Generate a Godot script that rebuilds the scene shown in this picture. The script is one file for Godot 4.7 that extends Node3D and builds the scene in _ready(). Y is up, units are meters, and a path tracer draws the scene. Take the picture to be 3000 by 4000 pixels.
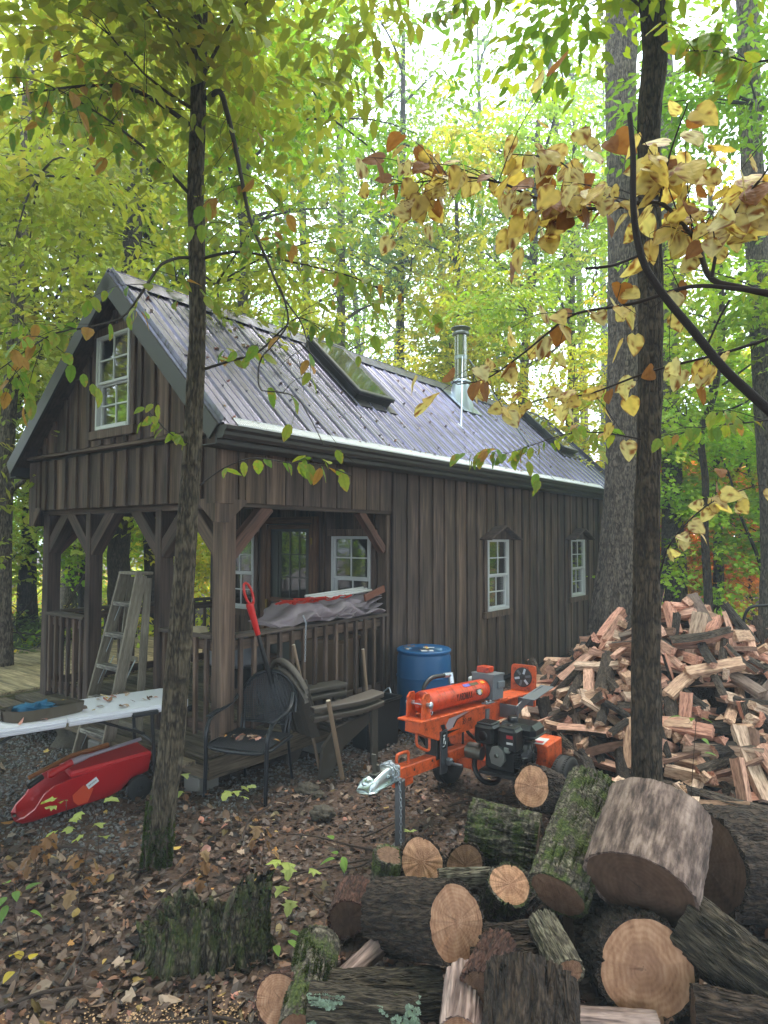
extends Node3D

var rng := RandomNumberGenerator.new()
var mats := {}
var meshes := {}
var used_names := {}
var NA: PackedByteArray
var NB: PackedByteArray
var NC: PackedByteArray
const NS := 256
var fn := FastNoiseLite.new()
const UP := Vector3.UP

func V(x, y, z) -> Vector3: return Vector3(x, y, z)
func rr(a, b) -> float: return rng.randf_range(a, b)
func pick(a): return a[rng.randi() % a.size()]

# ---------------------------------------------------------------- mesh builder
class MB:
	var v := PackedVector3Array()
	var n := PackedVector3Array()
	var uv := PackedVector2Array()
	var c := PackedColorArray()
	var col := Color(1, 1, 1)
	func tri(a: Vector3, b: Vector3, d: Vector3, ua := Vector2.ZERO, ub := Vector2.ZERO, ud := Vector2.ZERO) -> void:
		var nn := (d - a).cross(b - a).normalized()
		v.push_back(a); v.push_back(b); v.push_back(d)
		n.push_back(nn); n.push_back(nn); n.push_back(nn)
		uv.push_back(ua); uv.push_back(ub); uv.push_back(ud)
		c.push_back(col); c.push_back(col); c.push_back(col)
	func trin(a: Vector3, b: Vector3, d: Vector3, dir: Vector3) -> void:
		if (d - a).cross(b - a).dot(dir) < 0.0: tri(a, d, b)
		else: tri(a, b, d)
	func quad(a: Vector3, b: Vector3, d: Vector3, e: Vector3) -> void:
		var w := a.distance_to(b)
		var h := b.distance_to(d)
		tri(a, b, d, Vector2(0, 0), Vector2(w, 0), Vector2(w, h))
		tri(a, d, e, Vector2(0, 0), Vector2(w, h), Vector2(0, h))
	func quadn(a: Vector3, b: Vector3, d: Vector3, e: Vector3, dir: Vector3) -> void:
		if (d - a).cross(b - a).dot(dir) < 0.0: quad(a, e, d, b)
		else: quad(a, b, d, e)
	func box(t: Transform3D, s: Vector3, bev := 0.004) -> void:
		var h := s * 0.5
		bev = minf(bev, minf(h.x, minf(h.y, h.z)) * 0.6)
		for ax in 3:
			var a: int = (ax + 1) % 3
			var b: int = (ax + 2) % 3
			for sg in [-1.0, 1.0]:
				var q := []
				for k in [[-1, -1], [1, -1], [1, 1], [-1, 1]]:
					var p := Vector3.ZERO
					p[ax] = sg * h[ax]; p[a] = k[0] * (h[a] - bev); p[b] = k[1] * (h[b] - bev)
					q.append(t * p)
				quadn(q[0], q[1], q[2], q[3], t.basis[ax] * sg)
			if bev > 0.0:
				for sa in [-1.0, 1.0]:
					for sb in [-1.0, 1.0]:
						var q := []
						for k in [[0, -1], [0, 1], [1, 1], [1, -1]]:
							var p := Vector3.ZERO
							p[ax] = k[1] * (h[ax] - bev)
							p[a] = sa * (h[a] - (bev if k[0] == 1 else 0.0))
							p[b] = sb * (h[b] - (bev if k[0] == 0 else 0.0))
							q.append(t * p)
						quadn(q[0], q[1], q[2], q[3], t.basis[a] * sa + t.basis[b] * sb)
		if bev > 0.0:
			for x in [-1.0, 1.0]:
				for y in [-1.0, 1.0]:
					for z in [-1.0, 1.0]:
						var e := Vector3(x * h.x, y * h.y, z * h.z)
						var i := Vector3(x, y, z) * bev
						trin(t * (e - Vector3(0, i.y, i.z)), t * (e - Vector3(i.x, 0, i.z)), t * (e - Vector3(i.x, i.y, 0)), t.basis * Vector3(x, y, z))
	func bar(a: Vector3, b: Vector3, w: float, d: float, up := Vector3.UP, bev := 0.004) -> void:
		var y := (b - a).normalized()
		var x := y.cross(up)
		if x.length() < 0.01: x = y.cross(Vector3(1, 0, 0))
		x = x.normalized()
		box(Transform3D(Basis(x, y, x.cross(y)), (a + b) * 0.5), Vector3(w, a.distance_to(b), d), bev)
	func grid(R: Array, wrap := false, su := 1.0, sv := 1.0, flip := false) -> void:
		var rows := R.size()
		var m: int = R[0].size()
		var mm := m + (1 if wrap else 0)
		var nn := []
		for i in rows:
			var line := PackedVector3Array()
			for j in m:
				var up: Vector3 = R[mini(i + 1, rows - 1)][j] - R[maxi(i - 1, 0)][j]
				var ja := (j + 1) % m if wrap else mini(j + 1, m - 1)
				var jb := (j - 1 + m) % m if wrap else maxi(j - 1, 0)
				var ac: Vector3 = R[i][ja] - R[i][jb]
				var q := up.cross(ac).normalized()
				line.push_back(-q if flip else q)
			nn.append(line)
		for i in rows - 1:
			for j in mm - 1:
				var j2 := (j + 1) % m
				var id := [[i, j, j], [i, j2, j + 1], [i + 1, j2, j + 1], [i + 1, j, j]]
				for k in ([0, 2, 1, 0, 3, 2] if flip else [0, 1, 2, 0, 2, 3]):
					var e = id[k]
					v.push_back(R[e[0]][e[1]]); n.push_back(nn[e[0]][e[1]])
					uv.push_back(Vector2(float(e[2]) / (mm - 1) * su, float(e[0]) / (rows - 1) * sv)); c.push_back(col)
	func fan(ring, dir: Vector3) -> void:
		var ctr := Vector3.ZERO
		for p in ring: ctr += p
		ctr /= ring.size()
		for j in ring.size(): trin(ctr, ring[j], ring[(j + 1) % ring.size()], dir)
	static func ring(ctr: Vector3, x: Vector3, y: Vector3, sides: int) -> PackedVector3Array:
		var r := PackedVector3Array()
		for j in sides:
			var a := TAU * j / sides
			r.push_back(ctr + x * cos(a) + y * sin(a))
		return r
	func tube(P: Array, rad, sides := 8, cap := true) -> void:
		var R := []
		var x := Vector3.ZERO
		var L := 0.0
		for i in P.size():
			var t: Vector3 = (P[mini(i + 1, P.size() - 1)] - P[maxi(i - 1, 0)]).normalized()
			if i == 0: x = t.cross(Vector3(0.31, 0.2, 0.93)).normalized()
			else:
				x = (x - t * x.dot(t)).normalized()
				L += P[i].distance_to(P[i - 1])
			var r: float = rad[i] if rad is Array else rad
			R.append(ring(P[i], x * r, t.cross(x) * r, sides))
		var r0: float = rad[0] if rad is Array else rad
		grid(R, true, TAU * r0, L, true)
		if cap:
			fan(R[0], P[0] - P[1])
			fan(R[-1], P[-1] - P[-2])
	func lathe(t: Transform3D, prof: Array, sides := 20) -> void:   # [radius, height] upward, round local y
		var R := []
		for p in prof: R.append(ring(t * Vector3(0, p[1], 0), t.basis.x * p[0], t.basis.z * -p[0], sides))
		grid(R, true, 1.0, 1.0, true)
		if prof[0][0] > 0.001: fan(R[0], -t.basis.y)
		if prof[-1][0] > 0.001: fan(R[-1], t.basis.y)
	func prism(poly: Array, depth: float, t: Transform3D) -> void:   # polygon in local xy, depth along z
		var pp := PackedVector2Array(poly)
		var ix := Geometry2D.triangulate_polygon(pp)
		for s in [-0.5, 0.5]:
			for k in range(0, ix.size(), 3):
				var q := []
				for m in 3: q.append(t * Vector3(pp[ix[k + m]].x, pp[ix[k + m]].y, s * depth))
				trin(q[0], q[1], q[2], t.basis.z * s)
		var cw := Geometry2D.is_polygon_clockwise(pp)
		for k in pp.size():
			var a := pp[k]
			var b := pp[(k + 1) % pp.size()]
			var o := Vector3(b.y - a.y, a.x - b.x, 0) * (-1.0 if cw else 1.0)
			quadn(t * Vector3(a.x, a.y, -depth / 2), t * Vector3(b.x, b.y, -depth / 2), t * Vector3(b.x, b.y, depth / 2), t * Vector3(a.x, a.y, depth / 2), t.basis * o)
	func blob(t: Transform3D, s: Vector3, nz: FastNoiseLite, amp: float, seedv: float, rows := 9, sides := 14) -> void:
		var R := []
		for i in rows + 1:
			var la := PI * (float(i) / rows - 0.5)
			var line := PackedVector3Array()
			for j in sides:
				var a := TAU * j / sides
				var d := Vector3(cos(la) * cos(a), sin(la), cos(la) * sin(a))
				var k := 1.0 + amp * nz.get_noise_3d(d.x * 40 + seedv, d.y * 40, d.z * 40)
				line.push_back(t * (d * s * k))
			R.append(line)
		grid(R, true, 1, 1)
	func mesh() -> ArrayMesh:
		var A := []
		A.resize(Mesh.ARRAY_MAX)
		A[Mesh.ARRAY_VERTEX] = v; A[Mesh.ARRAY_NORMAL] = n; A[Mesh.ARRAY_TEX_UV] = uv; A[Mesh.ARRAY_COLOR] = c
		var m := ArrayMesh.new()
		m.add_surface_from_arrays(Mesh.PRIMITIVE_TRIANGLES, A)
		return m

# ---------------------------------------------------------------- nodes
func numbered(s: String) -> String:
	var k: int = used_names.get(s, -1) + 1
	used_names[s] = k
	return s if k == 0 else "%s_%03d" % [s, k]
func tag(o, label := "", category := "", group := "", kind := ""):
	if label: o.set_meta("label", label)
	if category: o.set_meta("category", category)
	if group: o.set_meta("group", group)
	if kind: o.set_meta("kind", kind)
	return o
func thing(called: String, label: String, category: String, at := Vector3.ZERO, turn := 0.0, group := "") -> Node3D:
	var o := Node3D.new()
	o.name = numbered(called)
	add_child(o)
	o.position = at
	o.rotation.y = turn
	tag(o, label, category, group)
	return o
func inst(called: String, mesh: Mesh, m, parent, t := Transform3D.IDENTITY) -> MeshInstance3D:
	var o := MeshInstance3D.new()
	o.mesh = mesh
	if m: o.material_override = m
	o.transform = t
	if parent == self:
		o.name = numbered(called)
		add_child(o)
	else:
		var k := 0
		var nm := called
		while parent.has_node(nm):
			k += 1
			nm = "%s_%03d" % [called, k]
		o.name = nm
		parent.add_child(o)
	return o
func obj(called: String, mb: MB, m, parent, t := Transform3D.IDENTITY) -> MeshInstance3D: return inst(called, mb.mesh(), m, parent, t)
func many(called: String, mesh: Mesh, m, parent, T: Array, C: Array) -> MultiMeshInstance3D:
	var mm := MultiMesh.new()
	mm.transform_format = MultiMesh.TRANSFORM_3D
	mm.use_colors = true
	mm.mesh = mesh
	mm.instance_count = T.size()
	for i in T.size():
		mm.set_instance_transform(i, T[i])
		mm.set_instance_color(i, C[i])
	var o := MultiMeshInstance3D.new()
	o.multimesh = mm
	o.material_override = m
	var k := 0
	var nm := called
	while parent.has_node(nm):
		k += 1
		nm = "%s_%03d" % [called, k]
	o.name = nm
	parent.add_child(o)
	o.set_meta("kind", "stuff")
	return o
func boxmesh(s: Vector3, bev := 0.004) -> Mesh:
	var key := "b%.3f_%.3f_%.3f" % [s.x, s.y, s.z]
	if not meshes.has(key):
		var m := MB.new()
		m.box(Transform3D.IDENTITY, s, bev)
		meshes[key] = m.mesh()
	return meshes[key]
func plank(called: String, a: Vector3, b: Vector3, w: float, d: float, m, parent, up := Vector3.UP, bev := 0.004) -> MeshInstance3D:
	var y := (b - a).normalized()
	var x := y.cross(up)
	if x.length() < 0.01: x = y.cross(Vector3(0, 0, 1))
	x = x.normalized()
	return inst(called, boxmesh(Vector3(w, a.distance_to(b), d), bev), m, parent, Transform3D(Basis(x, y, x.cross(y)), (a + b) * 0.5))

# ---------------------------------------------------------------- materials
func lookup(A: PackedByteArray, x: float, y: float) -> float: return A[(int(y) & 255) * NS + (int(x) & 255)] / 255.0
func noises():
	var q := FastNoiseLite.new()
	q.seed = 3
	q.noise_type = FastNoiseLite.TYPE_SIMPLEX_SMOOTH
	q.frequency = 0.012
	q.fractal_octaves = 5
	NA = q.get_seamless_image(NS, NS).get_data()
	q.seed = 9
	q.frequency = 0.03
	q.fractal_octaves = 4
	NB = q.get_seamless_image(NS, NS).get_data()
	q.seed = 21
	q.noise_type = FastNoiseLite.TYPE_CELLULAR
	q.cellular_return_type = FastNoiseLite.RETURN_DISTANCE2_SUB
	q.fractal_octaves = 1
	q.frequency = 0.06
	NC = q.get_seamless_image(NS, NS).get_data()
	fn.seed = 5
	fn.frequency = 0.05
	fn.fractal_octaves = 3
func pix(size: int, f: Callable) -> ImageTexture:
	var im := Image.create(size, size, false, Image.FORMAT_RGB8)
	for y in size:
		for x in size: im.set_pixel(x, y, f.call(x, y))
	return ImageTexture.create_from_image(im)
func ramp(cols: Array, t: float) -> Color:
	t = clampf(t, 0.0, 0.999) * (cols.size() - 1)
	var i := int(t)
	return cols[i].lerp(cols[i + 1], t - i)
func C8(r, g, b) -> Color: return Color(r / 255.0, g / 255.0, b / 255.0)
var tex := {}
func textures():
	tex.grey = pix(256, func(x, y): var t := 0.62 * lookup(NA, x, y) + 0.38 * lookup(NB, x * 2, y * 2); return Color(t, t, t))
	tex.fine = pix(256, func(x, y): var t := 0.5 * lookup(NB, x * 3, y * 3) + 0.5 * lookup(NC, x * 2, y * 2); return Color(t, t, t))
	tex.wood = pix(256, func(x, y):
		var t := 0.55 * lookup(NA, x, y) + 0.45 * lookup(NB, x * 2, y)
		return ramp([C8(58, 49, 44), C8(84, 73, 66), C8(100, 88, 80), C8(124, 111, 102)], (t - 0.22) * 1.6))
	tex.deck = pix(256, func(x, y):
		var t := 0.55 * lookup(NA, x, y) + 0.45 * lookup(NB, x * 2, y)
		return ramp([C8(86, 78, 66), C8(150, 138, 116), C8(186, 172, 146), C8(206, 192, 166)], (t - 0.2) * 1.6))
	tex.bark = pix(256, func(x, y):
		var r := absf(2.0 * lookup(NB, x, y) - 1.0)
		var t := 0.6 * minf(r * 2.2, 1.0) + 0.4 * lookup(NA, x * 2, y * 2)
		return ramp([C8(30, 25, 21), C8(78, 68, 59), C8(126, 115, 102), C8(172, 162, 148)], t))
	tex.barkh = pix(256, func(x, y):
		var r := absf(2.0 * lookup(NB, x, y) - 1.0)
		var t := 0.8 * minf(r * 2.0, 1.0) + 0.2 * lookup(NC, x, y)
		return Color(t, t, t))
	tex.moss = pix(256, func(x, y):
		var r := absf(2.0 * lookup(NB, x, y) - 1.0)
		var b := ramp([C8(36, 31, 26), C8(82, 74, 62), C8(132, 124, 108)], r * 1.6)
		var g := ramp([C8(30, 38, 14), C8(62, 74, 28), C8(98, 106, 50)], lookup(NB, x * 3, y * 3))
		return b.lerp(g, smoothstep(0.42, 0.56, lookup(NA, x, y) + 0.25 * (lookup(NC, x * 2, y * 2) - 0.5))))
	tex.bleach = pix(256, func(x, y):
		var t := 0.6 * lookup(NA, x, y) + 0.4 * lookup(NB, x * 2, y)
		return ramp([C8(52, 42, 38), C8(104, 90, 84), C8(162, 147, 138), C8(194, 181, 171)], (t - 0.22) * 1.7))
	tex.split = pix(256, func(x, y):
		var t := 0.5 * lookup(NA, x, y) + 0.5 * lookup(NB, x * 2, y)
		return ramp([C8(112, 84, 70), C8(176, 140, 120), C8(208, 172, 148), C8(226, 200, 174)], (t - 0.2) * 1.6))
	tex.soil = pix(256, func(x, y):
		var t := 0.5 * lookup(NA, x * 2, y * 2) + 0.5 * lookup(NB, x * 3, y * 3)
		return ramp([C8(38, 28, 23), C8(70, 53, 42), C8(100, 78, 62)], t))
	tex.rock = pix(256, func(x, y):
		var t := 0.5 * lookup(NA, x, y) + 0.5 * lookup(NB, x * 3, y * 3)
		return ramp([C8(80, 76, 70), C8(124, 118, 110), C8(160, 154, 144)], t))
	tex.dirt = pix(256, func(x, y):
		var t := 0.6 * lookup(NA, x, y) + 0.4 * lookup(NB, x * 2, y * 2)
		return ramp([C8(150, 138, 128), C8(222, 217, 212), C8(246, 244, 242), C8(255, 255, 255)], (t - 0.22) * 2.0))
	tex.mesh = pix(128, func(x, y):
		var h: bool = (x % 8 < 3) or (y % 8 < 3)
		return Color(1, 1, 1) if h else Color(0, 0, 0))
	for k in 3:
		tex["ring%d" % k] = pix(256, func(x, y):
			var dx: float = x - 128.0 + 10.0 * k - 8.0
			var dy: float = y - 128.0 - 6.0 * k
			var a := atan2(dy, dx)
			var d := sqrt(dx * dx + dy * dy) + 9.0 * (lookup(NA, x, y) - 0.5) + 3.0 * sin(a * 3.0 + k)
			var g := 0.5 + 0.5 * sin(d * (0.50 + 0.08 * k) + 2.0 * lookup(NA, x, y + 40 * k))
			var t := 0.52 + 0.16 * (g - 0.5) + 0.55 * (lookup(NA, x * 2 + 60 * k, y) - 0.5) + 0.25 * (lookup(NB, x * 3, y) - 0.5)
			var heart = smoothstep(62.0, 40.0, d) * [0.35, 0.12, 0.3][k]
			var crack := smoothstep(1.6, 0.3, absf(sin((a - 0.7 * k) * 0.5) * d)) * smoothstep(50.0, 10.0, d) * 0.35
			var cc := ramp([C8(108, 78, 60), C8(168, 132, 104), C8(196, 162, 132), C8(216, 188, 160)], t)
			return cc.lerp(C8(128, 96, 78), heart).lerp(C8(60, 38, 26), crack))
func mat(key: String, col: Color, rough := 0.8, metal := 0.0, o := {}) -> StandardMaterial3D:
	if mats.has(key): return mats[key]
	var m := StandardMaterial3D.new()
	m.resource_name = key
	m.albedo_color = col
	m.roughness = rough
	m.metallic = metal
	if o.has("tex"):
		m.albedo_texture = tex[o.tex]
	if o.has("tri"):
		m.uv1_triplanar = true
		m.uv1_scale = o.tri
	if o.has("world"): m.uv1_world_triplanar = true
	if o.has("off"): m.uv1_offset = o.off
	if o.has("uvs"): m.uv1_scale = o.uvs
	if o.has("bump"):
		m.heightmap_enabled = true
		m.heightmap_texture = tex[o.bump]
		m.heightmap_scale = o.get("bs", 0.5)
	if o.has("rt"):
		m.roughness_texture = tex[o.rt]
	if o.has("vc"): m.vertex_color_use_as_albedo = true
	if o.has("back"):
		m.backlight_enabled = true
		m.backlight = o.back
	if o.has("spec"): m.metallic_specular = o.spec
	mats[key] = m
	return m
func wood(k: int) -> StandardMaterial3D:   # stained rough-sawn boards, six tones
	k = k % 7
	var s: float = [0.84, 0.90, 0.97, 0.76, 1.03, 0.87, 0.92][k]
	return mat("stained_board_%d" % k, Color(s * 1.0, s * 0.92, s * [0.86, 0.88, 0.84, 0.89, 0.86, 0.90, 0.83][k]), 0.85, 0.0, {"tex": "wood", "tri": Vector3(2.2, 0.25, 2.2), "off": Vector3(0.37 * k, 0.21 * k, 0.11 * k), "bump": "grey", "bs": 0.18})
func metal(key: String, c: Color, rough := 0.4) -> StandardMaterial3D: return mat(key, c, rough, 1.0, {"tri": Vector3(2, 2, 2), "bump": "fine", "bs": 0.02})
func paint(key: String, c: Color, rough := 0.45) -> StandardMaterial3D: return mat(key, c, rough, 0.0, {"tri": Vector3(3, 3, 3), "bump": "fine", "bs": 0.03})
func glass() -> StandardMaterial3D:
	var m := mat("window_glass", Color(0.1, 0.11, 0.11, 0.03), 0.03)
	m.transparency = BaseMaterial3D.TRANSPARENCY_ALPHA
	m.metallic_specular = 0.6
	return m
func _ready():
	# ---- camera, sky, sun, exposure
	var cam := Camera3D.new()
	cam.name = "camera"
	cam.fov = 75.24
	cam.near = 0.05
	cam.far = 400.0
	cam.position = Vector3(0, 2.03, 0)
	cam.rotation_degrees = Vector3(2.32, 0, 0.114)
	add_child(cam)
	var sm := ProceduralSkyMaterial.new()
	sm.sky_top_color = Color(0.88, 0.94, 1.0)
	sm.sky_horizon_color = Color(0.93, 0.97, 1.0)
	sm.ground_bottom_color = Color(0.12, 0.10, 0.08)
	sm.ground_horizon_color = Color(0.3, 0.3, 0.25)
	sm.sky_energy_multiplier = 1.0
	sm.sun_angle_max = 1.0
	var env := Environment.new()
	env.background_mode = Environment.BG_SKY
	env.sky = Sky.new()
	env.sky.sky_material = sm
	env.tonemap_mode = Environment.TONE_MAPPER_LINEAR
	env.tonemap_exposure = EXPO
	env.sdfgi_enabled = true
	env.ssao_enabled = true
	env.ssil_enabled = true
	if FOG > 0.0:
		env.fog_enabled = true
		env.fog_density = FOG
		env.fog_light_color = Color(0.86, 0.93, 0.97)
	var we := WorldEnvironment.new()
	we.name = "world_environment"
	we.environment = env
	add_child(we)
	var sun := DirectionalLight3D.new()
	sun.name = "overcast_sun"
	sun.light_energy = 0.35
	sun.light_color = Color(1.0, 0.98, 0.95)
	sun.light_angular_distance = 25.0
	sun.rotation_degrees = Vector3(-68, 150, 0)
	sun.shadow_enabled = true
	add_child(sun)
	rng.seed = 20
	noises()
	textures()
	ground()
	cabin()
	forest()
	porch_things()
	yard_things()
	splitter()
	firewood()
	rounds()
	near_branches()
	litter()
const EXPO := 6.6
const FOG := 0.005
# ---------------------------------------------------------------- ground
func gh(x: float, z: float) -> float:
	var d := Vector2(x, z).length()
	var h := 0.05 * fn.get_noise_2d(x * 14.0, z * 14.0) * smoothstep(1.0, 4.0, d)
	h += 0.6 * smoothstep(16.0, 45.0, d) * (fn.get_noise_2d(x * 2.0 + 50.0, z * 2.0) + 0.4)
	return h
func in_cabin(x: float, z: float, m := 0.0) -> bool:
	var p := cab.affine_inverse() * Vector3(x, 0, z)
	return p.x > -m and p.x < 9.4 + m and p.z > -3.4 - m and p.z < m
func ground():
	var xs := []
	for i in 141:
		var u := (i - 70) / 70.0
		xs.append(signf(u) * (9.0 * absf(u) + 71.0 * pow(absf(u), 4.0)))
	var R := []
	for zi in xs:
		var line := PackedVector3Array()
		for xi in xs: line.push_back(Vector3(xi, gh(xi, zi - 6.0), zi - 6.0))
		R.append(line)
	var m := MB.new()
	m.grid(R, false, 1, 1)
	tag(obj("ground", m, mat("soil", Color(1, 1, 1), 0.95, 0.0, {"tex": "soil", "tri": Vector3(0.9, 0.9, 0.9), "world": true, "bump": "fine", "bs": 2.5}), self), "dark forest soil round the cabin", "", "", "structure")
# ---------------------------------------------------------------- cabin: local x along the long wall, z out of the long wall, y up
var cab := Transform3D(Basis(UP, deg_to_rad(52.16)), Vector3(-1.375, 0, -5.42))
const RN := -1.44
const RY := 4.54
const EN := 0.2
const EY := 2.93
const WN := -3.46
const WY := 2.86
func roof_y(n: float) -> float:
	return lerpf(EY, RY, (n - EN) / (RN - EN)) if n > RN else lerpf(WY, RY, (n - WN) / (RN - WN))
func board(parent, x0: float, x1: float, y0: float, y1: float, face: float, axis: int, th: float, k: int, called := "board", y1b := -1.0):
	# a vertical board whose front is at `face`; axis 0: wall along x (facing +z), axis 1: wall along z (facing -x). y1b: height at x1 for a sloping top
	if y1 - y0 < 0.03 or x1 - x0 < 0.008: return
	var m := MB.new()
	var w := x1 - x0
	var h := y1 - y0
	var hb := (y1b - y0) if y1b > 0.0 else h
	if absf(hb - h) < 0.002:
		m.box(Transform3D.IDENTITY, Vector3(w, h, th), 0.003)
	else:
		var c := maxf(h, hb) * 0.0 + h * 0.5
		m.prism([Vector2(-w / 2, -c), Vector2(w / 2, -c), Vector2(w / 2, hb - c), Vector2(-w / 2, h - c)], th, Transform3D.IDENTITY)
	var t := Transform3D(Basis.IDENTITY, Vector3((x0 + x1) / 2, y0 + h / 2, face - th / 2))
	if axis == 1:   # local x -> -z so that the wall reads left to right seen from -x
		t = Transform3D(Basis(Vector3(0, 0, 1), UP, Vector3(-1, 0, 0)), Vector3(face + th / 2, y0 + h / 2, (x0 + x1) / 2))
	t.origin += Vector3(0, 0, rr(-0.002, 0.002)) if axis == 0 else Vector3(rr(-0.002, 0.002), 0, 0)
	obj(called, m, wood(k), parent, t)
func clad(parent, joints: Array, y0: float, topf: Callable, face: float, axis: int, holes := [], bw := 0.05, battens := true, gap := 0.006):
	for i in joints.size() - 1:
		var a: float = joints[i] + gap / 2
		var b: float = joints[i + 1] - gap / 2
		var segs := [[a, b, y0, 99.0]]
		for h in holes:   # [x0, x1, y0, y1]
			var out := []
			for s in segs:
				if s[1] <= h[0] or s[0] >= h[1] or s[3] <= h[2] or s[2] >= h[3]: out.append(s); continue
				if s[0] < h[0]: out.append([s[0], h[0], s[2], s[3]])
				if s[1] > h[1]: out.append([h[1], s[1], s[2], s[3]])
				var l := maxf(s[0], h[0])
				var r := minf(s[1], h[1])
				if h[2] > s[2]: out.append([l, r, s[2], h[2]])
				if h[3] < s[3]: out.append([l, r, h[3], s[3]])
			segs = out
		var k := rng.randi() % 7
		for s in segs:
			var ta: float = minf(s[3], topf.call(s[0]))
			var tb: float = minf(s[3], topf.call(s[1]))
			board(parent, s[0], s[1], s[2], ta, face - 0.028 if axis == 0 else face + 0.028, axis, 0.022, k, "board", tb)
	if not battens: return
	for i in range(0, joints.size()):
		var a: float = joints[i] - bw / 2
		var b: float = joints[i] + bw / 2
		var spans := [[y0 + 0.002, minf(topf.call(a), topf.call(b))]]
		for h in holes:
			if b <= h[0] or a >= h[1]: continue
			var out := []
			for s in spans:
				if h[2] > s[0]: out.append([s[0], minf(s[1], h[2])])
				if h[3] < s[1]: out.append([maxf(s[0], h[3]), s[1]])
			spans = out
		var k := rng.randi() % 7
		for s in spans: board(parent, a, b, s[0], s[1], face, axis, 0.0275, k, "batten")
func steps(a: float, b: float, d: float) -> Array:
	var n := int(round((b - a) / d))
	var r := []
	for i in n + 1: r.append(lerpf(a, b, float(i) / n) + (rr(-0.012, 0.012) if i > 0 and i < n else 0.0))
	return r
func sash(win, w: float, h: float, x: float, y: float, z: float, cols: int, rows: int, fw: float, white, gl, part: String):
	var m := MB.new()
	var I := Basis.IDENTITY
	m.box(Transform3D(I, Vector3(x - w / 2 + fw / 2, y, z)), Vector3(fw, h, 0.03), 0.003)
	m.box(Transform3D(I, Vector3(x + w / 2 - fw / 2, y, z)), Vector3(fw, h, 0.03), 0.003)
	m.box(Transform3D(I, Vector3(x, y - h / 2 + fw / 2, z)), Vector3(w - 2 * fw, fw, 0.028), 0.003)
	m.box(Transform3D(I, Vector3(x, y + h / 2 - fw / 2, z)), Vector3(w - 2 * fw, fw, 0.028), 0.003)
	var f = obj(part, m, white, win)
	var iw := w - 2 * fw
	var ih := h - 2 * fw
	var mu := 0.016
	for c in range(1, cols): inst("muntin", boxmesh(Vector3(mu, ih, 0.014), 0.002), white, f, Transform3D(I, Vector3(x - iw / 2 + iw * c / cols, y, z + 0.004)))
	for r in range(1, rows): inst("muntin", boxmesh(Vector3(iw, mu, 0.0125), 0.002), white, f, Transform3D(I, Vector3(x, y - ih / 2 + ih * r / rows, z + 0.004)))
	for c in cols:
		for r in rows:
			inst("pane", boxmesh(Vector3(iw / cols - mu, ih / rows - mu, 0.004), 0.0), gl, f, Transform3D(I, Vector3(x - iw / 2 + iw * (c + 0.5) / cols, y - ih / 2 + ih * (r + 0.5) / rows, z)))
	inst("inner_pane", boxmesh(Vector3(iw, ih, 0.004), 0.0), gl, f, Transform3D(I, Vector3(x, y, z - 0.012)))
func window(parent, w: float, h: float, at: Transform3D, hood: bool, white, gl, trim := true):
	var win := Node3D.new()
	win.name = "window" if not parent.has_node("window") else "window_%03d" % parent.find_children("window*", "Node3D", false, false).size()
	parent.add_child(win)
	win.transform = at
	var m := MB.new()
	var I := Basis.IDENTITY
	for s in [-1.0, 1.0]: m.box(Transform3D(I, Vector3(s * (w / 2 - 0.012), 0, 0.0)), Vector3(0.024, h, 0.07), 0.003)
	m.box(Transform3D(I, Vector3(0, h / 2 - 0.012, 0)), Vector3(w - 0.05, 0.024, 0.068), 0.003)
	m.box(Transform3D(I, Vector3(0, -h / 2 + 0.018, 0.004)), Vector3(w - 0.05, 0.036, 0.076), 0.003)
	obj("frame", m, white, win)
	sash(win, w - 0.05, h / 2 + 0.01, 0, h / 4 - 0.01, 0.008, 2, 2, 0.028, white, gl, "upper_sash")
	sash(win, w - 0.05, h / 2 - 0.03, 0, -h / 4 + 0.01, -0.022, 2, 2, 0.03, white, gl, "lower_sash")
	var blind := MB.new()
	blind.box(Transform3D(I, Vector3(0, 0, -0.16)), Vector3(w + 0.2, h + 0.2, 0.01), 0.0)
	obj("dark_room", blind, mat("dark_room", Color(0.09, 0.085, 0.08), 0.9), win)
	if trim:
		for s in [-1.0, 1.0]: inst("trim_board", boxmesh(Vector3(0.07, h + 0.02, 0.03)), wood(1), win, Transform3D(I, Vector3(s * (w / 2 + 0.038), 0, 0.008)))
		inst("sill", boxmesh(Vector3(w + 0.2, 0.085, 0.05)), wood(2), win, Transform3D(I, Vector3(0, -h / 2 - 0.046, 0.02)))
		if not hood: inst("trim_board", boxmesh(Vector3(w + 0.16, 0.08, 0.032)), wood(4), win, Transform3D(I, Vector3(0, h / 2 + 0.043, 0.009)))
	if hood:
		var hm := MB.new()
		hm.prism([Vector2(-w / 2 - 0.08, h / 2 + 0.0), Vector2(w / 2 + 0.08, h / 2 + 0.0), Vector2(w / 2 + 0.08, h / 2 + 0.02), Vector2(0, h / 2 + 0.165), Vector2(-w / 2 - 0.08, h / 2 + 0.02)], 0.06, Transform3D(I, Vector3(0, 0.003, 0.03)))
		var hb = obj("hood", hm, wood(3), win)
		for s in [-1.0, 1.0]:
			var rm := MB.new()
			rm.bar(Vector3(s * (w / 2 + 0.15), h / 2 + 0.0, 0.07), Vector3(0, h / 2 + 0.185, 0.07), 0.2, 0.022, Vector3(0, 0, 1).cross(Vector3(s, -0.6, 0)))
			obj("roof_board", rm, wood(5), hb)
	return win
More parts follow.
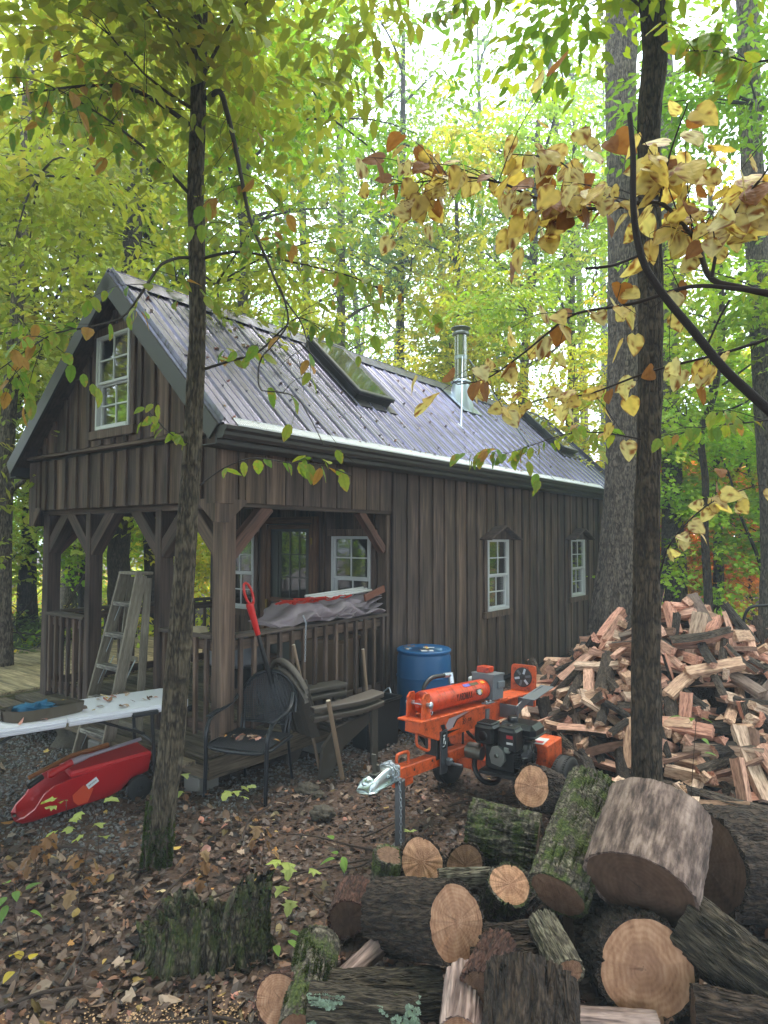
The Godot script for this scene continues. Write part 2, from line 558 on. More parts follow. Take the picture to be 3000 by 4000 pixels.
func cabin():
	var c = thing("cabin", "dark brown board and batten cabin with metal roof, skylights, chimney and corner porch", "cabin")
	c.transform = cab
	var white := paint("white_vinyl", Color(0.74, 0.75, 0.75), 0.4)
	var gl := glass()
	var dark := paint("dark_fascia", Color(0.19, 0.175, 0.165), 0.5)
	var black := paint("black_metal", Color(0.10, 0.10, 0.105), 0.35)
	var LX := 9.3
	# shell behind the boards
	var s := MB.new()
	var B := Basis.IDENTITY
	s.box(Transform3D(B, Vector3((2.50 + LX) / 2, 1.5, -0.10)), Vector3(LX - 2.50, 2.9, 0.08), 0.0)
	s.box(Transform3D(B, Vector3((2.46 + LX) / 2, 1.45, -3.2)), Vector3(LX - 2.46, 2.9, 0.08), 0.0)
	s.box(Transform3D(B, Vector3(LX - 0.04, 1.5, -1.62)), Vector3(0.08, 2.9, 3.06), 0.0)
	s.box(Transform3D(B, Vector3((0.1 + LX) / 2, 2.48, -1.65)), Vector3(LX - 0.2, 0.06, 3.1), 0.0)
	s.box(Transform3D(B, Vector3((2.46 + LX) / 2, 0.1, -1.65)), Vector3(LX - 2.46, 0.1, 3.1), 0.0)
	for xx in [0.12, LX - 0.06]: s.prism([Vector2(-3.2, 2.46), Vector2(-0.08, 2.46), Vector2(-0.08, 2.9), Vector2(RN, 4.42), Vector2(-3.2, 2.9)], 0.06, Transform3D(Basis(Vector3(0, 0, 1), UP, Vector3(-1, 0, 0)), Vector3(xx, 0, 0)))
	var shell = obj("sheathing", s, mat("sheathing", Color(0.2, 0.17, 0.15), 0.9), c)
	# long wall
	var wh := [[4.81 - 0.30, 4.81 + 0.30, 1.05, 2.03], [7.69 - 0.30, 7.69 + 0.30, 1.05, 2.03]]
	var wall := Node3D.new(); wall.name = "long_wall"; c.add_child(wall)
	var sh := MB.new()
	for q in [[2.44, 4.51], [5.11, 7.39], [7.99, LX]]: sh.box(Transform3D(B, Vector3((q[0] + q[1]) / 2, 1.52, -0.05)), Vector3(q[1] - q[0], 2.86, 0.014), 0.0)
	for q in [[4.51, 5.11], [7.39, 7.99]]:
		sh.box(Transform3D(B, Vector3((q[0] + q[1]) / 2, 0.57, -0.05)), Vector3(q[1] - q[0], 0.96, 0.014), 0.0)
		sh.box(Transform3D(B, Vector3((q[0] + q[1]) / 2, 2.49, -0.05)), Vector3(q[1] - q[0], 0.92, 0.014), 0.0)
	obj("felt", sh, mat("felt", Color(0.05, 0.045, 0.04), 0.95), wall)
	clad(wall, steps(2.44, LX, 0.264), 0.12, func(_x): return 2.93, 0.0, 0, wh)
	for q in [4.81, 7.69]: window(c, 0.60, 0.97, Transform3D(B, Vector3(q, 1.54, -0.012)), true, white, gl)
	# valance over the porch on the long side
	var val := Node3D.new(); val.name = "porch_valance"; c.add_child(val)
	clad(val, [0.0, 0.26, 0.335, 0.57, 0.81, 1.04, 1.28, 1.51, 1.74, 1.98, 2.21, 2.435], 2.335, func(_x): return 2.93, 0.0, 0, [], 0.0, false, 0.014)
	for q in [0.335, 0.57, 0.81, 1.04, 1.28, 1.51, 1.74, 1.98, 2.21]: board(val, q - 0.03, q + 0.03, 2.33, 2.92, -0.042, 0, 0.01, 3, "batten")
	var tipm := MB.new()
	tipm.prism([Vector2(0.0, 2.36), Vector2(0, 2.165), Vector2(0.135, 2.165), Vector2(0.33, 2.334), Vector2(0.33, 2.36)], 0.02, Transform3D(B, Vector3(0, 0, -0.012)))
	obj("corner_drop", tipm, wood(1), val)
	board(val, 0.0, 0.19, 2.32, 2.93, 0.004, 0, 0.02, 4, "corner_board")
	# gable end
	var gab := Node3D.new(); gab.name = "gable_wall"; c.add_child(gab)
	var fj := [-3.28, -3.10, -2.97, -2.77, -2.53, -2.31, -2.07, -1.83, -1.60, -1.38, -1.15, -0.93, -0.71, -0.48, -0.24, -0.02]
	clad(gab, fj, 2.335, func(_x): return 2.87, 0.0, 1, [], 0.06)
	var gh4 := [[-1.88, -1.285, 3.10, 4.02]]
	clad(gab, fj, 2.95, func(x): return roof_y(x) - 0.12, 0.0, 1, gh4, 0.06)
	plank("band_board", Vector3(-0.012, 2.91, -3.27), Vector3(-0.012, 2.91, -0.005), 0.085, 0.03, wood(4), gab)
	window(c, 0.595, 0.93, Transform3D(Basis(Vector3(0, 0, 1), UP, Vector3(-1, 0, 0)), Vector3(0.012, 3.56, -1.5825)), false, white, gl)
	for q in [[-0.0, 1.0], [-3.28, -1.0]]:
		var tm := MB.new()
		var z0: float = q[0]
		var d: float = -q[1]
		tm.prism([Vector2(z0, 2.36), Vector2(z0, 2.165), Vector2(z0 + d * (0.02 if q[1] > 0 else 0.1), 2.165), Vector2(z0 + d * 0.24, 2.334), Vector2(z0 + d * 0.24, 2.36)], 0.02, Transform3D(Basis(Vector3(0, 0, 1), UP, Vector3(-1, 0, 0)), Vector3(0.004, 0, 0)))
		obj("corner_drop", tm, wood(2), gab)
	board(gab, -0.13, 0.004, 2.32, 2.87, -0.008, 1, 0.02, 0, "corner_board")
	board(gab, -3.284, -3.13, 2.32, 2.87, -0.008, 1, 0.02, 5, "corner_board")
	# far side valance, far wall and back wall
	var far := Node3D.new(); far.name = "rear_wall"; c.add_child(far)
	for k in 27:
		var a := 2.46 + k * 0.254
		board(far, a, a + 0.248, 0.12, 2.85, -3.24, 0, 0.02, k, "board")
	var va2 := MB.new()
	va2.prism([Vector2(0.02, 2.165), Vector2(0.15, 2.165), Vector2(0.34, 2.335), Vector2(2.44, 2.335), Vector2(2.44, 2.84), Vector2(0.02, 2.84)], 0.03, Transform3D(B, Vector3(0, 0, -3.265)))
	obj("valance_panel", va2, wood(0), far)
	for k in 12:
		var a := -3.24 + k * 0.27
		board(far, a, a + 0.262, 0.12, roof_y(a + 0.13) - 0.2, LX - 0.0, 1, 0.02, k, "board")
	# roof
	var roof := Node3D.new(); roof.name = "roof"; c.add_child(roof)
	var rm := roof_mat()
	var sl := Vector3(0, RY - EY, RN - EN - 0.03)
	var ax0 := -0.16
	var nsh := 12
	var shw := 9.65 / nsh
	for side in 2:
		var e := Vector3(0, EY, EN + 0.03) if side == 0 else Vector3(0, WY, WN)
		var r := Vector3(0, RY, RN)
		var up := (r - e)
		var nrm := up.normalized().cross(Vector3(1, 0, 0)) * (1.0 if side == 0 else -1.0)
		if nrm.y < 0: nrm = -nrm
		var prof := []
		for b in 3:
			var x0 := shw * b / 3.0
			var p := shw / 3.0
			for q in [[0.0, 0.0], [0.018, 0.019], [0.040, 0.019], [0.058, 0.0], [0.105, 0.0], [0.112, 0.004], [0.124, 0.004], [0.131, 0.0], [0.19, 0.0], [0.197, 0.004], [0.209, 0.004], [0.216, 0.0]]: prof.append([x0 + q[0] * p / 0.268, q[1]])
		prof.append([shw, 0.0])
		var sheet := MB.new()
		for i in prof.size() - 1:
			var a: Vector3 = e + Vector3(prof[i][0], 0, 0) + nrm * prof[i][1]
			var b: Vector3 = e + Vector3(prof[i + 1][0], 0, 0) + nrm * prof[i + 1][1]
			sheet.quadn(a, b, b + up, a + up, nrm)
			sheet.quadn(a - nrm * 0.004, b - nrm * 0.004, b + up - nrm * 0.004, a + up - nrm * 0.004, -nrm)
		var sme := sheet.mesh()
		for k in nsh: inst("roof_sheet", sme, rm, roof, Transform3D(B, Vector3(ax0 + k * shw, 0, 0)))
		var under := MB.new()
		under.bar(e + Vector3(4.66, 0, 0) - nrm * 0.035, r + Vector3(4.66, 0, 0) - nrm * 0.035, 9.6, 0.05, nrm.cross(up).cross(up) * 0 + nrm, 0.0)
		obj("deck_sheathing", under, wood(0), roof)
		if side == 0:
			var scr := MB.new()
			for row in 5:
				for k in 36:
					var pp: Vector3 = e + up * (0.03 + 0.235 * row) + Vector3(ax0 + (k + 0.36) * shw / 3.0 + (0.0 if row % 2 == 0 else 0.02), 0, 0) + nrm * 0.004
					var bs := Basis(Vector3(1, 0, 0), nrm, Vector3(1, 0, 0).cross(nrm))
					scr.lathe(Transform3D(bs, pp), [[0.009, 0.0], [0.009, 0.004], [0.005, 0.010], [0.0, 0.011]], 6)
			tag(obj("screw", scr, black, roof), "", "", "", "stuff")
		# rake trim on both ends
		for xx in [ax0 - 0.012, ax0 + 9.65 + 0.012]:
			plank("rake_board", e + Vector3(xx, -0.02, 0) - nrm * 0.06, r + Vector3(xx, -0.02, 0) - nrm * 0.06, 0.155, 0.022, dark, roof, nrm.cross(up))
			plank("rake_cap", e + Vector3(xx + (0.03 if xx < 0 else -0.03), 0.0, 0) + nrm * 0.022, r + Vector3(xx + (0.03 if xx < 0 else -0.03), 0.0, 0) + nrm * 0.022, 0.006, 0.09, rm, roof, nrm)
	for s2 in [-1.0, 1.0]:
		var dz: float = s2 * 0.16
		var dyy: float = roof_y(RN + dz) - RY
		plank("ridge_cap", Vector3(ax0, RY + 0.034 + dyy / 2, RN + dz / 2), Vector3(ax0 + 9.65, RY + 0.034 + dyy / 2, RN + dz / 2), 0.225, 0.006, rm, roof, Vector3(0, dz, -dyy) if s2 > 0 else Vector3(0, -dz, dyy))
	# eaves: fascia, gutter, guard
	plank("fascia", Vector3(ax0, 2.85, 0.195), Vector3(9.49, 2.85, 0.195), 0.15, 0.025, dark, roof, Vector3(0, 0, 1))
	plank("fascia", Vector3(ax0, 2.77, -3.42), Vector3(9.49, 2.77, -3.42), 0.15, 0.025, dark, roof, Vector3(0, 0, 1))
	plank("soffit", Vector3(ax0, 2.775, 0.10), Vector3(9.49, 2.775, 0.10), 0.19, 0.012, dark, roof, Vector3(0, 1, 0))
	plank("soffit", Vector3(ax0, 2.705, -3.35), Vector3(9.49, 2.705, -3.35), 0.15, 0.012, dark, roof, Vector3(0, 1, 0))
	var gm := MB.new()
	var gp := [[0.212, 2.915], [0.212, 2.815], [0.275, 2.815], [0.295, 2.84], [0.30, 2.865], [0.325, 2.885], [0.33, 2.91], [0.322, 2.916]]
	var Rg := []
	for xx in [ax0 + 0.0, 9.49]:
		var ln := PackedVector3Array()
		for q in gp: ln.push_back(Vector3(xx, q[1], q[0]))
		Rg.append(ln)
	for i in gp.size() - 1: gm.quad(Rg[0][i], Rg[0][i + 1], Rg[1][i + 1], Rg[1][i])
	for e2 in 2: gm.fan(Rg[e2], Vector3(-1 if e2 == 0 else 1, 0, 0))
	var gut = obj("gutter", gm, dark, roof)
	var gg := MB.new()
	for q in [[ax0 + 0.12, 6.0], [6.03, 8.1]]:
		gg.bar(Vector3(q[0], 2.922, 0.325), Vector3(q[1], 2.922, 0.325), 0.012, 0.012, UP, 0.0)
		gg.bar(Vector3(q[0], 2.984, 0.262), Vector3(q[1], 2.984, 0.262), 0.016, 0.008, UP, 0.0)
		var nb := int((q[1] - q[0]) / 0.022)
		for k in nb: gg.bar(Vector3(q[0] + k * 0.022, 2.926, 0.324), Vector3(q[0] + k * 0.022, 2.983, 0.264), 0.013, 0.005, Vector3(0, 1, 1), 0.0)
	tag(obj("gutter_guard", gg, paint("guard_white", Color(0.86, 0.87, 0.88), 0.4), gut), "", "", "", "")
	# leaves along the gutter and on the sheets are laid by litter()
	# skylights
	var upd := Vector3(0, RY - EY, RN - EN - 0.03).normalized()
	var nr := Vector3(0, -upd.z, upd.y)
	var rb := Basis(Vector3(1, 0, 0), upd, Vector3(1, 0, 0).cross(upd))
	if rb.z.y < 0: rb.z = -rb.z
	for q in [2.63, 8.45]:
		var sk := Node3D.new(); sk.name = "skylight" if q < 5 else "skylight_001"; roof.add_child(sk)
		var n0 := -0.50
		var base := Vector3(q, roof_y(n0), n0)
		var slen := 1.12
		sk.transform = Transform3D(rb, base)
		var fr := MB.new()
		var w := 0.64
		for sx in [-1.0, 1.0]:
			fr.box(Transform3D(B, Vector3(sx * (w / 2 - 0.03), slen / 2, 0.075)), Vector3(0.06, slen, 0.13), 0.008)
			fr.box(Transform3D(B, Vector3(sx * (w / 2 - 0.005), slen / 2, 0.12)), Vector3(0.05, slen + 0.02, 0.05), 0.01)
		for yy in [0.03, slen - 0.03]:
			fr.box(Transform3D(B, Vector3(0, yy, 0.074)), Vector3(w - 0.06, 0.06, 0.128), 0.008)
			fr.box(Transform3D(B, Vector3(0, yy + (-0.025 if yy < 0.5 else 0.025), 0.122)), Vector3(w + 0.03, 0.055, 0.05), 0.01)
		obj("frame", fr, black, sk)
		inst("pane", boxmesh(Vector3(w - 0.10, slen - 0.1, 0.006), 0.0), mat("skylight_glass", Color(0.13, 0.135, 0.13), 0.06, 0.0, {"spec": 0.7}), sk, Transform3D(B, Vector3(0, slen / 2, 0.132)))
		var ap := MB.new()
		ap.box(Transform3D(B, Vector3(0.0, -0.05, 0.024)), Vector3(0.78, 0.16, 0.006), 0.0)
		ap.box(Transform3D(B, Vector3(0.0, slen + 0.12, 0.024)), Vector3(0.78, 0.28, 0.006), 0.0)
		for sx in [-1.0, 1.0]: ap.box(Transform3D(B, Vector3(sx * 0.355, slen / 2, 0.0245)), Vector3(0.07, slen + 0.1, 0.006), 0.0)
		obj("flashing", ap, dark, sk)
	# chimney
	var ch := Node3D.new(); ch.name = "chimney"; c.add_child(ch)
	var cp := Vector3(5.66, 0, -1.10)
	var steel := metal("stainless", Color(0.66, 0.66, 0.64), 0.22)
	var galv := metal("galvanised", Color(0.70, 0.73, 0.76), 0.38)
	var yb := roof_y(cp.z)
	var fl := MB.new()
	fl.box(Transform3D(rb, Vector3(cp.x, yb + 0.02, cp.z) + rb.z * 0.012), Vector3(0.58, 0.62, 0.006), 0.0)
	obj("flashing", fl, galv, ch)
	var cn := MB.new()
	cn.lathe(Transform3D(B, cp + Vector3(0, yb - 0.2, 0)), [[0.21, 0.0], [0.205, 0.12], [0.15, 0.45], [0.125, 0.53]], 28)
	cn.lathe(Transform3D(B, cp + Vector3(0, yb + 0.32, 0)), [[0.16, 0.0], [0.165, 0.02], [0.11, 0.06]], 28)
	obj("storm_collar", cn, galv, ch)
	var pi := MB.new()
	pi.lathe(Transform3D(B, cp + Vector3(0, yb, 0)), [[0.098, 0.3], [0.098, 1.10]], 28)
	obj("flue_pipe", pi, steel, ch)
	var bd := MB.new()
	bd.lathe(Transform3D(B, cp + Vector3(0, yb + 0.70, 0)), [[0.102, 0.0], [0.102, 0.06]], 28)
	obj("pipe_band", bd, galv, ch)
	var cap := MB.new()
	cap.lathe(Transform3D(B, cp + Vector3(0, yb + 1.10, 0)), [[0.135, 0.0], [0.14, 0.035], [0.125, 0.045]], 28)
	for k in 5:
		var a := TAU * k / 5.0
		cap.bar(cp + Vector3(cos(a) * 0.11, yb + 1.14, sin(a) * 0.11), cp + Vector3(cos(a) * 0.11, yb + 1.21, sin(a) * 0.11), 0.015, 0.006, UP, 0.0)
	cap.lathe(Transform3D(B, cp + Vector3(0, yb + 1.20, 0)), [[0.155, 0.0], [0.16, 0.012], [0.13, 0.022], [0.0, 0.05]], 28)
	obj("rain_cap", cap, metal("cap_metal", Color(0.5, 0.5, 0.5), 0.35), ch)
	for q in [[4.676, -0.50], [6.75, -0.42]]:
		var rod := MB.new()
		var foot := Vector3(q[0], roof_y(q[1]) + 0.02, q[1])
		var top := Vector3(cp.x + (q[0] - cp.x) * 0.1, yb + 0.72, cp.z + 0.09)
		rod.tube([foot, foot.lerp(top, 0.6)], 0.014, 8)
		rod.tube([foot.lerp(top, 0.58), top], 0.010, 8)
		rod.box(Transform3D(rb, foot), Vector3(0.06, 0.12, 0.012), 0.002)
		obj("brace_rod", rod, galv, ch)
	porch(c, white, gl)
func roof_mat() -> StandardMaterial3D:
	return mat("roof_metal", Color(0.44, 0.43, 0.53), 0.27, 0.6, {"tex": "dirt", "tri": Vector3(0.9, 0.9, 0.9), "bump": "grey", "bs": 0.12, "spec": 0.65})
func porch(c, white, gl):
	var B := Basis.IDENTITY
	var deck := Node3D.new(); deck.name = "porch_deck"; c.add_child(deck)
	for k in 18:
		plank("deck_board", Vector3(-0.03 + k * 0.1395, 0.291 + rr(-0.001, 0.001), -3.32), Vector3(-0.03 + k * 0.1395, 0.291, 0.03), 0.132, 0.028, mat("deck_wood_%d" % (k % 4), Color(0.52 + 0.05 * (k % 4), 0.5 + 0.05 * (k % 4), 0.5 + 0.04 * (k % 4)), 0.85, 0.0, {"tex": "deck", "tri": Vector3(4, 0.5, 4), "off": Vector3(k * 0.3, 0, 0.2)}), deck)
	plank("rim_joist", Vector3(-0.075, 0.20, -3.32), Vector3(-0.075, 0.20, 0.03), 0.15, 0.04, mat("rim_wood", Color(0.6, 0.57, 0.55), 0.9, 0.0, {"tex": "deck", "tri": Vector3(4, 0.5, 4)}), deck, Vector3(1, 0, 0))
	plank("rim_joist", Vector3(-0.09, 0.20, 0.052), Vector3(2.44, 0.20, 0.052), 0.15, 0.04, mats["rim_wood"], deck, Vector3(0, 0, 1))
	plank("step_board", Vector3(-0.26, 0.285, -3.32), Vector3(-0.26, 0.285, 0.03), 0.15, 0.035, mats["rim_wood"], deck)
	for q in [Vector3(-0.03, 0.06, -0.1), Vector3(1.3, 0.06, -0.1), Vector3(2.3, 0.06, -0.1), Vector3(-0.03, 0.06, -1.6), Vector3(-0.03, 0.06, -3.1)]:
		inst("foundation_block", boxmesh(Vector3(0.2, 0.14, 0.2), 0.01), mat("concrete", Color(0.45, 0.44, 0.42), 0.9), deck, Transform3D(B, q))
	# beams and posts
	plank("beam", Vector3(0.155, 2.36, -3.2), Vector3(0.155, 2.36, -0.03), 0.16, 0.09, wood(0), c, Vector3(1, 0, 0))
	plank("beam", Vector3(0.16, 2.375, -0.09), Vector3(2.44, 2.375, -0.09), 0.15, 0.09, wood(3), c, Vector3(0, 0, 1))
	plank("beam", Vector3(0.16, 2.375, -3.16), Vector3(2.44, 2.375, -3.16), 0.15, 0.09, wood(3), c, Vector3(0, 0, 1))
	inst("porch_ceiling", boxmesh(Vector3(2.3, 0.02, 3.1), 0.0), wood(3), c, Transform3D(B, Vector3(1.3, 2.44, -1.64)))
	var posts := [[-0.10, 0.13], [-0.962, 0.092], [-2.205, 0.092], [-3.11, 0.13]]
	for i in 4:
		var q = posts[i]
		var p = inst("post", boxmesh(Vector3(0.145, 1.99, q[1]), 0.006), wood([4, 3, 3, 3][i]), c, Transform3D(B, Vector3(0.175, 1.3, q[0])))
		for sg in [-1.0, 1.0]:
			if (i == 0 and sg > 0) or (i == 3 and sg < 0): continue
			plank("brace", Vector3(0.0, 0.60, sg * 0.01), Vector3(0.0, 1.02, sg * 0.43), 0.13, 0.12, wood([2, 3, 5, 3][i]), p, Vector3(1, 0, 0))
		if i == 0 or i == 3: plank("brace", Vector3(0.03, 0.58, 0.0), Vector3(0.47, 1.02, 0.0), 0.12, 0.09, mat("red_brace", Color(0.98, 0.78, 0.72), 0.85, 0.0, {"tex": "wood", "tri": Vector3(4, 0.4, 4)}), p, Vector3(0, 0, 1))
	var bp = inst("half_post", boxmesh(Vector3(0.06, 1.99, 0.12), 0.006), wood(0), c, Transform3D(B, Vector3(2.37, 1.3, -0.10)))
	plank("brace", Vector3(-0.03, 0.60, 0.0), Vector3(-0.44, 1.02, 0.0), 0.085, 0.085, mats["red_brace"], bp, Vector3(0, 0, 1))
	# railings
	rail(c, Vector3(0.24, 0.305, -0.085), Vector3(2.36, 0.305, -0.085), 14)
	rail(c, Vector3(0.15, 0.305, -0.165), Vector3(0.15, 0.305, -0.915), 5)
	rail(c, Vector3(0.15, 0.305, -2.25), Vector3(0.15, 0.305, -3.05), 6)
	rail(c, Vector3(0.24, 0.305, -3.14), Vector3(2.40, 0.305, -3.14), 12)
	# wall at the back of the porch: door and two windows
	var bw := Node3D.new(); bw.name = "porch_wall"; c.add_child(bw)
	var holes := [[-2.90, -2.315, 1.10, 2.07], [-2.10, -1.19, 0.30, 2.29], [-0.93, -0.335, 1.10, 2.06]]
	clad(bw, steps(-3.15, -0.06, 0.26), 0.3, func(_x): return 2.43, 2.44, 1, holes, 0.05)
	var fe := MB.new()
	for h in [[-3.15, -2.9, 0.3, 2.43], [-2.9, -2.315, 0.3, 1.1], [-2.9, -2.315, 2.07, 2.43], [-2.315, -2.1, 0.3, 2.43], [-2.1, -1.19, 2.29, 2.43], [-1.19, -0.93, 0.3, 2.43], [-0.93, -0.335, 0.3, 1.1], [-0.93, -0.335, 2.06, 2.43], [-0.335, -0.06, 0.3, 2.43]]:
		fe.box(Transform3D(B, Vector3(2.50, (h[2] + h[3]) / 2, (h[0] + h[1]) / 2)), Vector3(0.03, h[3] - h[2], h[1] - h[0]), 0.0)
	obj("felt", fe, mats["felt"], bw)
	var face := Basis(Vector3(0, 0, 1), UP, Vector3(-1, 0, 0))
	window(c, 0.585, 0.97, Transform3D(face, Vector3(2.45, 1.585, -2.6075)), false, white, gl)
	window(c, 0.595, 0.96, Transform3D(face, Vector3(2.45, 1.58, -0.6325)), false, white, gl)
	var door := Node3D.new(); door.name = "door"; c.add_child(door)
	door.transform = Transform3D(face, Vector3(2.42, 0, -1.645))
	var casing := mat("door_casing", Color(1.0, 0.80, 0.62), 0.8, 0.0, {"tex": "wood", "tri": Vector3(4, 0.4, 4), "off": Vector3(0.3, 0.1, 0.6)})
	for sx in [-1.0, 1.0]: plank("casing", Vector3(sx * 0.452, 0.31, 0.0), Vector3(sx * 0.452, 2.30, 0.0), 0.085, 0.05, casing, door, Vector3(0, 0, 1))
	plank("casing", Vector3(-0.41, 2.26, 0.0), Vector3(0.41, 2.26, 0.0), 0.08, 0.048, casing, door, Vector3(0, 0, 1))
	# screen door frame, half open to what lies behind
	for sx in [-1.0, 1.0]: plank("screen_stile", Vector3(sx * 0.375, 0.33, -0.005), Vector3(sx * 0.375, 2.21, -0.005), 0.06, 0.028, casing, door, Vector3(0, 0, 1))
	for yy in [0.37, 0.86, 1.26, 2.18]: plank("screen_rail", Vector3(-0.345, yy, -0.005), Vector3(0.345, yy, -0.005), 0.055, 0.026, casing, door, Vector3(0, 0, 1))
	var leafm := MB.new()
	leafm.box(Transform3D(B, Vector3(0, 0.78, -0.06)), Vector3(0.78, 0.95, 0.04), 0.003)
	for sx in [-1.0, 1.0]: leafm.box(Transform3D(B, Vector3(sx * 0.32, 1.69, -0.06)), Vector3(0.14, 0.86, 0.039), 0.003)
	leafm.box(Transform3D(B, Vector3(0, 2.17, -0.06)), Vector3(0.78, 0.09, 0.038), 0.003)
	var grn := paint("door_paint", Color(0.23, 0.23, 0.21), 0.5)
	obj("door_leaf", leafm, grn, door)
	sash(door, 0.54, 0.90, 0.06, 1.69, -0.045, 3, 3, 0.02, grn, gl, "glazing_frame")
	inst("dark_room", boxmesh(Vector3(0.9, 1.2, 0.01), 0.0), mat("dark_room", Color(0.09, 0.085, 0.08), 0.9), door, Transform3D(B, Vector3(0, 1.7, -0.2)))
	for yy in [2.0, 1.2, 0.5]: inst("hinge", boxmesh(Vector3(0.03, 0.08, 0.012), 0.002), metal("brass", Color(0.5, 0.4, 0.2), 0.4), door, Transform3D(B, Vector3(0.41, yy, 0.03)))
	inst("handle", boxmesh(Vector3(0.03, 0.12, 0.04), 0.006), mats["brass"], door, Transform3D(B, Vector3(-0.37, 1.2, 0.03)))
func rail(c, a: Vector3, b: Vector3, n: int):
	var r := Node3D.new()
	r.name = "railing" if not c.has_node("railing") else "railing_%03d" % c.find_children("railing*", "Node3D", false, false).size()
	c.add_child(r)
	var side := (b - a).normalized().cross(UP)
	plank("top_rail", a + Vector3(0, 0.90, 0), b + Vector3(0, 0.90, 0), 0.13, 0.032, mat("rail_top", Color(0.80, 0.78, 0.76), 0.85, 0.0, {"tex": "wood", "tri": Vector3(4, 0.4, 4), "off": Vector3(0.6, 0.1, 0.6)}), r)
	plank("rail", a + Vector3(0, 0.82, 0), b + Vector3(0, 0.82, 0), 0.085, 0.036, wood(2), r, side)
	plank("rail", a + Vector3(0, 0.13, 0), b + Vector3(0, 0.13, 0), 0.085, 0.036, wood(1), r, side)
	var out := side if (a.z > -0.1) else -side
	if a.z < -0.1 and a.z > -3.1: out = Vector3(-1, 0, 0)
	if a.z < -3.12: out = Vector3(0, 0, -1)
	if a.z > -0.1: out = Vector3(0, 0, 1)
	for k in n:
		var p := a.lerp(b, (k + 0.5) / n) + out * 0.037
		plank("baluster", p + Vector3(0, 0.06, 0), p + Vector3(0, 0.883, 0), 0.038, 0.036, wood(k * 3 + 1), r, side)
func P(l: float, y: float, n: float) -> Vector3: return cab * Vector3(l, y, n)
func lathe_obj(called, prof, m, parent, t := Transform3D.IDENTITY, sides := 24) -> MeshInstance3D:
	var b := MB.new()
	b.lathe(Transform3D.IDENTITY, prof, sides)
	return obj(called, b, m, parent, t)
func tube_obj(called, pts, rad, m, parent, sides := 10) -> MeshInstance3D:
	var b := MB.new()
	b.tube(pts, rad, sides)
	return obj(called, b, m, parent)
func bez(pts: Array, n: int) -> Array:   # smooth curve through the points
	var c := Curve3D.new()
	for i in pts.size():
		var d: Vector3 = (pts[mini(i + 1, pts.size() - 1)] - pts[maxi(i - 1, 0)]) / 6.0
		c.add_point(pts[i], -d, d)
	var r := []
	for i in n + 1: r.append(c.sample_baked(c.get_baked_length() * i / n, true))
	return r
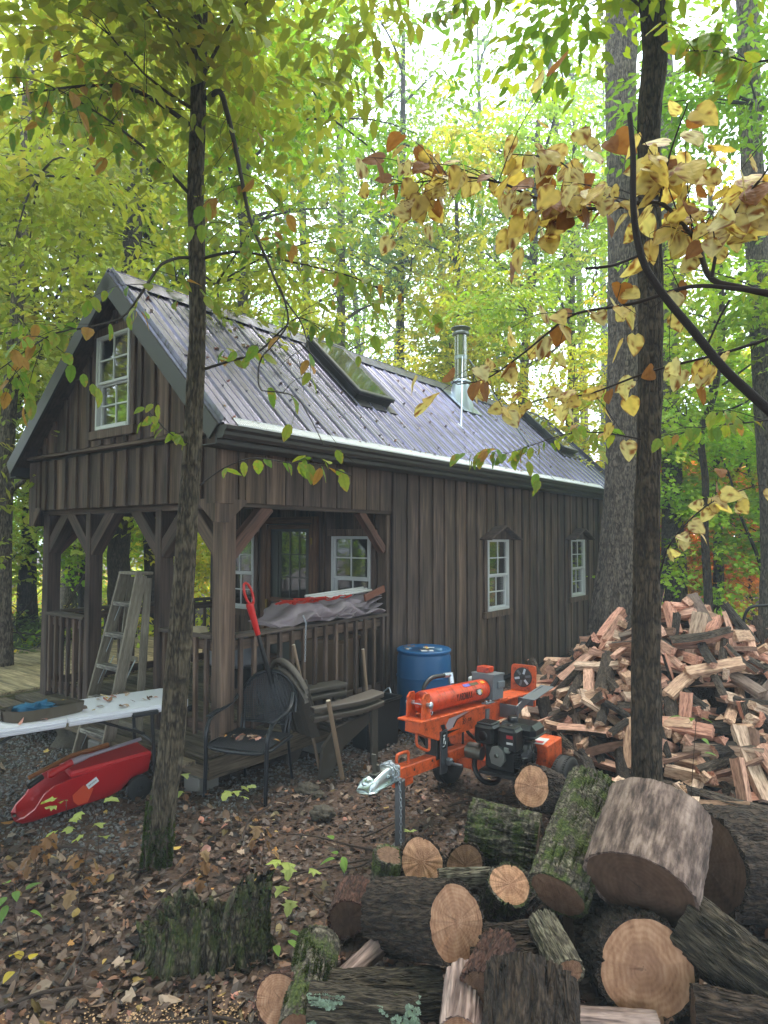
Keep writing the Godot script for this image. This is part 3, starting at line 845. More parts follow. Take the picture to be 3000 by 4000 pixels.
func porch_things():
	# folded canopy on the rail
	var can := thing("folded_canopy", "lilac grey folded awning canopy slung over the porch railing, red straps on top", "awning", cab.origin, cab.basis.get_euler().y)
	var canvas := mat("awning_cloth", Color(0.54, 0.49, 0.51), 0.85, 0.0, {"tri": Vector3(5, 5, 5), "bump": "grey", "bs": 0.4})
	var bulk := []
	for i in 41:
		var u := i / 40.0
		var l := lerpf(0.74, 2.16, u)
		var hh := (0.03 + 0.105 * smoothstep(0.0, 0.35, u)) * (1.0 - 0.35 * smoothstep(0.8, 1.0, u))
		var line := PackedVector3Array()
		for j in 33:
			var t := TAU * j / 32.0
			var fold := 1.0 + 0.22 * sin(t * 5.0 + u * 9.0 + 2.0 * sin(u * 17.0)) * smoothstep(0.0, 0.3, sin(t) + 0.6) + 0.25 * fn.get_noise_3d(u * 50.0, cos(t) * 22.0, sin(t) * 22.0)
			var n := -0.24 + 0.27 * cos(t) * fold * (0.55 + 0.45 * smoothstep(0.0, 0.3, u)) * (1.0 if cos(t) > 0 else 1.2)
			var y := 1.232 + maxf(0.0, hh * (0.85 + sin(t)) * 0.62 * fold)
			if cos(t) > 0.75: y -= 0.05 * (cos(t) - 0.75) * 4.0 * (0.5 + 0.5 * sin(u * 19.0))
			line.push_back(Vector3(l, maxf(y, 1.226 - (0.06 if cos(t) > 0.8 else 0.0)), n))
		bulk.append(line)
	var bm0 := MB.new()
	bm0.grid(bulk, false)
	bm0.fan(bulk[0], V(-1, 0, 0))
	obj("cloth_roll", bm0, canvas, can)
	for lay in 3:
		var R := []
		for i in 25:
			var u := i / 24.0
			var l := lerpf(1.30 + 0.05 * lay, 2.13 + 0.04 * lay, u)
			var line := PackedVector3Array()
			for j in 9:
				var v := j / 8.0
				line.push_back(Vector3(l, 1.285 + 0.032 * lay + 0.10 * u * u * (0.6 + 0.2 * lay) + 0.02 * sin(u * 13.0 + lay * 2.0) * v - 0.045 * v * v * (1.0 - u), lerpf(-0.30, 0.06 - 0.02 * lay, v) + 0.02 * sin(u * 21.0 + lay)))
			R.append(line)
		var cm := MB.new()
		cm.grid(R)
		obj("cloth_fold", cm, canvas, can)
	var pipe := MB.new()
	for k in 3: pipe.tube([Vector3(1.45, 1.42 + 0.012 * k, -0.26 - 0.07 * k), Vector3(2.25, 1.47 + 0.01 * k, -0.18 - 0.06 * k)], 0.014, 8)
	obj("pole", pipe, paint("white_pole", Color(0.8, 0.79, 0.78), 0.4), can)
	var st := thing("ratchet_strap", "tangled red orange webbing strap lying on the folded canopy", "strap", cab.origin, cab.basis.get_euler().y)
	var red := mat("red_web", Color(0.72, 0.16, 0.08), 0.8)
	for k in 9:
		var pts := []
		var l0 := rr(1.1, 1.6)
		for i in 9: pts.append(Vector3(l0 + (i - 4) * 0.07 + rr(-0.03, 0.03), 1.425 + rr(-0.02, 0.03), -0.18 + rr(-0.09, 0.09)))
		pts = bez(pts, 26)
		var R := []
		for p in pts: R.append(PackedVector3Array([p + Vector3(0, 0.004, -0.013), p + Vector3(0, -0.004, 0.013)]))
		var sm2 := MB.new()
		sm2.grid(R)
		obj("strap_loop", sm2, red, st)
	var wb := thing("wooden_board", "short reddish wooden board end poking out of the canopy on the rail", "board", cab.origin, cab.basis.get_euler().y)
	inst("board", boxmesh(Vector3(0.34, 0.075, 0.025)), mat("red_board", Color(0.42, 0.24, 0.17), 0.7), wb, Transform3D(Basis(Vector3(0, 0, 1), 0.24), Vector3(2.08, 1.455, 0.0)))
	tag(wb.get_child(0), "", "", "", "")
	var cn := thing("chain", "steel chain hanging from the folded canopy over the rail", "chain", cab.origin, cab.basis.get_euler().y)
	chain(cn, [Vector3(0.98, 1.32, 0.035), Vector3(1.0, 1.25, 0.055), Vector3(0.99, 1.16, 0.06), Vector3(0.99, 0.9, 0.055)], 0.012)
	# pole saw leaning on the railing
	var ps := thing("pole_saw", "pole tool with red handle and long black shaft leaning on the porch rail", "garden tool")
	var a := P(0.25, 1.66, 0.06)
	var b := P(0.62, 0.34, 0.20)
	var dir := (b - a).normalized()
	tube_obj("shaft", [a + dir * 0.42, b], [0.017, 0.026], paint("black_plastic", Color(0.07, 0.07, 0.075), 0.4), ps)
	var redp := paint("red_plastic", Color(0.75, 0.10, 0.08), 0.35)
	tube_obj("grip", [a + dir * 0.18, a + dir * 0.20, a + dir * 0.30, a + dir * 0.46], [0.03, 0.034, 0.028, 0.023], redp, ps)
	var lp := []
	var sd := cab.basis.x
	for i in 13:
		var t := TAU * i / 12.0
		lp.append(a + dir * (0.10 - 0.10 * cos(t)) + sd * 0.042 * sin(t) + sd * 0.02)
	tube_obj("handle", lp, 0.011, redp, ps, 8)
	# kettle grill and mesh chair in the shade of the porch
	var gr := thing("kettle_grill", "grey domed grill lid standing in the porch behind the corner post", "grill", P(0.75, 0.33, -0.62))
	lathe_obj("lid", [[0.27, 0.52], [0.28, 0.55], [0.25, 0.66], [0.16, 0.74], [0.0, 0.77]], paint("grill_grey", Color(0.30, 0.30, 0.32), 0.4), gr)
	lathe_obj("bowl", [[0.05, 0.28], [0.17, 0.32], [0.25, 0.42], [0.27, 0.51]], paint("grill_black", Color(0.06, 0.06, 0.06), 0.45), gr)
	for k in 3:
		var t := TAU * k / 3.0
		var lg := MB.new()
		lg.tube([Vector3(cos(t) * 0.16, 0.36, sin(t) * 0.16), Vector3(cos(t) * 0.3, 0.0, sin(t) * 0.3)], 0.012, 8)
		obj("leg", lg, mats["grill_black"], gr)
	for q in [[1.35, -1.2, 0.5, 0.55, 0.42, "dark wooden crate standing on the porch below the canopy", Color(0.30, 0.22, 0.17)], [2.0, -0.55, 0.45, 0.5, 0.62, "tan cardboard carton on the porch beside the wall window", Color(0.40, 0.31, 0.22)], [1.75, -1.15, 0.4, 0.4, 0.3, "maroon storage tub on the porch floor behind balusters", Color(0.26, 0.10, 0.10)]]:
		var bx := thing("porch_box", q[5], "box", P(q[0], 0.31, q[1]), cab.basis.get_euler().y + 0.3)
		var mb := MB.new()
		mb.box(Transform3D(Basis.IDENTITY, Vector3(0, q[4] / 2, 0)), Vector3(q[2], q[4], q[3]), 0.01)
		obj("body", mb, paint("box_%d" % int(q[0] * 100), q[6], 0.7), bx)
		inst("lid", boxmesh(Vector3(q[2] + 0.03, 0.04, q[3] + 0.03), 0.006), mats["box_%d" % int(q[0] * 100)], bx, Transform3D(Basis.IDENTITY, Vector3(0, q[4] + 0.015, 0)))
	var off := thing("wood_offcut", "small pale wood offcut lying on the front rail by the slim trunk", "offcut", P(0.15, 1.224, -0.40), cab.basis.get_euler().y)
	var om := MB.new()
	om.prism([Vector2(-0.07, 0), Vector2(0.07, 0), Vector2(0.05, 0.045), Vector2(-0.05, 0.045)], 0.09, Transform3D(Basis(UP, PI / 2), Vector3.ZERO))
	obj("offcut", om, mat("pale_offcut", Color(0.55, 0.50, 0.40), 0.85), off)
	var yt := thing("yellow_tool", "yellow and black cordless tool lying on the porch floor", "power tool", P(0.6, 0.31, -1.3), 0.6)
	var ym := MB.new()
	ym.box(Transform3D(Basis.IDENTITY, Vector3(0, 0.05, 0)), Vector3(0.16, 0.06, 0.06), 0.015)
	obj("body", ym, paint("tool_yellow", Color(0.75, 0.58, 0.08), 0.5), yt)
	inst("battery", boxmesh(Vector3(0.09, 0.05, 0.07), 0.01), mats["black_plastic"], yt, Transform3D(Basis.IDENTITY, Vector3(0.10, 0.03, 0.02)))
	# pale timber deck left of the porch
	var dk := thing("timber_platform", "low platform of pale new boards beyond the left porch post", "deck", P(0.0, 0, -3.45), cab.basis.get_euler().y)
	var dw := mat("new_deck", Color(1.0, 0.97, 0.9), 0.8, 0.0, {"tex": "deck", "tri": Vector3(3, 0.4, 3)})
	var dw2 := mat("new_deck_b", Color(0.9, 0.88, 0.82), 0.8, 0.0, {"tex": "deck", "tri": Vector3(3, 0.4, 3), "off": Vector3(0.4, 0.3, 0.1)})
	for k in 26: plank("deck_board", Vector3(-0.3 + k * 0.143, 0.31, -3.0), Vector3(-0.3 + k * 0.143, 0.31, 0.0), 0.138, 0.03, dw if k % 3 else dw2, dk)
	plank("rim_joist", Vector3(-0.39, 0.20, -3.0), Vector3(-0.39, 0.20, 0.0), 0.19, 0.04, mat("rim_green", Color(0.62, 0.64, 0.52), 0.85, 0.0, {"tex": "deck", "tri": Vector3(3, 0.4, 3)}), dk, Vector3(1, 0, 0))
	plank("rim_joist", Vector3(-0.36, 0.20, 0.02), Vector3(3.4, 0.20, 0.02), 0.19, 0.04, mats["rim_green"], dk, Vector3(0, 0, 1))
	for q in [[-0.2, -0.2], [-0.2, -1.6], [-0.2, -2.9]]: plank("leg", Vector3(q[0], -0.02, q[1]), Vector3(q[0], 0.29, q[1]), 0.09, 0.09, mats["rim_green"], dk, Vector3(0, 0, 1))
func chain(parent, pts: Array, size: float):
	var P2 := []
	var c := Curve3D.new()
	for p in pts: c.add_point(p)
	var L := c.get_baked_length()
	var n := int(L / (size * 1.9))
	var ring := MB.new()
	var lp := []
	for i in 13:
		var t := TAU * i / 12.0
		lp.append(Vector3(cos(t) * size * 0.55, sin(t) * size * 1.2, 0))
	ring.tube(lp, size * 0.2, 6, false)
	var me := ring.mesh()
	for i in n:
		var p := c.sample_baked(L * (i + 0.5) / n)
		var d := (c.sample_baked(minf(L, L * (i + 0.6) / n)) - c.sample_baked(maxf(0, L * (i + 0.4) / n))).normalized()
		var x := d.cross(Vector3(0.3, 0.1, 1)).normalized()
		var b := Basis(x, d, x.cross(d))
		if i % 2: b = Basis(d, PI / 2) * b
		inst("link", me, metal("galvanised", Color(0.70, 0.73, 0.76), 0.38), parent, Transform3D(b, p))

func yard_things():
	var I := Basis.IDENTITY
	# ---- folding table
	var ux := Vector3(-0.783, 0, 0.622)
	var tb := thing("folding_table", "white plastic folding table with black legs and fallen leaves on top", "table", Vector3(-1.539, 0, -5.371) + ux * 0.915 + Vector3(-0.622, 0, -0.783) * 0.28, atan2(-ux.z, ux.x))
	var wp := paint("white_table", Color(0.80, 0.80, 0.83), 0.4)
	for s in [-1.0, 1.0]:
		var m := MB.new()
		var poly := [Vector2(0.002, -0.28), Vector2(0.865, -0.28), Vector2(0.905, -0.24), Vector2(0.905, 0.24), Vector2(0.865, 0.28), Vector2(0.002, 0.28)]
		var q := []
		for p in poly: q.append(Vector2(p.x * s, p.y))
		m.prism(q, 0.03, Transform3D(Basis(Vector3(1, 0, 0), PI / 2), Vector3(0, 0.725, 0)))
		for e in [-1.0, 1.0]:
			for r in 2: m.bar(Vector3(s * 0.01, 0.72 - r * 0.018, e * 0.283), Vector3(s * 0.86, 0.72 - r * 0.018, e * 0.283), 0.012, 0.008, Vector3(0, 1, 0), 0.002)
			m.box(Transform3D(I, Vector3(s * 0.43, 0.71, e * 0.268)), Vector3(0.84, 0.055, 0.02), 0.004)
		m.box(Transform3D(I, Vector3(s * 0.892, 0.71, 0)), Vector3(0.02, 0.055, 0.5), 0.004)
		obj("tabletop", m, wp, tb)
	var blk := paint("black_steel", Color(0.045, 0.045, 0.05), 0.45)
	for s in [-1.0, 1.0]:
		for e in [-1.0, 1.0]: tube_obj("leg", [Vector3(s * 0.62, 0.70, e * 0.22), Vector3(s * 0.66, 0.0, e * 0.24)], 0.014, blk, tb)
		tube_obj("crossbar", [Vector3(s * 0.635, 0.45, -0.23), Vector3(s * 0.635, 0.45, 0.23)], 0.012, blk, tb)
		tube_obj("brace", [Vector3(s * 0.12, 0.69, 0.0), Vector3(s * 0.64, 0.46, 0.0)], 0.011, blk, tb)
		inst("bracket", boxmesh(Vector3(0.2, 0.035, 0.03), 0.008), blk, tb, Transform3D(I, Vector3(s * 0.55, 0.692, 0.285)))
		inst("bracket", boxmesh(Vector3(0.2, 0.035, 0.03), 0.008), blk, tb, Transform3D(I, Vector3(s * 0.55, 0.692, -0.285)))
	# strap coil, blue cloth and wood chunk lie on the table
	var wb := mat("webbing", Color(0.30, 0.265, 0.22), 0.9, 0.0, {"tri": Vector3(30, 30, 30), "bump": "fine", "bs": 0.1})
	var bt := thing("webbing_strap", "coiled wide brown webbing strap lying on the white table", "strap", tb.position + ux * 0.18 + Vector3(0, 0.742, 0) + Vector3(0.1, 0, 0.03), tb.rotation.y)
	var R := []
	for i in 75:
		var t := i / 74.0 * TAU * 2.6
		var k := 1.0 - 0.12 * t / (TAU * 2.6)
		var p := Vector3(cos(t) * 0.27 * k + 0.012 * sin(3.0 * t), 0.0, sin(t) * 0.13 * k + 0.02 * sin(2.0 * t))
		var tilt := 0.010 * sin(t * 1.3)
		R.append(PackedVector3Array([p, p + Vector3(tilt, 0.075, tilt)]))
	var sm := MB.new()
	sm.grid(R)
	var R2 := []
	for q in R: R2.append(PackedVector3Array([q[0] * 0.985, Vector3(q[1].x * 0.985, q[1].y, q[1].z * 0.985)]))
	sm.grid(R2)
	obj("strap_coil", sm, wb, bt)
	var bc := thing("blue_cloth", "crumpled blue cloth lying inside the strap coil on the table", "cloth", bt.position + Vector3(-0.05, 0.01, -0.02), 0.4)
	var cl := MB.new()
	cl.blob(Transform3D(I, Vector3(0, 0.035, 0)), Vector3(0.14, 0.045, 0.06), fn, 1.2, 3.0, 10, 18)
	obj("cloth", cl, mat("blue_cloth", Color(0.12, 0.33, 0.45), 0.9), bc)
	var wc := thing("wood_chunk", "small tan split wood chunk beside the strap on the white table", "firewood", tb.position + ux * 0.62 + Vector3(0.02, 0.742, 0.02), tb.rotation.y + 0.4)
	var cm := MB.new()
	cm.prism([Vector2(-0.12, 0), Vector2(0.11, 0), Vector2(0.13, 0.05), Vector2(0.05, 0.085), Vector2(-0.08, 0.08), Vector2(-0.13, 0.04)], 0.08, Transform3D(I, Vector3.ZERO))
	obj("chunk", cm, mat("chunk_wood", Color(0.78, 0.66, 0.48), 0.85, 0.0, {"tex": "split", "tri": Vector3(1, 6, 6)}), wc)
	var bk := MB.new()
	bk.prism([Vector2(0.12, 0), Vector2(0.23, 0.0), Vector2(0.21, 0.02), Vector2(0.15, 0.055)], 0.09, Transform3D(I, Vector3.ZERO))
	obj("bark", bk, mat("bark_chip", Color(0.3, 0.22, 0.16), 0.9), wc)
	# ---- step ladder leaning at the porch front
	var ld := thing("step_ladder", "weathered grey wooden step ladder leaning against the porch front", "ladder", P(-0.42, 0.0, -1.16), deg_to_rad(52.16))
	var lw := mat("ladder_wood", Color(0.93, 0.91, 0.86), 0.85, 0.0, {"tex": "rock", "tri": Vector3(6, 0.5, 6), "bump": "grey", "bs": 0.1})
	var alu := metal("tread_metal", Color(0.62, 0.65, 0.65), 0.5)
	var H := 1.70
	var lean := 0.40
	for s in [-1.0, 1.0]:
		var b0 := Vector3(0, 0, s * 0.225)
		var t0 := Vector3(lean, H, s * 0.135)
		plank("side_rail", b0, t0, 0.024, 0.11, lw, ld, Vector3(1, 0, 0))
		plank("rear_leg", Vector3(0.34, 0.02, s * 0.2), t0 + Vector3(0.07, -0.03, 0), 0.022, 0.075, lw, ld, Vector3(1, 0, 0))
		tube_obj("spreader", [Vector3(0.20, 0.72, s * 0.18), Vector3(0.33, 0.95, s * 0.175)], 0.006, alu, ld, 6)
	for k in 5:
		var f := (0.335 + 0.275 * k) / H
		var w := lerpf(0.43, 0.255, f)
		inst("step", boxmesh(Vector3(0.10, 0.035, w), 0.004), mat("tread_wood", Color(0.86, 0.92, 0.92), 0.7, 0.0, {"tex": "bleach", "tri": Vector3(6, 6, 0.6)}), ld, Transform3D(I, Vector3(lean * f, H * f, 0)))
		for s in [-1.0, 1.0]: tube_obj("step_rod", [Vector3(lean * f + 0.01, H * f - 0.02, s * w * 0.4), Vector3(lean * f - 0.03, H * f - 0.17, s * (w * 0.5 + 0.01))], 0.004, alu, ld, 5)
	inst("top_cap", boxmesh(Vector3(0.17, 0.025, 0.31), 0.005), lw, ld, Transform3D(I, Vector3(lean + 0.03, H + 0.012, 0)))
	for k in 2: plank("rear_brace", Vector3(0.345 + 0.01, 0.35 + 0.6 * k, -0.195 + 0.03 * k), Vector3(0.345 + 0.01, 0.35 + 0.6 * k, 0.195 - 0.03 * k), 0.05, 0.015, lw, ld, Vector3(1, 0, 0))
	# ---- red poly cart
	red_cart()
	patio_chair()
	lounge_chairs()
	# ---- blue drum
	var dr := thing("plastic_drum", "blue plastic drum standing against the cabin wall, leaves on its lid", "barrel", Vector3(0.43, 0, -7.16))
	var bl := mat("drum_blue", Color(0.055, 0.33, 0.53), 0.42, 0.0, {"tri": Vector3(2, 2, 2), "bump": "fine", "bs": 0.06})
	lathe_obj("body", [[0.24, 0.0], [0.275, 0.03], [0.283, 0.08], [0.287, 0.28], [0.292, 0.29], [0.292, 0.305], [0.287, 0.315], [0.289, 0.56], [0.295, 0.575], [0.295, 0.59], [0.289, 0.60], [0.285, 0.78], [0.272, 0.815], [0.272, 0.825], [0.290, 0.835], [0.292, 0.855], [0.280, 0.865], [0.265, 0.85], [0.0, 0.85]], bl, dr, Transform3D.IDENTITY, 48)
	lathe_obj("bung", [[0.045, 0.85], [0.045, 0.866], [0.03, 0.87], [0.0, 0.868]], paint("bung_blue", Color(0.35, 0.5, 0.62), 0.4), dr, Transform3D(I, Vector3(0.15, 0.0, 0.05)))
	lathe_obj("bung", [[0.04, 0.85], [0.04, 0.862], [0.0, 0.864]], mats["bung_blue"], dr, Transform3D(I, Vector3(-0.17, 0, -0.05)))
	inst("label_sticker", boxmesh(Vector3(0.13, 0.002, 0.08), 0.0), paint("label_white", Color(0.85, 0.86, 0.88), 0.5), dr, Transform3D(Basis(UP, 0.1), Vector3(0.03, 0.852, 0.09)))
	inst("label_sticker", boxmesh(Vector3(0.12, 0.002, 0.05), 0.0), mats["label_white"], dr, Transform3D(Basis(UP, -0.1), Vector3(0.06, 0.852, -0.12)))
	# ---- black bin with a small battery box
	var bn := thing("black_bin", "black plastic bin standing between the stacked chairs and the drum", "bin", P(1.72, 0, 0.30), cab.basis.get_euler().y)
	var bm := MB.new()
	for q in [[0.0, 0.16], [0.45, 0.18]]: pass
	var rs := []
	for q in [[0.0, 0.155], [0.46, 0.175], [0.47, 0.19], [0.49, 0.19], [0.485, 0.165], [0.06, 0.145]]: rs.append(PackedVector3Array([Vector3(-q[1], q[0], -q[1]), Vector3(q[1], q[0], -q[1]), Vector3(q[1], q[0], q[1]), Vector3(-q[1], q[0], q[1])]))
	for i in rs.size() - 1:
		for j in 4: bm.quadn(rs[i][j], rs[i][(j + 1) % 4], rs[i + 1][(j + 1) % 4], rs[i + 1][j], (rs[i][j] + rs[i][(j + 1) % 4]) * (1 if i < 3 else -1))
	obj("body", bm, mats["black_plastic"], bn)
	tube_obj("handle", bez([Vector3(0.19, 0.48, -0.05), Vector3(0.22, 0.53, 0.0), Vector3(0.19, 0.48, 0.05)], 10), 0.007, metal("galvanised", Color(0.70, 0.73, 0.76), 0.38), bn, 6)
	var bb := thing("battery_box", "small black box with red top in front of the black bin", "box", Vector3(-0.10, 0.27, -6.42), 0.5)
	inst("body", boxmesh(Vector3(0.12, 0.13, 0.08), 0.008), mats["black_plastic"], bb, Transform3D(I, Vector3(0, 0.0, 0)))
	inst("top", boxmesh(Vector3(0.11, 0.012, 0.075), 0.003), paint("box_red", Color(0.45, 0.14, 0.15), 0.5), bb, Transform3D(I, Vector3(0, 0.071, 0)))
	inst("foot", boxmesh(Vector3(0.1, 0.22, 0.07), 0.004), mats["black_plastic"], bb, Transform3D(I, Vector3(0, -0.17, 0)))
	# ---- wooden handles leaning among the chairs
	for q in [[V(-0.79, 1.10, -5.86), V(-0.56, 0.02, -5.90), 0.015, "thin wooden tool handle standing behind the stacked chair backs"], [V(-0.195, 1.00, -6.25), V(-0.10, 0.05, -6.20), 0.015, "thin wooden tool handle standing beside the black bin"], [V(-0.455, 0.70, -5.52), V(-0.34, 0.04, -5.60), 0.019, "short thick wooden handle stuck through the stacked chair seat"]]:
		var h := thing("wooden_pole", q[3], "tool handle", Vector3.ZERO)
		tube_obj("shaft", [q[0], q[1]], q[2], mat("handle_wood", Color(0.50, 0.42, 0.34), 0.75), h)
		lathe_obj("end", [[q[2], 0.0], [q[2] * 0.9, 0.004], [0.0, 0.005]], mat("handle_end", Color(0.72, 0.68, 0.6), 0.8), h, Transform3D(Basis(Quaternion(UP, (q[0] - q[1]).normalized())), q[0]))
	# ---- black tube handle behind the firewood
	var th := thing("cart_handle", "black bent tube handle of a hand cart behind the firewood heap", "hand cart")
	var hx := Vector3(0.93, 0, 0.37)
	var hb := Vector3(4.25, 0.0, -7.9)
	tube_obj("handle", bez([hb + Vector3(0, 0.2, 0), hb + Vector3(0, 1.05, 0), hb + Vector3(0, 1.22, 0) + hx * 0.06, hb + Vector3(0, 1.26, 0) + hx * 0.22, hb + Vector3(0, 1.25, 0) + hx * 0.36, hb + Vector3(0, 1.19, 0) + hx * 0.46, hb + Vector3(0, 1.0, 0) + hx * 0.48, hb + Vector3(0, 0.2, 0) + hx * 0.48], 40), 0.018, blk, th)
	tube_obj("axle", [hb + Vector3(0, 0.2, 0), hb + Vector3(0, 0.2, 0) + hx * 0.48], 0.015, blk, th)
	# ---- stones
	for q in [[V(-0.60, 0.03, -5.35), 0.10, "pale rounded stone beside the patio chair's rear leg"], [V(-0.51, 0.02, -5.28), 0.06, "small pale stone lying next to the rounded one"], [V(-0.44, 0.03, -4.92), 0.09, "grey mossy stone lying in the leaves before the chair"], [V(-2.9, 0.05, -6.6), 0.30, "flat grey rock at the foot of the porch step"], [V(-2.35, 0.03, -6.35), 0.16, "small grey rock under the porch edge behind the table"], [V(1.86, 0.10, -2.83), 0.11, "mossy stone in the log pile by the lower right corner"]]:
		var sb := MB.new()
		sb.blob(I, V(q[1], q[1] * 0.62, q[1] * 0.8), fn, 0.5, q[1] * 100, 12, 18)
		var o = obj("stone", sb, mat("stone_grey", Color(0.62, 0.60, 0.56), 0.95, 0.0, {"tex": "rock", "tri": Vector3(3, 3, 3), "bump": "fine", "bs": 0.8}) if q[1] != 0.11 else mossy(), self)
		o.position = q[0]
		tag(o, q[2], "stone")
	brush()
	stump()
func mossy() -> StandardMaterial3D: return mat("mossy_bark", Color(1, 1, 1), 0.95, 0.0, {"tex": "moss", "tri": Vector3(2.2, 2.2, 2.2), "bump": "fine", "bs": 1.6})
func red_cart():
	# a red moulded tub, nose down on the ground, wheels at the other end
	var ax := Vector3(0.78, 0, -0.63)
	var K := V(0.81, 1.0, 0.72)
	var rc := thing("fuel_caddy", "red plastic wheeled fuel caddy lying on the gravel beside the slim trunk", "fuel caddy", Vector3(-2.66, 0, -4.86), atan2(-ax.z, ax.x))
	var red := mat("poly_red", Color(0.66, 0.03, 0.07), 0.42, 0.0, {"tri": Vector3(4, 4, 4), "bump": "fine", "bs": 0.08})
	var out := []
	var inn := []
	# cross sections along x: [x, half width at floor, half width at rim, floor y, rim y]
	for q in [[0.0, 0.10, 0.13, 0.012, 0.03], [0.05, 0.17, 0.22, 0.0, 0.06], [0.13, 0.19, 0.25, 0.0, 0.11], [0.20, 0.195, 0.255, 0.005, 0.20], [0.28, 0.20, 0.26, 0.01, 0.245], [0.50, 0.21, 0.265, 0.03, 0.285], [0.51, 0.217, 0.273, 0.03, 0.285], [0.75, 0.217, 0.273, 0.05, 0.315], [0.76, 0.21, 0.265, 0.05, 0.315], [0.88, 0.21, 0.265, 0.08, 0.33], [0.97, 0.21, 0.26, 0.15, 0.335], [1.10, 0.205, 0.255, 0.175, 0.34], [1.14, 0.20, 0.25, 0.185, 0.335]]:
		var o := PackedVector3Array()
		var i2 := PackedVector3Array()
		for a in [[-1.0, 1.0], [-0.99, 0.93], [-0.9, 0.3], [-0.84, 0.05], [-0.6, 0.0], [0.6, 0.0], [0.84, 0.05], [0.9, 0.3], [0.99, 0.93], [1.0, 1.0]]:
			var hw := lerpf(q[1], q[2], a[1])
			o.push_back(K * Vector3(q[0], lerpf(q[3], q[4], a[1]), a[0] * hw))
			i2.push_back(K * Vector3(q[0] + (0.03 if q[0] < 0.05 else 0.0), lerpf(q[3] + 0.02, q[4], a[1]), a[0] * (hw - 0.03)))
		out.append(o); inn.append(i2)
	var m := MB.new()
	m.grid(out)
	m.grid(inn)
	for k in out.size() - 1:
		for e in [0, -1]: m.quadn(out[k][e], out[k + 1][e], inn[k + 1][e], inn[k][e], UP)
	m.fan(out[-1], Vector3(1, 0, 0))
	obj("tub", m, red, rc)
	var lid := MB.new()   # closed deck over the wheel end
	lid.box(Transform3D(Basis(Vector3(0, 0, 1), 0.07), K * Vector3(0.78, 0.315, 0)), K * Vector3(0.74, 0.05, 0.50), 0.022)
	obj("cover", lid, red, rc)
	for s in [-1.0, 1.0]:
		var w := Node3D.new(); w.name = "wheel" if s < 0 else "wheel_001"; rc.add_child(w)
		w.transform = Transform3D(Basis(Vector3(1, 0, 0), PI / 2), K * Vector3(1.03, 0.095, s * 0.25))
		lathe_obj("tyre", [[0.055, -0.025], [0.085, -0.025], [0.095, -0.015], [0.095, 0.015], [0.085, 0.025], [0.055, 0.025]], mat("rubber", Color(0.06, 0.06, 0.062), 0.7), w)
		var sp := MB.new()
		sp.lathe(Transform3D.IDENTITY, [[0.0, -0.022], [0.02, -0.03], [0.02, 0.03], [0.0, 0.022]], 12)
		for k in 6:
			var t := TAU * k / 6.0
			sp.bar(Vector3.ZERO, Vector3(cos(t) * 0.06, 0, sin(t) * 0.06), 0.016, 0.02, UP, 0.002)
		obj("spokes", sp, mat("grey_plastic", Color(0.12, 0.12, 0.125), 0.5), w)
	# sticker
	var st := MB.new()
	st.prism([Vector2(-0.06, -0.05), Vector2(-0.03, -0.085), Vector2(0.04, -0.08), Vector2(0.075, 0.02), Vector2(0.0, 0.06), Vector2(-0.07, 0.0)], 0.002, Transform3D(Basis(Vector3(1, 0, 0), 0.17), V(0.42, 0.15, 0.180)))
	obj("sticker", st, paint("sticker_orange", Color(0.78, 0.28, 0.16), 0.4), rc)
	var s2 := MB.new()
	s2.box(Transform3D(Basis(Vector3(0, 0, 1), 0.55) * Basis(Vector3(1, 0, 0), 0.16), V(0.485, 0.213, 0.191)), Vector3(0.085, 0.045, 0.002), 0.0)
	obj("sticker", s2, mats["label_white"] if mats.has("label_white") else paint("label_white", Color(0.85, 0.86, 0.88), 0.5), rc)
	var tm := TextMesh.new()
	tm.text = "GASOLINE"
	tm.font_size = 32
	tm.pixel_size = 0.00042
	tm.depth = 0.001
	inst("lettering", tm, paint("ink", Color(0.07, 0.07, 0.08), 0.5), rc, Transform3D(Basis(Vector3(0, 0, 1), 0.55 + PI) * Basis(Vector3(1, 0, 0), -0.16), V(0.485, 0.213, 0.1935)))
	# tools lying on top
	var t1 := thing("hand_tool", "grey shafted tool with red grip lying on the red caddy", "tool", rc.position, rc.rotation.y)
	tube_obj("grip", [V(0.20, 0.305, 0.10), V(0.21, 0.305, 0.10), V(0.37, 0.358, 0.07)], [0.02, 0.028, 0.025], paint("grip_red", Color(0.62, 0.06, 0.08), 0.4), t1)
	tube_obj("shaft", [V(0.37, 0.358, 0.07), V(0.44, 0.37, 0.06), V(0.50, 0.376, 0.05), V(0.92, 0.40, -0.05)], [0.025, 0.026, 0.014, 0.014], paint("shaft_grey", Color(0.55, 0.52, 0.56), 0.35), t1)
	var t2 := thing("wooden_pole", "orange brown wooden handle lying behind the grey shaft on the caddy", "tool handle", rc.position, rc.rotation.y)
	tube_obj("shaft", [V(0.10, 0.27, -0.04), V(0.4, 0.36, -0.08), V(0.68, 0.385, -0.10)], [0.016, 0.018, 0.022], mat("amber_wood", Color(0.50, 0.30, 0.13), 0.6), t2)
	tube_obj("grip", [V(0.08, 0.24, 0.06), V(0.18, 0.28, 0.02)], 0.022, mats["black_plastic"], t2)
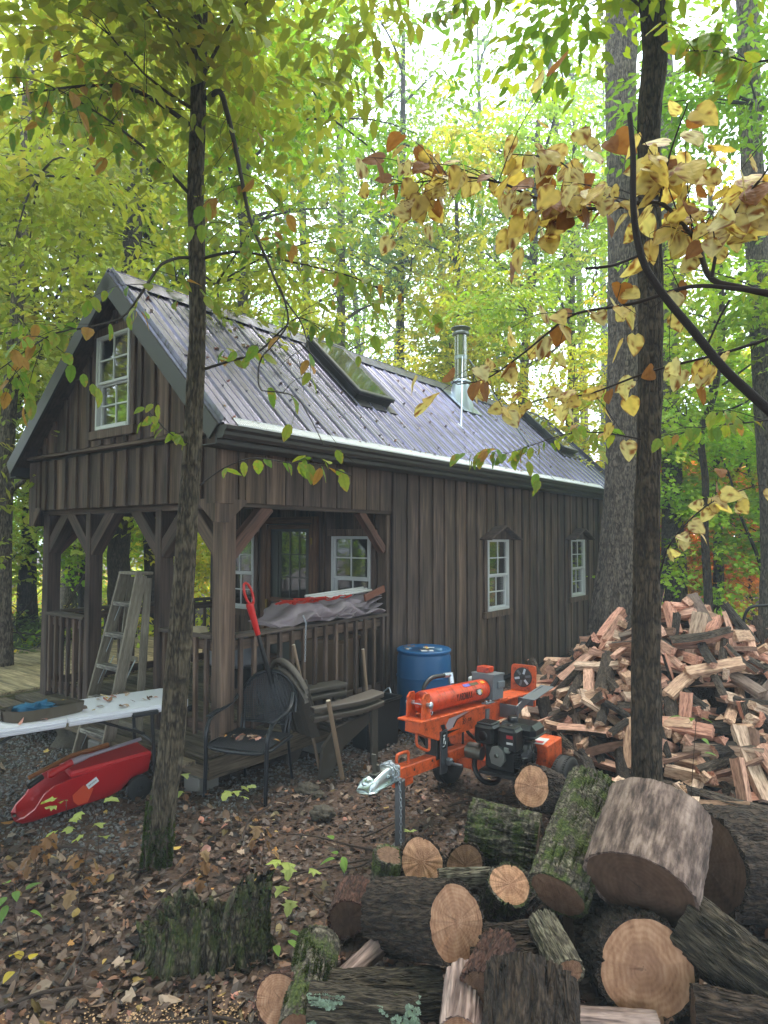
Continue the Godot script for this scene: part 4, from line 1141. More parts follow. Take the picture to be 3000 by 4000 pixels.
func patio_chair():
	var f := Vector3(-0.335, 0, 0.945)   # facing
	var ch := thing("patio_chair", "dark blue black metal mesh patio chair with leaves on its seat", "chair", Vector3(-1.06, 0, -5.42), atan2(f.x, f.z))
	var m := paint("chair_steel", Color(0.060, 0.075, 0.10), 0.38)
	var msh := mat("chair_mesh", Color(0.055, 0.065, 0.085), 0.5, 0.0, {"tri": Vector3(14, 14, 14), "bump": "mesh", "bs": 0.3})
	var zf := 0.25
	for s in [-1.0, 1.0]:
		for d in 2:
			var o := 0.012 * d
			# front leg rises, bends into the arm, sweeps up into the back hoop
			var fp := bez([V(s * (0.275 - o), 0.0, zf), V(s * (0.275 - o), 0.30, zf - 0.01), V(s * (0.28 - o), 0.52, zf - 0.02), V(s * (0.285 - o), 0.60, zf - 0.08), V(s * (0.29 - o), 0.625, zf - 0.17), V(s * (0.285 - o), 0.64, -0.06), V(s * (0.27 - o), 0.68, -0.17), V(s * (0.245 - o), 0.76, -0.235)], 30)
			tube_obj("arm_frame", fp, 0.011, m, ch, 8)
		tube_obj("leg", bez([V(s * 0.225, 0.0, -0.28), V(s * 0.22, 0.22, -0.235), V(s * 0.225, 0.42, -0.20), V(s * 0.235, 0.6, -0.225)], 14), 0.012, m, ch, 8)
		inst("arm_pad", boxmesh(Vector3(0.045, 0.014, 0.17), 0.006), m, ch, Transform3D(Basis(Vector3(1, 0, 0), 0.12), V(s * 0.279, 0.632, zf - 0.13)))
	var hoop := []
	for i in 25:
		var t := PI * i / 24.0
		hoop.append(V(cos(t) * 0.265, 0.60 + 0.30 * pow(sin(t), 0.75), -0.215 - 0.11 * sin(t) - 0.03 * cos(t) * cos(t)))
	tube_obj("back_hoop", hoop, 0.015, m, ch, 8)
	tube_obj("back_rail", bez([V(-0.2, 0.50, -0.21), V(0, 0.495, -0.24), V(0.2, 0.50, -0.21)], 8), 0.010, m, ch, 8)
	for s in [-1.0, 1.0]: tube_obj("back_stile", [V(s * 0.19, 0.42, -0.195), V(s * 0.2, 0.5, -0.21), V(s * 0.225, 0.70, -0.255)], 0.010, m, ch, 8)
	# woven back: thin strands
	var bm := MB.new()
	for i in 31:
		var u := -1.0 + 2.0 * i / 30.0
		var topy := 0.60 + 0.285 * pow(maxf(0.0, 1.0 - pow(u * 0.94, 2.0)), 0.40)
		var a := V(u * 0.2, 0.50, -0.24 + 0.03 * u * u)
		var b := V(u * 0.245, topy, -0.32 + 0.09 * u * u)
		bm.bar(a, b, 0.0052, 0.003, V(0, 0, 1), 0.0)
	for j in 26:
		var y := 0.51 + 0.355 * j / 25.0
		var hw := 0.2 + 0.05 * (y - 0.5) / 0.3
		if y > 0.68: hw = 0.25 * pow(maxf(0.0, 1.0 - pow((y - 0.60) / 0.29, 2.2)), 0.5)
		if hw < 0.03: continue
		var zc := -0.24 - 0.08 * (y - 0.5) / 0.36
		for q in 4: bm.bar(V(lerpf(-hw, hw, q / 4.0), y, zc + 0.05 * pow(q / 2.0 - 1.0, 2.0)), V(lerpf(-hw, hw, (q + 1) / 4.0), y, zc + 0.05 * pow((q + 1) / 2.0 - 1.0, 2.0)), 0.004, 0.003, V(0, 0, 1), 0.0)
	tag(obj("woven_back", bm, m, ch), "", "", "", "stuff")
	var se := MB.new()
	se.box(Transform3D(Basis(Vector3(1, 0, 0), 0.05), V(0, 0.42, 0.03)), Vector3(0.50, 0.012, 0.45), 0.004)
	obj("seat", se, msh, ch)
	tube_obj("seat_rim", bez([V(-0.26, 0.415, -0.19), V(-0.27, 0.405, 0.2), V(-0.2, 0.40, 0.265), V(0, 0.395, 0.28), V(0.2, 0.40, 0.265), V(0.27, 0.405, 0.2), V(0.26, 0.415, -0.19)], 30), 0.013, m, ch, 8)
func lounge_chairs():
	var fw := Vector3(0.74, 0, -0.673)
	for k in 2:
		var ch := thing("slatted_lawn_chair", ["grey brown plastic lawn chair with curved slatted back, lower of the stacked pair", "grey brown plastic lawn chair nested on top of the other one"][k], "chair", Vector3(-0.60, 0.075 * k, -5.98), atan2(-fw.z, fw.x), "lawn chairs stacked beside the porch")
		var m := mat("chair_resin", Color(0.27, 0.245, 0.215), 0.6, 0.0, {"tri": Vector3(6, 6, 6), "bump": "grey", "bs": 0.12})
		# local x forward, z to the right side (towards the photographer)
		var n := 7
		for i in n:
			var a := -0.95 + 1.9 * (i + 0.5) / n
			var h := 0.93 - 0.19 * pow(absf(a) / 0.95, 2.0)
			var b0 := V(-0.06 - 0.10 * cos(a), 0.33, sin(a) * 0.235)
			var b1 := V(-0.20 - 0.16 * cos(a), h - 0.02, sin(a) * 0.30)
			var mb := MB.new()
			mb.bar(b0, b1, 0.080, 0.012, V(cos(a), 0.3, -sin(a)), 0.004)
			obj("back_slat", mb, m, ch)
		var rim := []
		for i in 19:
			var a := -1.05 + 2.1 * i / 18.0
			rim.append(V(-0.21 - 0.165 * cos(a), 0.93 - 0.19 * pow(absf(a) / 0.95, 2.0), sin(a) * 0.305))
		var R := []
		for p in rim: R.append(PackedVector3Array([p + V(0.02, -0.03, 0), p + V(0.014, 0.006, 0), p + V(-0.022, 0.004, 0), p + V(-0.024, -0.035, 0)]))
		var rb := MB.new()
		rb.grid(R, true)
		obj("back_rim", rb, mat("chair_resin_rim", Color(0.33, 0.30, 0.27), 0.6), ch)
		for i in 6:
			var sl := MB.new()
			sl.bar(V(0.02 + 0.075 * i, 0.36 + 0.012 * i, -0.21), V(0.02 + 0.075 * i, 0.36 + 0.012 * i, 0.21), 0.066, 0.016, UP, 0.004)
			obj("seat_slat", sl, m, ch)
		for s in [-1.0, 1.0]:
			var pts := []
			for i in 13:
				var u := i / 12.0
				pts.append(V(-0.24 + 0.74 * u, 0.545 + 0.03 * (u - 0.5) , s * (0.265 + 0.055 * sin(u * PI))))
			var Ra := []
			for i in 13:
				var w := 0.035 + 0.05 * smoothstep(0.1, 0.7, i / 12.0)
				var p: Vector3 = pts[i]
				Ra.append(PackedVector3Array([p + V(0, 0, -w), p + V(0, 0.014, -w), p + V(0, 0.014, w), p + V(0, 0, w), p + V(0, -0.03, w), p + V(0, -0.03, w - 0.012)]))
			var ab := MB.new()
			ab.grid(Ra, true)
			ab.fan(Ra[-1], Vector3(1, 0, 0))
			obj("armrest", ab, mats["chair_resin_rim"], ch)
			if k == 0:
				var leg := MB.new()
				leg.bar(V(0.44, 0.0, s * 0.28), V(0.44, 0.55, s * 0.28), 0.035, 0.075, Vector3(1, 0, 0), 0.005)
				obj("leg", leg, m, ch)
				var rear := MB.new()
				rear.prism([Vector2(-0.16, -0.02), Vector2(-0.06, -0.02), Vector2(0.10, 0.22), Vector2(0.44, 0.40), Vector2(0.44, 0.47), Vector2(0.02, 0.40), Vector2(-0.12, 0.26)], 0.035, Transform3D(Basis.IDENTITY, V(0, 0, s * 0.25)))
				obj("rear_leg", rear, m, ch)
func brush():
	# heap of cut branches with leaves left of the cabin
	var bp := thing("brush_pile", "heap of cut leafy branches beyond the pale platform", "brush pile", P(1.2, 0, -7.6))
	var bm := mat("twig_bark", Color(0.26, 0.22, 0.19), 0.9)
	for k in 44:
		var m := MB.new()
		var a := V(rr(-1.6, 1.6), rr(0.0, 0.5), rr(-1.0, 1.0))
		var d := V(rr(-1, 1), rr(0.05, 0.5), rr(-1, 1)).normalized() * rr(0.9, 2.0)
		m.tube([a, a + d * 0.5 + V(0, rr(-0.1, 0.1), 0), a + d], [rr(0.012, 0.022), 0.012, 0.005], 5, false)
		obj("stick", m, bm, bp)
	var T := []
	var C := []
	for k in 900:
		var p := V(rr(-1.9, 1.9), 0, rr(-1.2, 1.2))
		p.y = maxf(0.05, rr(0.1, 1.0) * (1.0 - p.length() / 2.6))
		T.append(Transform3D(Basis.from_euler(Vector3(rr(-0.8, 0.8), rr(0, TAU), rr(-0.8, 0.8))) * rr(0.5, 0.9), p))
		var g := rr(0.6, 1.3)
		C.append(Color(0.16 * g, 0.21 * g, 0.08 * g))
	many("leaves", sprig("oval"), leafmat(), bp, T, C)
func stump():
	var st := thing("rotten_stump", "broken hollow stump with jagged mossy walls in the fallen leaves", "stump", Vector3(-0.90, 0, -3.36))
	var keys := [[0.0, 0.36], [0.5, 0.40], [0.9, 0.37], [1.1, 0.26], [1.5, 0.30], [1.9, 0.27], [2.15, 0.15], [2.6, 0.17], [3.1, 0.10], [3.6, 0.15], [4.2, 0.22], [4.9, 0.18], [5.5, 0.30], [TAU, 0.36]]
	var N := 150
	var rows := []
	for i in 17: rows.append(PackedVector3Array())
	for j in N:
		var t := TAU * j / N
		var h := 0.1
		for k in keys.size() - 1:
			if t >= keys[k][0] and t <= keys[k + 1][0]: h = lerpf(keys[k][1], keys[k + 1][1], smoothstep(0.25, 0.75, (t - keys[k][0]) / (keys[k + 1][0] - keys[k][0])))
		h *= 1.0 + 0.34 * fn.get_noise_2d(t * 120.0, 3.0) + 0.10 * fn.get_noise_2d(t * 420.0, 9.0)
		var c := cos(t)
		var s := sin(t)
		var fl := fn.get_noise_2d(t * 190.0, 40.0)
		for i in 17:
			var u := i / 9.0
			var rad: float
			var y: float
			if i <= 9:
				y = -0.03 + (h + 0.03) * u
				rad = 1.0 + 0.42 * pow(1.0 - u, 2.2) * (1.0 + 0.8 * fl) + 0.16 * fn.get_noise_3d(c * 90, y * 40.0, s * 90) - 0.45 * absf(fn.get_noise_2d(t * 230.0, y * 30.0))
			else:
				var w := (i - 9) / 7.0
				y = h * (1.0 - w * 0.95) + 0.01 * fn.get_noise_2d(t * 300.0, w * 90.0)
				rad = 1.0 - 0.20 - 0.16 * w + 0.10 * fn.get_noise_3d(c * 120, w * 60.0, s * 120)
			var lean := 0.10 * (y / 0.4) * (1.0 if c > 0 else -1.6)
			rows[i].push_back(V(c * 0.265 * rad + lean * absf(c), y * 0.92, s * 0.16 * rad))
	var m := MB.new()
	m.grid(rows, true, 1, 1, true)
	obj("wall", m, mat("stump_moss", Color(0.92, 0.90, 0.84), 0.95, 0.0, {"tex": "moss", "tri": Vector3(3.2, 1.6, 3.2), "bump": "barkh", "bs": 1.8}), st)
	var core := MB.new()
	core.blob(Transform3D(Basis.IDENTITY, V(-0.05, 0.02, 0)), V(0.26, 0.10, 0.14), fn, 0.6, 6.0, 10, 18)
	obj("rotten_core", core, mat("rot", Color(0.42, 0.34, 0.28), 0.95, 0.0, {"tex": "soil", "tri": Vector3(5, 5, 5), "bump": "fine", "bs": 1.5}), st)
	var T := []
	var C := []
	for k in 900:
		var i := rng.randi_range(6, 10)
		var p: Vector3 = rows[i][rng.randi() % N]
		if fn.get_noise_3d(p.x * 70.0, p.y * 50.0, p.z * 70.0 + 30.0) < 0.02: continue
		var d := V(p.x / 0.3, 0.25, p.z / 0.17).normalized()
		T.append(Transform3D((Basis(Quaternion(UP, d)) * Basis(UP, rr(0, TAU))).scaled(Vector3.ONE * rr(0.3, 0.7)), p))
		var g := rr(0.5, 1.2)
		C.append(Color(0.085 * g, 0.14 * g, 0.07 * g))
	many("moss", tuft(), leafmat(), st, T, C)
func splitter():
	var sp := thing("log_splitter", "orange hydraulic log splitter with black engine parked before the firewood heap", "log splitter", Vector3(0.793, 0, -5.47), deg_to_rad(54.0))
	var I := Basis.IDENTITY
	var org := mat("orange_paint", Color(0.80, 0.33, 0.12), 0.45, 0.0, {"tex": "dirt", "tri": Vector3(3, 3, 3), "bump": "grey", "bs": 0.06})
	var galv := metal("galvanised", Color(0.70, 0.73, 0.76), 0.38)
	var gry := paint("grey_paint", Color(0.36, 0.38, 0.40), 0.45)
	var blk := paint("engine_black", Color(0.045, 0.045, 0.05), 0.38)
	var rub := mat("rubber", Color(0.06, 0.06, 0.062), 0.7)
	var tb := Basis(Vector3(0, 0, 1), -0.0745)
	var BT := Transform3D(tb, Vector3(-1.03, 0.787, 0))   # local u along the beam from its front end, y up from the flange top
	# beam
	var bm := MB.new()
	bm.prism([Vector2(0.02, -0.014), Vector2(0.02, -0.09), Vector2(0.28, -0.178), Vector2(1.5, -0.168), Vector2(1.86, -0.12), Vector2(1.86, -0.014)], 0.115, BT)
	bm.box(BT * Transform3D(I, V(0.93, -0.007, 0)), V(1.9, 0.016, 0.20), 0.004)
	var beam = obj("beam", bm, org, sp)
	# clevis at the front end
	for s in [-1.0, 1.0]:
		var m := MB.new()
		m.prism([Vector2(0.0, 0.0), Vector2(0.11, 0.0), Vector2(0.11, 0.12), Vector2(0.08, 0.17), Vector2(0.03, 0.17), Vector2(0.0, 0.14)], 0.014, BT * Transform3D(I, V(0.04, 0.0, s * 0.062)))
		obj("clevis_plate", m, org, sp)
	var pin := MB.new()
	pin.tube([BT * V(0.095, 0.095, -0.10), BT * V(0.095, 0.095, 0.095)], 0.016, 12)
	pin.blob(BT * Transform3D(I, V(0.095, 0.095, 0.10)), V(0.026, 0.026, 0.014), fn, 0.0, 0, 8, 12)
	var rp := []
	for i in 13: rp.append(BT * V(0.10 + 0.012 * cos(TAU * i / 12.0), 0.055 + 0.022 * sin(TAU * i / 12.0), 0.105))
	pin.tube(rp, 0.0025, 5, false)
	obj("clevis_pin", pin, galv, sp)
	# hydraulic cylinder along the beam
	var red := mat("cylinder_paint", Color(0.78, 0.25, 0.11), 0.30, 0.0, {"tex": "dirt", "tri": Vector3(3, 3, 3), "bump": "fine", "bs": 0.02})
	var cy := Transform3D(tb * Basis(Vector3(0, 0, 1), -PI / 2), BT * V(0.13, 0.097, 0))
	lathe_obj("cylinder", [[0.0, -0.02], [0.03, -0.02], [0.035, 0.0], [0.074, 0.0], [0.080, 0.01], [0.080, 0.90], [0.074, 0.915], [0.04, 0.915]], red, sp, cy, 40)
	tube_obj("rod", [BT * V(0.08, 0.097, 0), BT * V(0.13, 0.097, 0)], 0.03, red, sp, 16)
	var hose := MB.new()
	hose.tube(bez([BT * V(0.34, 0.10, -0.11), BT * V(0.36, 0.16, -0.13), BT * V(0.45, 0.225, -0.12), BT * V(0.60, 0.235, -0.09)], 20), 0.016, 8)
	hose.tube(bez([BT * V(0.34, 0.10, -0.11), BT * V(0.30, -0.1, -0.16), BT * V(0.5, -0.35, -0.1)], 16), 0.016, 8)
	obj("hose", hose, mats["black_plastic"], sp)
	var fit := MB.new()
	fit.tube([BT * V(0.58, 0.235, -0.09), BT * V(0.67, 0.235, -0.085)], 0.019, 8)
	fit.tube([BT * V(0.67, 0.25, -0.085), BT * V(0.67, 0.17, -0.07)], 0.022, 6)
	obj("hose_fitting", fit, galv, sp)
	# wedge carriage at the cylinder's end
	var wg := MB.new()
	wg.box(BT * Transform3D(I, V(1.055, 0.115, 0)), V(0.02, 0.20, 0.20), 0.004)
	wg.box(BT * Transform3D(I, V(1.15, 0.115, 0.092)), V(0.17, 0.20, 0.016), 0.004)
	wg.box(BT * Transform3D(I, V(1.15, 0.115, -0.092)), V(0.17, 0.20, 0.016), 0.004)
	wg.box(BT * Transform3D(I, V(1.145, 0.216, 0)), V(0.20, 0.014, 0.21), 0.003)
	wg.box(BT * Transform3D(I, V(1.175, 0.135, 0.104)), V(0.12, 0.055, 0.02), 0.009)
	wg.box(BT * Transform3D(I, V(0.99, 0.006, 0.085)), V(0.14, 0.012, 0.05), 0.003)
	var wgo = obj("carriage", wg, gry, sp)
	inst("cap", boxmesh(V(0.12, 0.05, 0.10), 0.006), red, wgo, BT * Transform3D(I, V(1.13, 0.248, -0.02)))
	for k in 2: inst("bolt", boxmesh(V(0.02, 0.014, 0.02), 0.006), galv, wgo, BT * Transform3D(I, V(0.95 + 0.07 * k, 0.018, 0.088)))
	var lever := MB.new()
	lever.box(BT * Transform3D(I, V(1.22, 0.14, -0.17)), V(0.13, 0.05, 0.06), 0.015)
	obj("valve", lever, mats["white_vinyl"], sp)
	# guide and splitting chips on the beam
	inst("guide_plate", boxmesh(V(0.14, 0.028, 0.035), 0.003), org, sp, BT * Transform3D(I, V(1.22, 0.006, 0.10)))
	# foot plate
	var fp := MB.new()
	fp.prism([Vector2(-0.118, -0.13), Vector2(0.118, -0.13), Vector2(0.118, 0.20), Vector2(0.112, 0.224), Vector2(0.094, 0.23), Vector2(-0.094, 0.23), Vector2(-0.112, 0.224), Vector2(-0.118, 0.20)], 0.03, BT * Transform3D(Basis(UP, PI / 2), V(1.86, 0, 0)))
	obj("foot_plate", fp, org, sp)
	var dc := Transform3D(tb * Basis(Vector3(0, 0, 1), PI / 2), BT * V(1.842, 0.12, 0))
	var disc = lathe_obj("disc", [[0.088, 0.0], [0.088, 0.006], [0.08, 0.008], [0.02, 0.006], [0.018, 0.012], [0.0, 0.013]], paint("disc_grey", Color(0.17, 0.17, 0.175), 0.4), sp, dc, 36)
	for k in 6:
		var t := TAU * k / 6.0 + 0.3
		var w := MB.new()
		w.bar(V(cos(t) * 0.03, 0.009, sin(t) * 0.03), V(cos(t) * 0.078, 0.009, sin(t) * 0.078), 0.02, 0.006, UP, 0.001)
		obj("blade", w, gry if k % 2 else galv, disc)
	# log cradle on the near side
	var cr := MB.new()
	cr.prism([Vector2(1.24, -0.15), Vector2(1.26, -0.05), Vector2(1.42, 0.02), Vector2(1.66, 0.075), Vector2(1.76, 0.08), Vector2(1.76, 0.05), Vector2(1.6, -0.01), Vector2(1.42, -0.075), Vector2(1.32, -0.155)], 0.006, BT * Transform3D(Basis(Vector3(1, 0, 0), 0.25), V(0, 0.01, 0.22)))
	cr.box(BT * Transform3D(Basis(Vector3(0, 0, 1), 0.16), V(1.55, 0.05, 0.27)), V(0.42, 0.006, 0.12), 0.0)
	cr.box(BT * Transform3D(I, V(1.27, -0.09, 0.14)), V(0.014, 0.11, 0.17), 0.003)
	cr.box(BT * Transform3D(I, V(1.55, -0.04, 0.16)), V(0.014, 0.06, 0.14), 0.003)
	obj("log_cradle", cr, gry, sp)
	var ply := MB.new()
	ply.bar(BT * V(1.03, -0.05, 0.06), BT * V(1.03, -0.36, 0.05), 0.06, 0.02, V(0, 0, 1), 0.003)
	obj("leg", ply, gry, sp)
	# upright that carries the beam on the tongue
	inst("upright", boxmesh(V(0.10, 0.18, 0.10), 0.004), mat("shade_steel", Color(0.10, 0.10, 0.10), 0.5), sp, Transform3D(I, V(-0.72, 0.535, 0)))
	var br := MB.new()
	br.prism([Vector2(-0.045, -0.20), Vector2(0.035, -0.21), Vector2(0.05, -0.19), Vector2(0.05, 0.10), Vector2(-0.045, 0.10)], 0.010, Transform3D(I, V(-0.70, 0.545, 0.064)))
	br.box(Transform3D(I, V(-0.665, 0.42, 0.09)), V(0.05, 0.05, 0.05), 0.01)
	br.tube([V(-0.665, 0.41, 0.08), V(-0.665, 0.41, 0.20)], 0.011, 8)
	var bro = obj("bracket", br, metal("bracket_steel", Color(0.5, 0.52, 0.54), 0.4), sp)
	inst("sticker", boxmesh(V(0.055, 0.115, 0.001), 0.0), mats["black_plastic"], bro, Transform3D(I, V(-0.70, 0.575, 0.0705)))
	for q in [[0.0, 0.035, 0.03, 0.012], [0.0, 0.012, 0.018, 0.02], [0.012, -0.018, 0.014, 0.024], [-0.008, -0.038, 0.03, 0.006], [-0.012, 0.0, 0.008, 0.04]]: inst("pictogram", boxmesh(V(q[2], q[3], 0.001), 0.0), mats["white_vinyl"], bro, Transform3D(I, V(-0.70 + q[0], 0.575 + q[1], 0.0718)))
	# tongue
	var tg := MB.new()
	var ta := V(-1.24, 0.472, 0)
	var tc := V(0.02, 0.372, 0)
	tg.bar(ta, tc, 0.085, 0.085, UP, 0.006)
	tg.box(Transform3D(I, V(-1.13, 0.405, 0)), V(0.16, 0.07, 0.07), 0.004)
	obj("tongue", tg, org, sp)
	for q in [-1.05, -0.82]: inst("bolt", boxmesh(V(0.016, 0.016, 0.006), 0.004), blk, sp, Transform3D(I, V(q, 0.46, 0.044)))
	tube_obj("lift_handle", bez([V(-1.20, 0.50, 0), V(-1.20, 0.57, 0), V(-1.18, 0.587, 0), V(-1.08, 0.58, 0), V(-1.06, 0.563, 0), V(-1.06, 0.49, 0)], 24), 0.010, org, sp, 8)
	tube_obj("rear_handle", bez([BT * V(0.08, -0.10, 0.0), BT * V(0.07, -0.17, 0.01), BT * V(0.10, -0.20, 0.02), BT * V(0.20, -0.235, 0.03), BT * V(0.22, -0.16, 0.02)], 20), 0.010, org, sp, 8)
	# frame, axle, oil tank
	var fr := MB.new()
	fr.box(Transform3D(I, V(-0.02, 0.275, 0.18)), V(0.42, 0.11, 0.30), 0.01)
	fr.box(Transform3D(I, V(0.0, 0.20, 0.19)), V(0.08, 0.08, 0.84), 0.006)
	fr.box(Transform3D(I, V(0.05, 0.40, -0.14)), V(0.26, 0.12, 0.24), 0.01)
	obj("frame", fr, org, sp)
	var tk := MB.new()
	tk.box(Transform3D(I, V(0.06, 0.345, 0.50)), V(0.30, 0.27, 0.20), 0.008)
	var tko = obj("oil_tank", tk, org, sp)
	inst("sticker", boxmesh(V(0.17, 0.002, 0.11), 0.0), mats["white_vinyl"], tko, Transform3D(Basis(UP, 0.1), V(0.0, 0.4815, 0.50)))
	inst("sticker", boxmesh(V(0.05, 0.002, 0.09), 0.0), paint("sticker_red", Color(0.6, 0.1, 0.12), 0.5), tko, Transform3D(Basis(UP, 0.1), V(-0.03, 0.4828, 0.50)))
	# wheels
	for q in [-0.30, 0.70]:
		var w := Node3D.new(); w.name = "wheel" if q < 0 else "wheel_001"; sp.add_child(w)
		w.transform = Transform3D(Basis(Vector3(1, 0, 0), PI / 2), V(0, 0.20, q))
		lathe_obj("tyre", [[0.115, -0.05], [0.15, -0.06], [0.18, -0.058], [0.196, -0.045], [0.20, -0.02], [0.197, -0.016], [0.197, -0.012], [0.201, -0.008], [0.201, 0.008], [0.197, 0.012], [0.197, 0.016], [0.20, 0.02], [0.196, 0.045], [0.18, 0.058], [0.15, 0.06], [0.115, 0.05]], rub, w, Transform3D.IDENTITY, 48)
		var tr := MB.new()
		for k in 60:
			for e in [-1.0, 1.0]:
				var t = TAU * (k + 0.25 * e) / 60.0
				tr.box(Transform3D(Basis(UP, -t), V(cos(t) * 0.197, e * 0.033, sin(t) * 0.197)), V(0.012, 0.02, 0.011), 0.0)
		tag(obj("tread", tr, rub, w), "", "", "", "stuff")
		lathe_obj("rim", [[0.0, -0.02], [0.05, -0.02], [0.055, -0.01], [0.09, -0.005], [0.105, -0.04], [0.118, -0.05], [0.118, 0.05], [0.105, 0.04], [0.09, 0.005], [0.055, 0.01], [0.05, 0.03], [0.03, 0.035], [0.0, 0.035]], paint("rim_orange", Color(0.80, 0.22, 0.09), 0.45), w, Transform3D.IDENTITY, 36)
		for k in 4:
			var t := TAU * k / 4.0
			inst("bolt", boxmesh(V(0.014, 0.016, 0.014), 0.004), galv, w, Transform3D(I, V(cos(t) * 0.07, -0.012 if q > 0 else 0.012, sin(t) * 0.07) + V(0, 0.022 if q > 0 else 0, 0)))
	engine(sp, blk, galv)
	# coupler
	var co := MB.new()
	var cp := []
	for q in [[-1.57, 0.047, 0.455, 0.475], [-1.545, 0.052, 0.452, 0.51], [-1.50, 0.055, 0.452, 0.515], [-1.45, 0.048, 0.455, 0.525], [-1.36, 0.045, 0.46, 0.545], [-1.26, 0.045, 0.465, 0.545], [-1.22, 0.045, 0.465, 0.54]]:
		cp.append(PackedVector3Array([V(q[0], q[2], -q[1]), V(q[0], q[3] - 0.012, -q[1] * 0.95), V(q[0], q[3], -q[1] * 0.6), V(q[0], q[3], q[1] * 0.6), V(q[0], q[3] - 0.012, q[1] * 0.95), V(q[0], q[2], q[1])]))
	co.grid(cp, false)
	co.fan(cp[0], V(-1, 0, 0))
	co.blob(Transform3D(I, V(-1.515, 0.49, 0)), V(0.046, 0.05, 0.045), fn, 0.0, 0.0, 10, 18)
	co.lathe(Transform3D(I, V(-1.515, 0.449, 0)), [[0.03, 0.0], [0.072, 0.0], [0.072, 0.007], [0.05, 0.009]], 24)
	for e in [-1.0, 1.0]: co.box(Transform3D(I, V(-1.38, 0.457, e * 0.055)), V(0.30, 0.006, 0.03), 0.0)
	co.tube([V(-1.36, 0.50, 0.04), V(-1.36, 0.50, 0.062)], 0.013, 6)
	obj("coupler", co, metal("zinc", Color(0.72, 0.76, 0.76), 0.3), sp)
	var lt := MB.new()
	lt.bar(V(-1.44, 0.53, 0), V(-1.455, 0.66, 0), 0.035, 0.012, V(1, 0, 0), 0.003)
	lt.bar(V(-1.41, 0.53, 0), V(-1.43, 0.59, 0), 0.04, 0.02, V(1, 0, 0), 0.004)
	lt.box(Transform3D(I, V(-1.43, 0.535, 0)), V(0.09, 0.014, 0.05), 0.004)
	obj("latch", lt, metal("worn_steel", Color(0.42, 0.41, 0.38), 0.5), sp)
	# jack leg and foot
	var jl := MB.new()
	jl.box(Transform3D(Basis(UP, 0.2), V(-1.225, 0.225, 0.045)), V(0.055, 0.44, 0.055), 0.005)
	jl.box(Transform3D(Basis(UP, 0.2), V(-1.225, 0.006, 0.045)), V(0.12, 0.012, 0.12), 0.003)
	obj("jack_leg", jl, metal("jack_steel", Color(0.46, 0.47, 0.48), 0.5), sp)
	# safety chain round the coupler and down the leg
	var cpts := []
	for i in 40:
		var t := TAU * i / 13.0
		cpts.append(V(-1.28 + 0.03 * sin(t * 0.37) - 0.012 * (i % 3), 0.495 + 0.068 * cos(t), 0.066 * sin(t)))
	var sc := Node3D.new(); sc.name = "safety_chain"; sp.add_child(sc)
	chain(sc, cpts, 0.013)
	chain(sc, [V(-1.27, 0.47, 0.07), V(-1.262, 0.30, 0.078), V(-1.265, 0.12, 0.08), V(-1.27, 0.01, 0.085)], 0.013)
	# writing and marks, set on the surfaces
	var ink := paint("ink_black", Color(0.03, 0.03, 0.035), 0.45)
	letters(sp, "YARDMAX", BT, 0.097, 0.0815, 0.49, 0.075, 0.030, ink)
	var side := BT * Transform3D(I, V(0, 0, 0.0585))
	flat_text(sp, "35", side * Transform3D(I, V(0.655, -0.094, 0)), 0.058, ink)
	flat_text(sp, "TON", side * Transform3D(I, V(0.742, -0.092, 0)), 0.038, ink)
	var mk := MB.new()
	mk.prism([Vector2(0.305, -0.075), Vector2(0.36, -0.075), Vector2(0.392, -0.132), Vector2(0.62, -0.140), Vector2(0.36, -0.158)], 0.001, side)
	mk.prism([Vector2(0.50, -0.117), Vector2(0.545, -0.070), Vector2(0.80, -0.030), Vector2(0.535, -0.062), Vector2(0.48, -0.112)], 0.0016, side)
	obj("stripe", mk, ink, sp)
	var mw := MB.new()
	mw.prism([Vector2(0.38, -0.085), Vector2(0.425, -0.045), Vector2(0.78, -0.022), Vector2(0.54, -0.060), Vector2(0.485, -0.118), Vector2(0.405, -0.128)], 0.0012, side)
	obj("stripe", mw, paint("mark_grey", Color(0.62, 0.55, 0.56), 0.5), sp)
	# eagle head mark and top sticker on the cylinder
	var q0 := cyl_t(BT, 0.097, 0.0815, 0.84, 0.075)
	var hd := MB.new()
	hd.prism([Vector2(-0.062, 0.026), Vector2(-0.04, 0.016), Vector2(-0.056, 0.009), Vector2(-0.036, 0.002), Vector2(-0.05, -0.008), Vector2(-0.02, -0.016), Vector2(0.02, -0.028), Vector2(0.045, -0.024), Vector2(0.058, -0.002), Vector2(0.05, 0.018), Vector2(0.02, 0.028), Vector2(-0.02, 0.026)], 0.0015, q0)
	obj("emblem", hd, ink, sp)
	var hw := MB.new()
	hw.prism([Vector2(-0.034, 0.019), Vector2(-0.022, 0.011), Vector2(-0.034, 0.004), Vector2(-0.014, -0.002), Vector2(-0.02, -0.011), Vector2(0.016, -0.021), Vector2(0.036, -0.014), Vector2(0.04, 0.008), Vector2(0.022, 0.022), Vector2(-0.01, 0.022)], 0.0022, q0)
	obj("emblem", hw, mats["white_vinyl"], sp)
	var hy := MB.new()
	hy.prism([Vector2(0.026, 0.006), Vector2(0.036, 0.021), Vector2(0.052, 0.012), Vector2(0.058, -0.004), Vector2(0.05, -0.014), Vector2(0.046, -0.002)], 0.003, q0)
	obj("emblem", hy, paint("beak_yellow", Color(0.80, 0.62, 0.08), 0.5), sp)
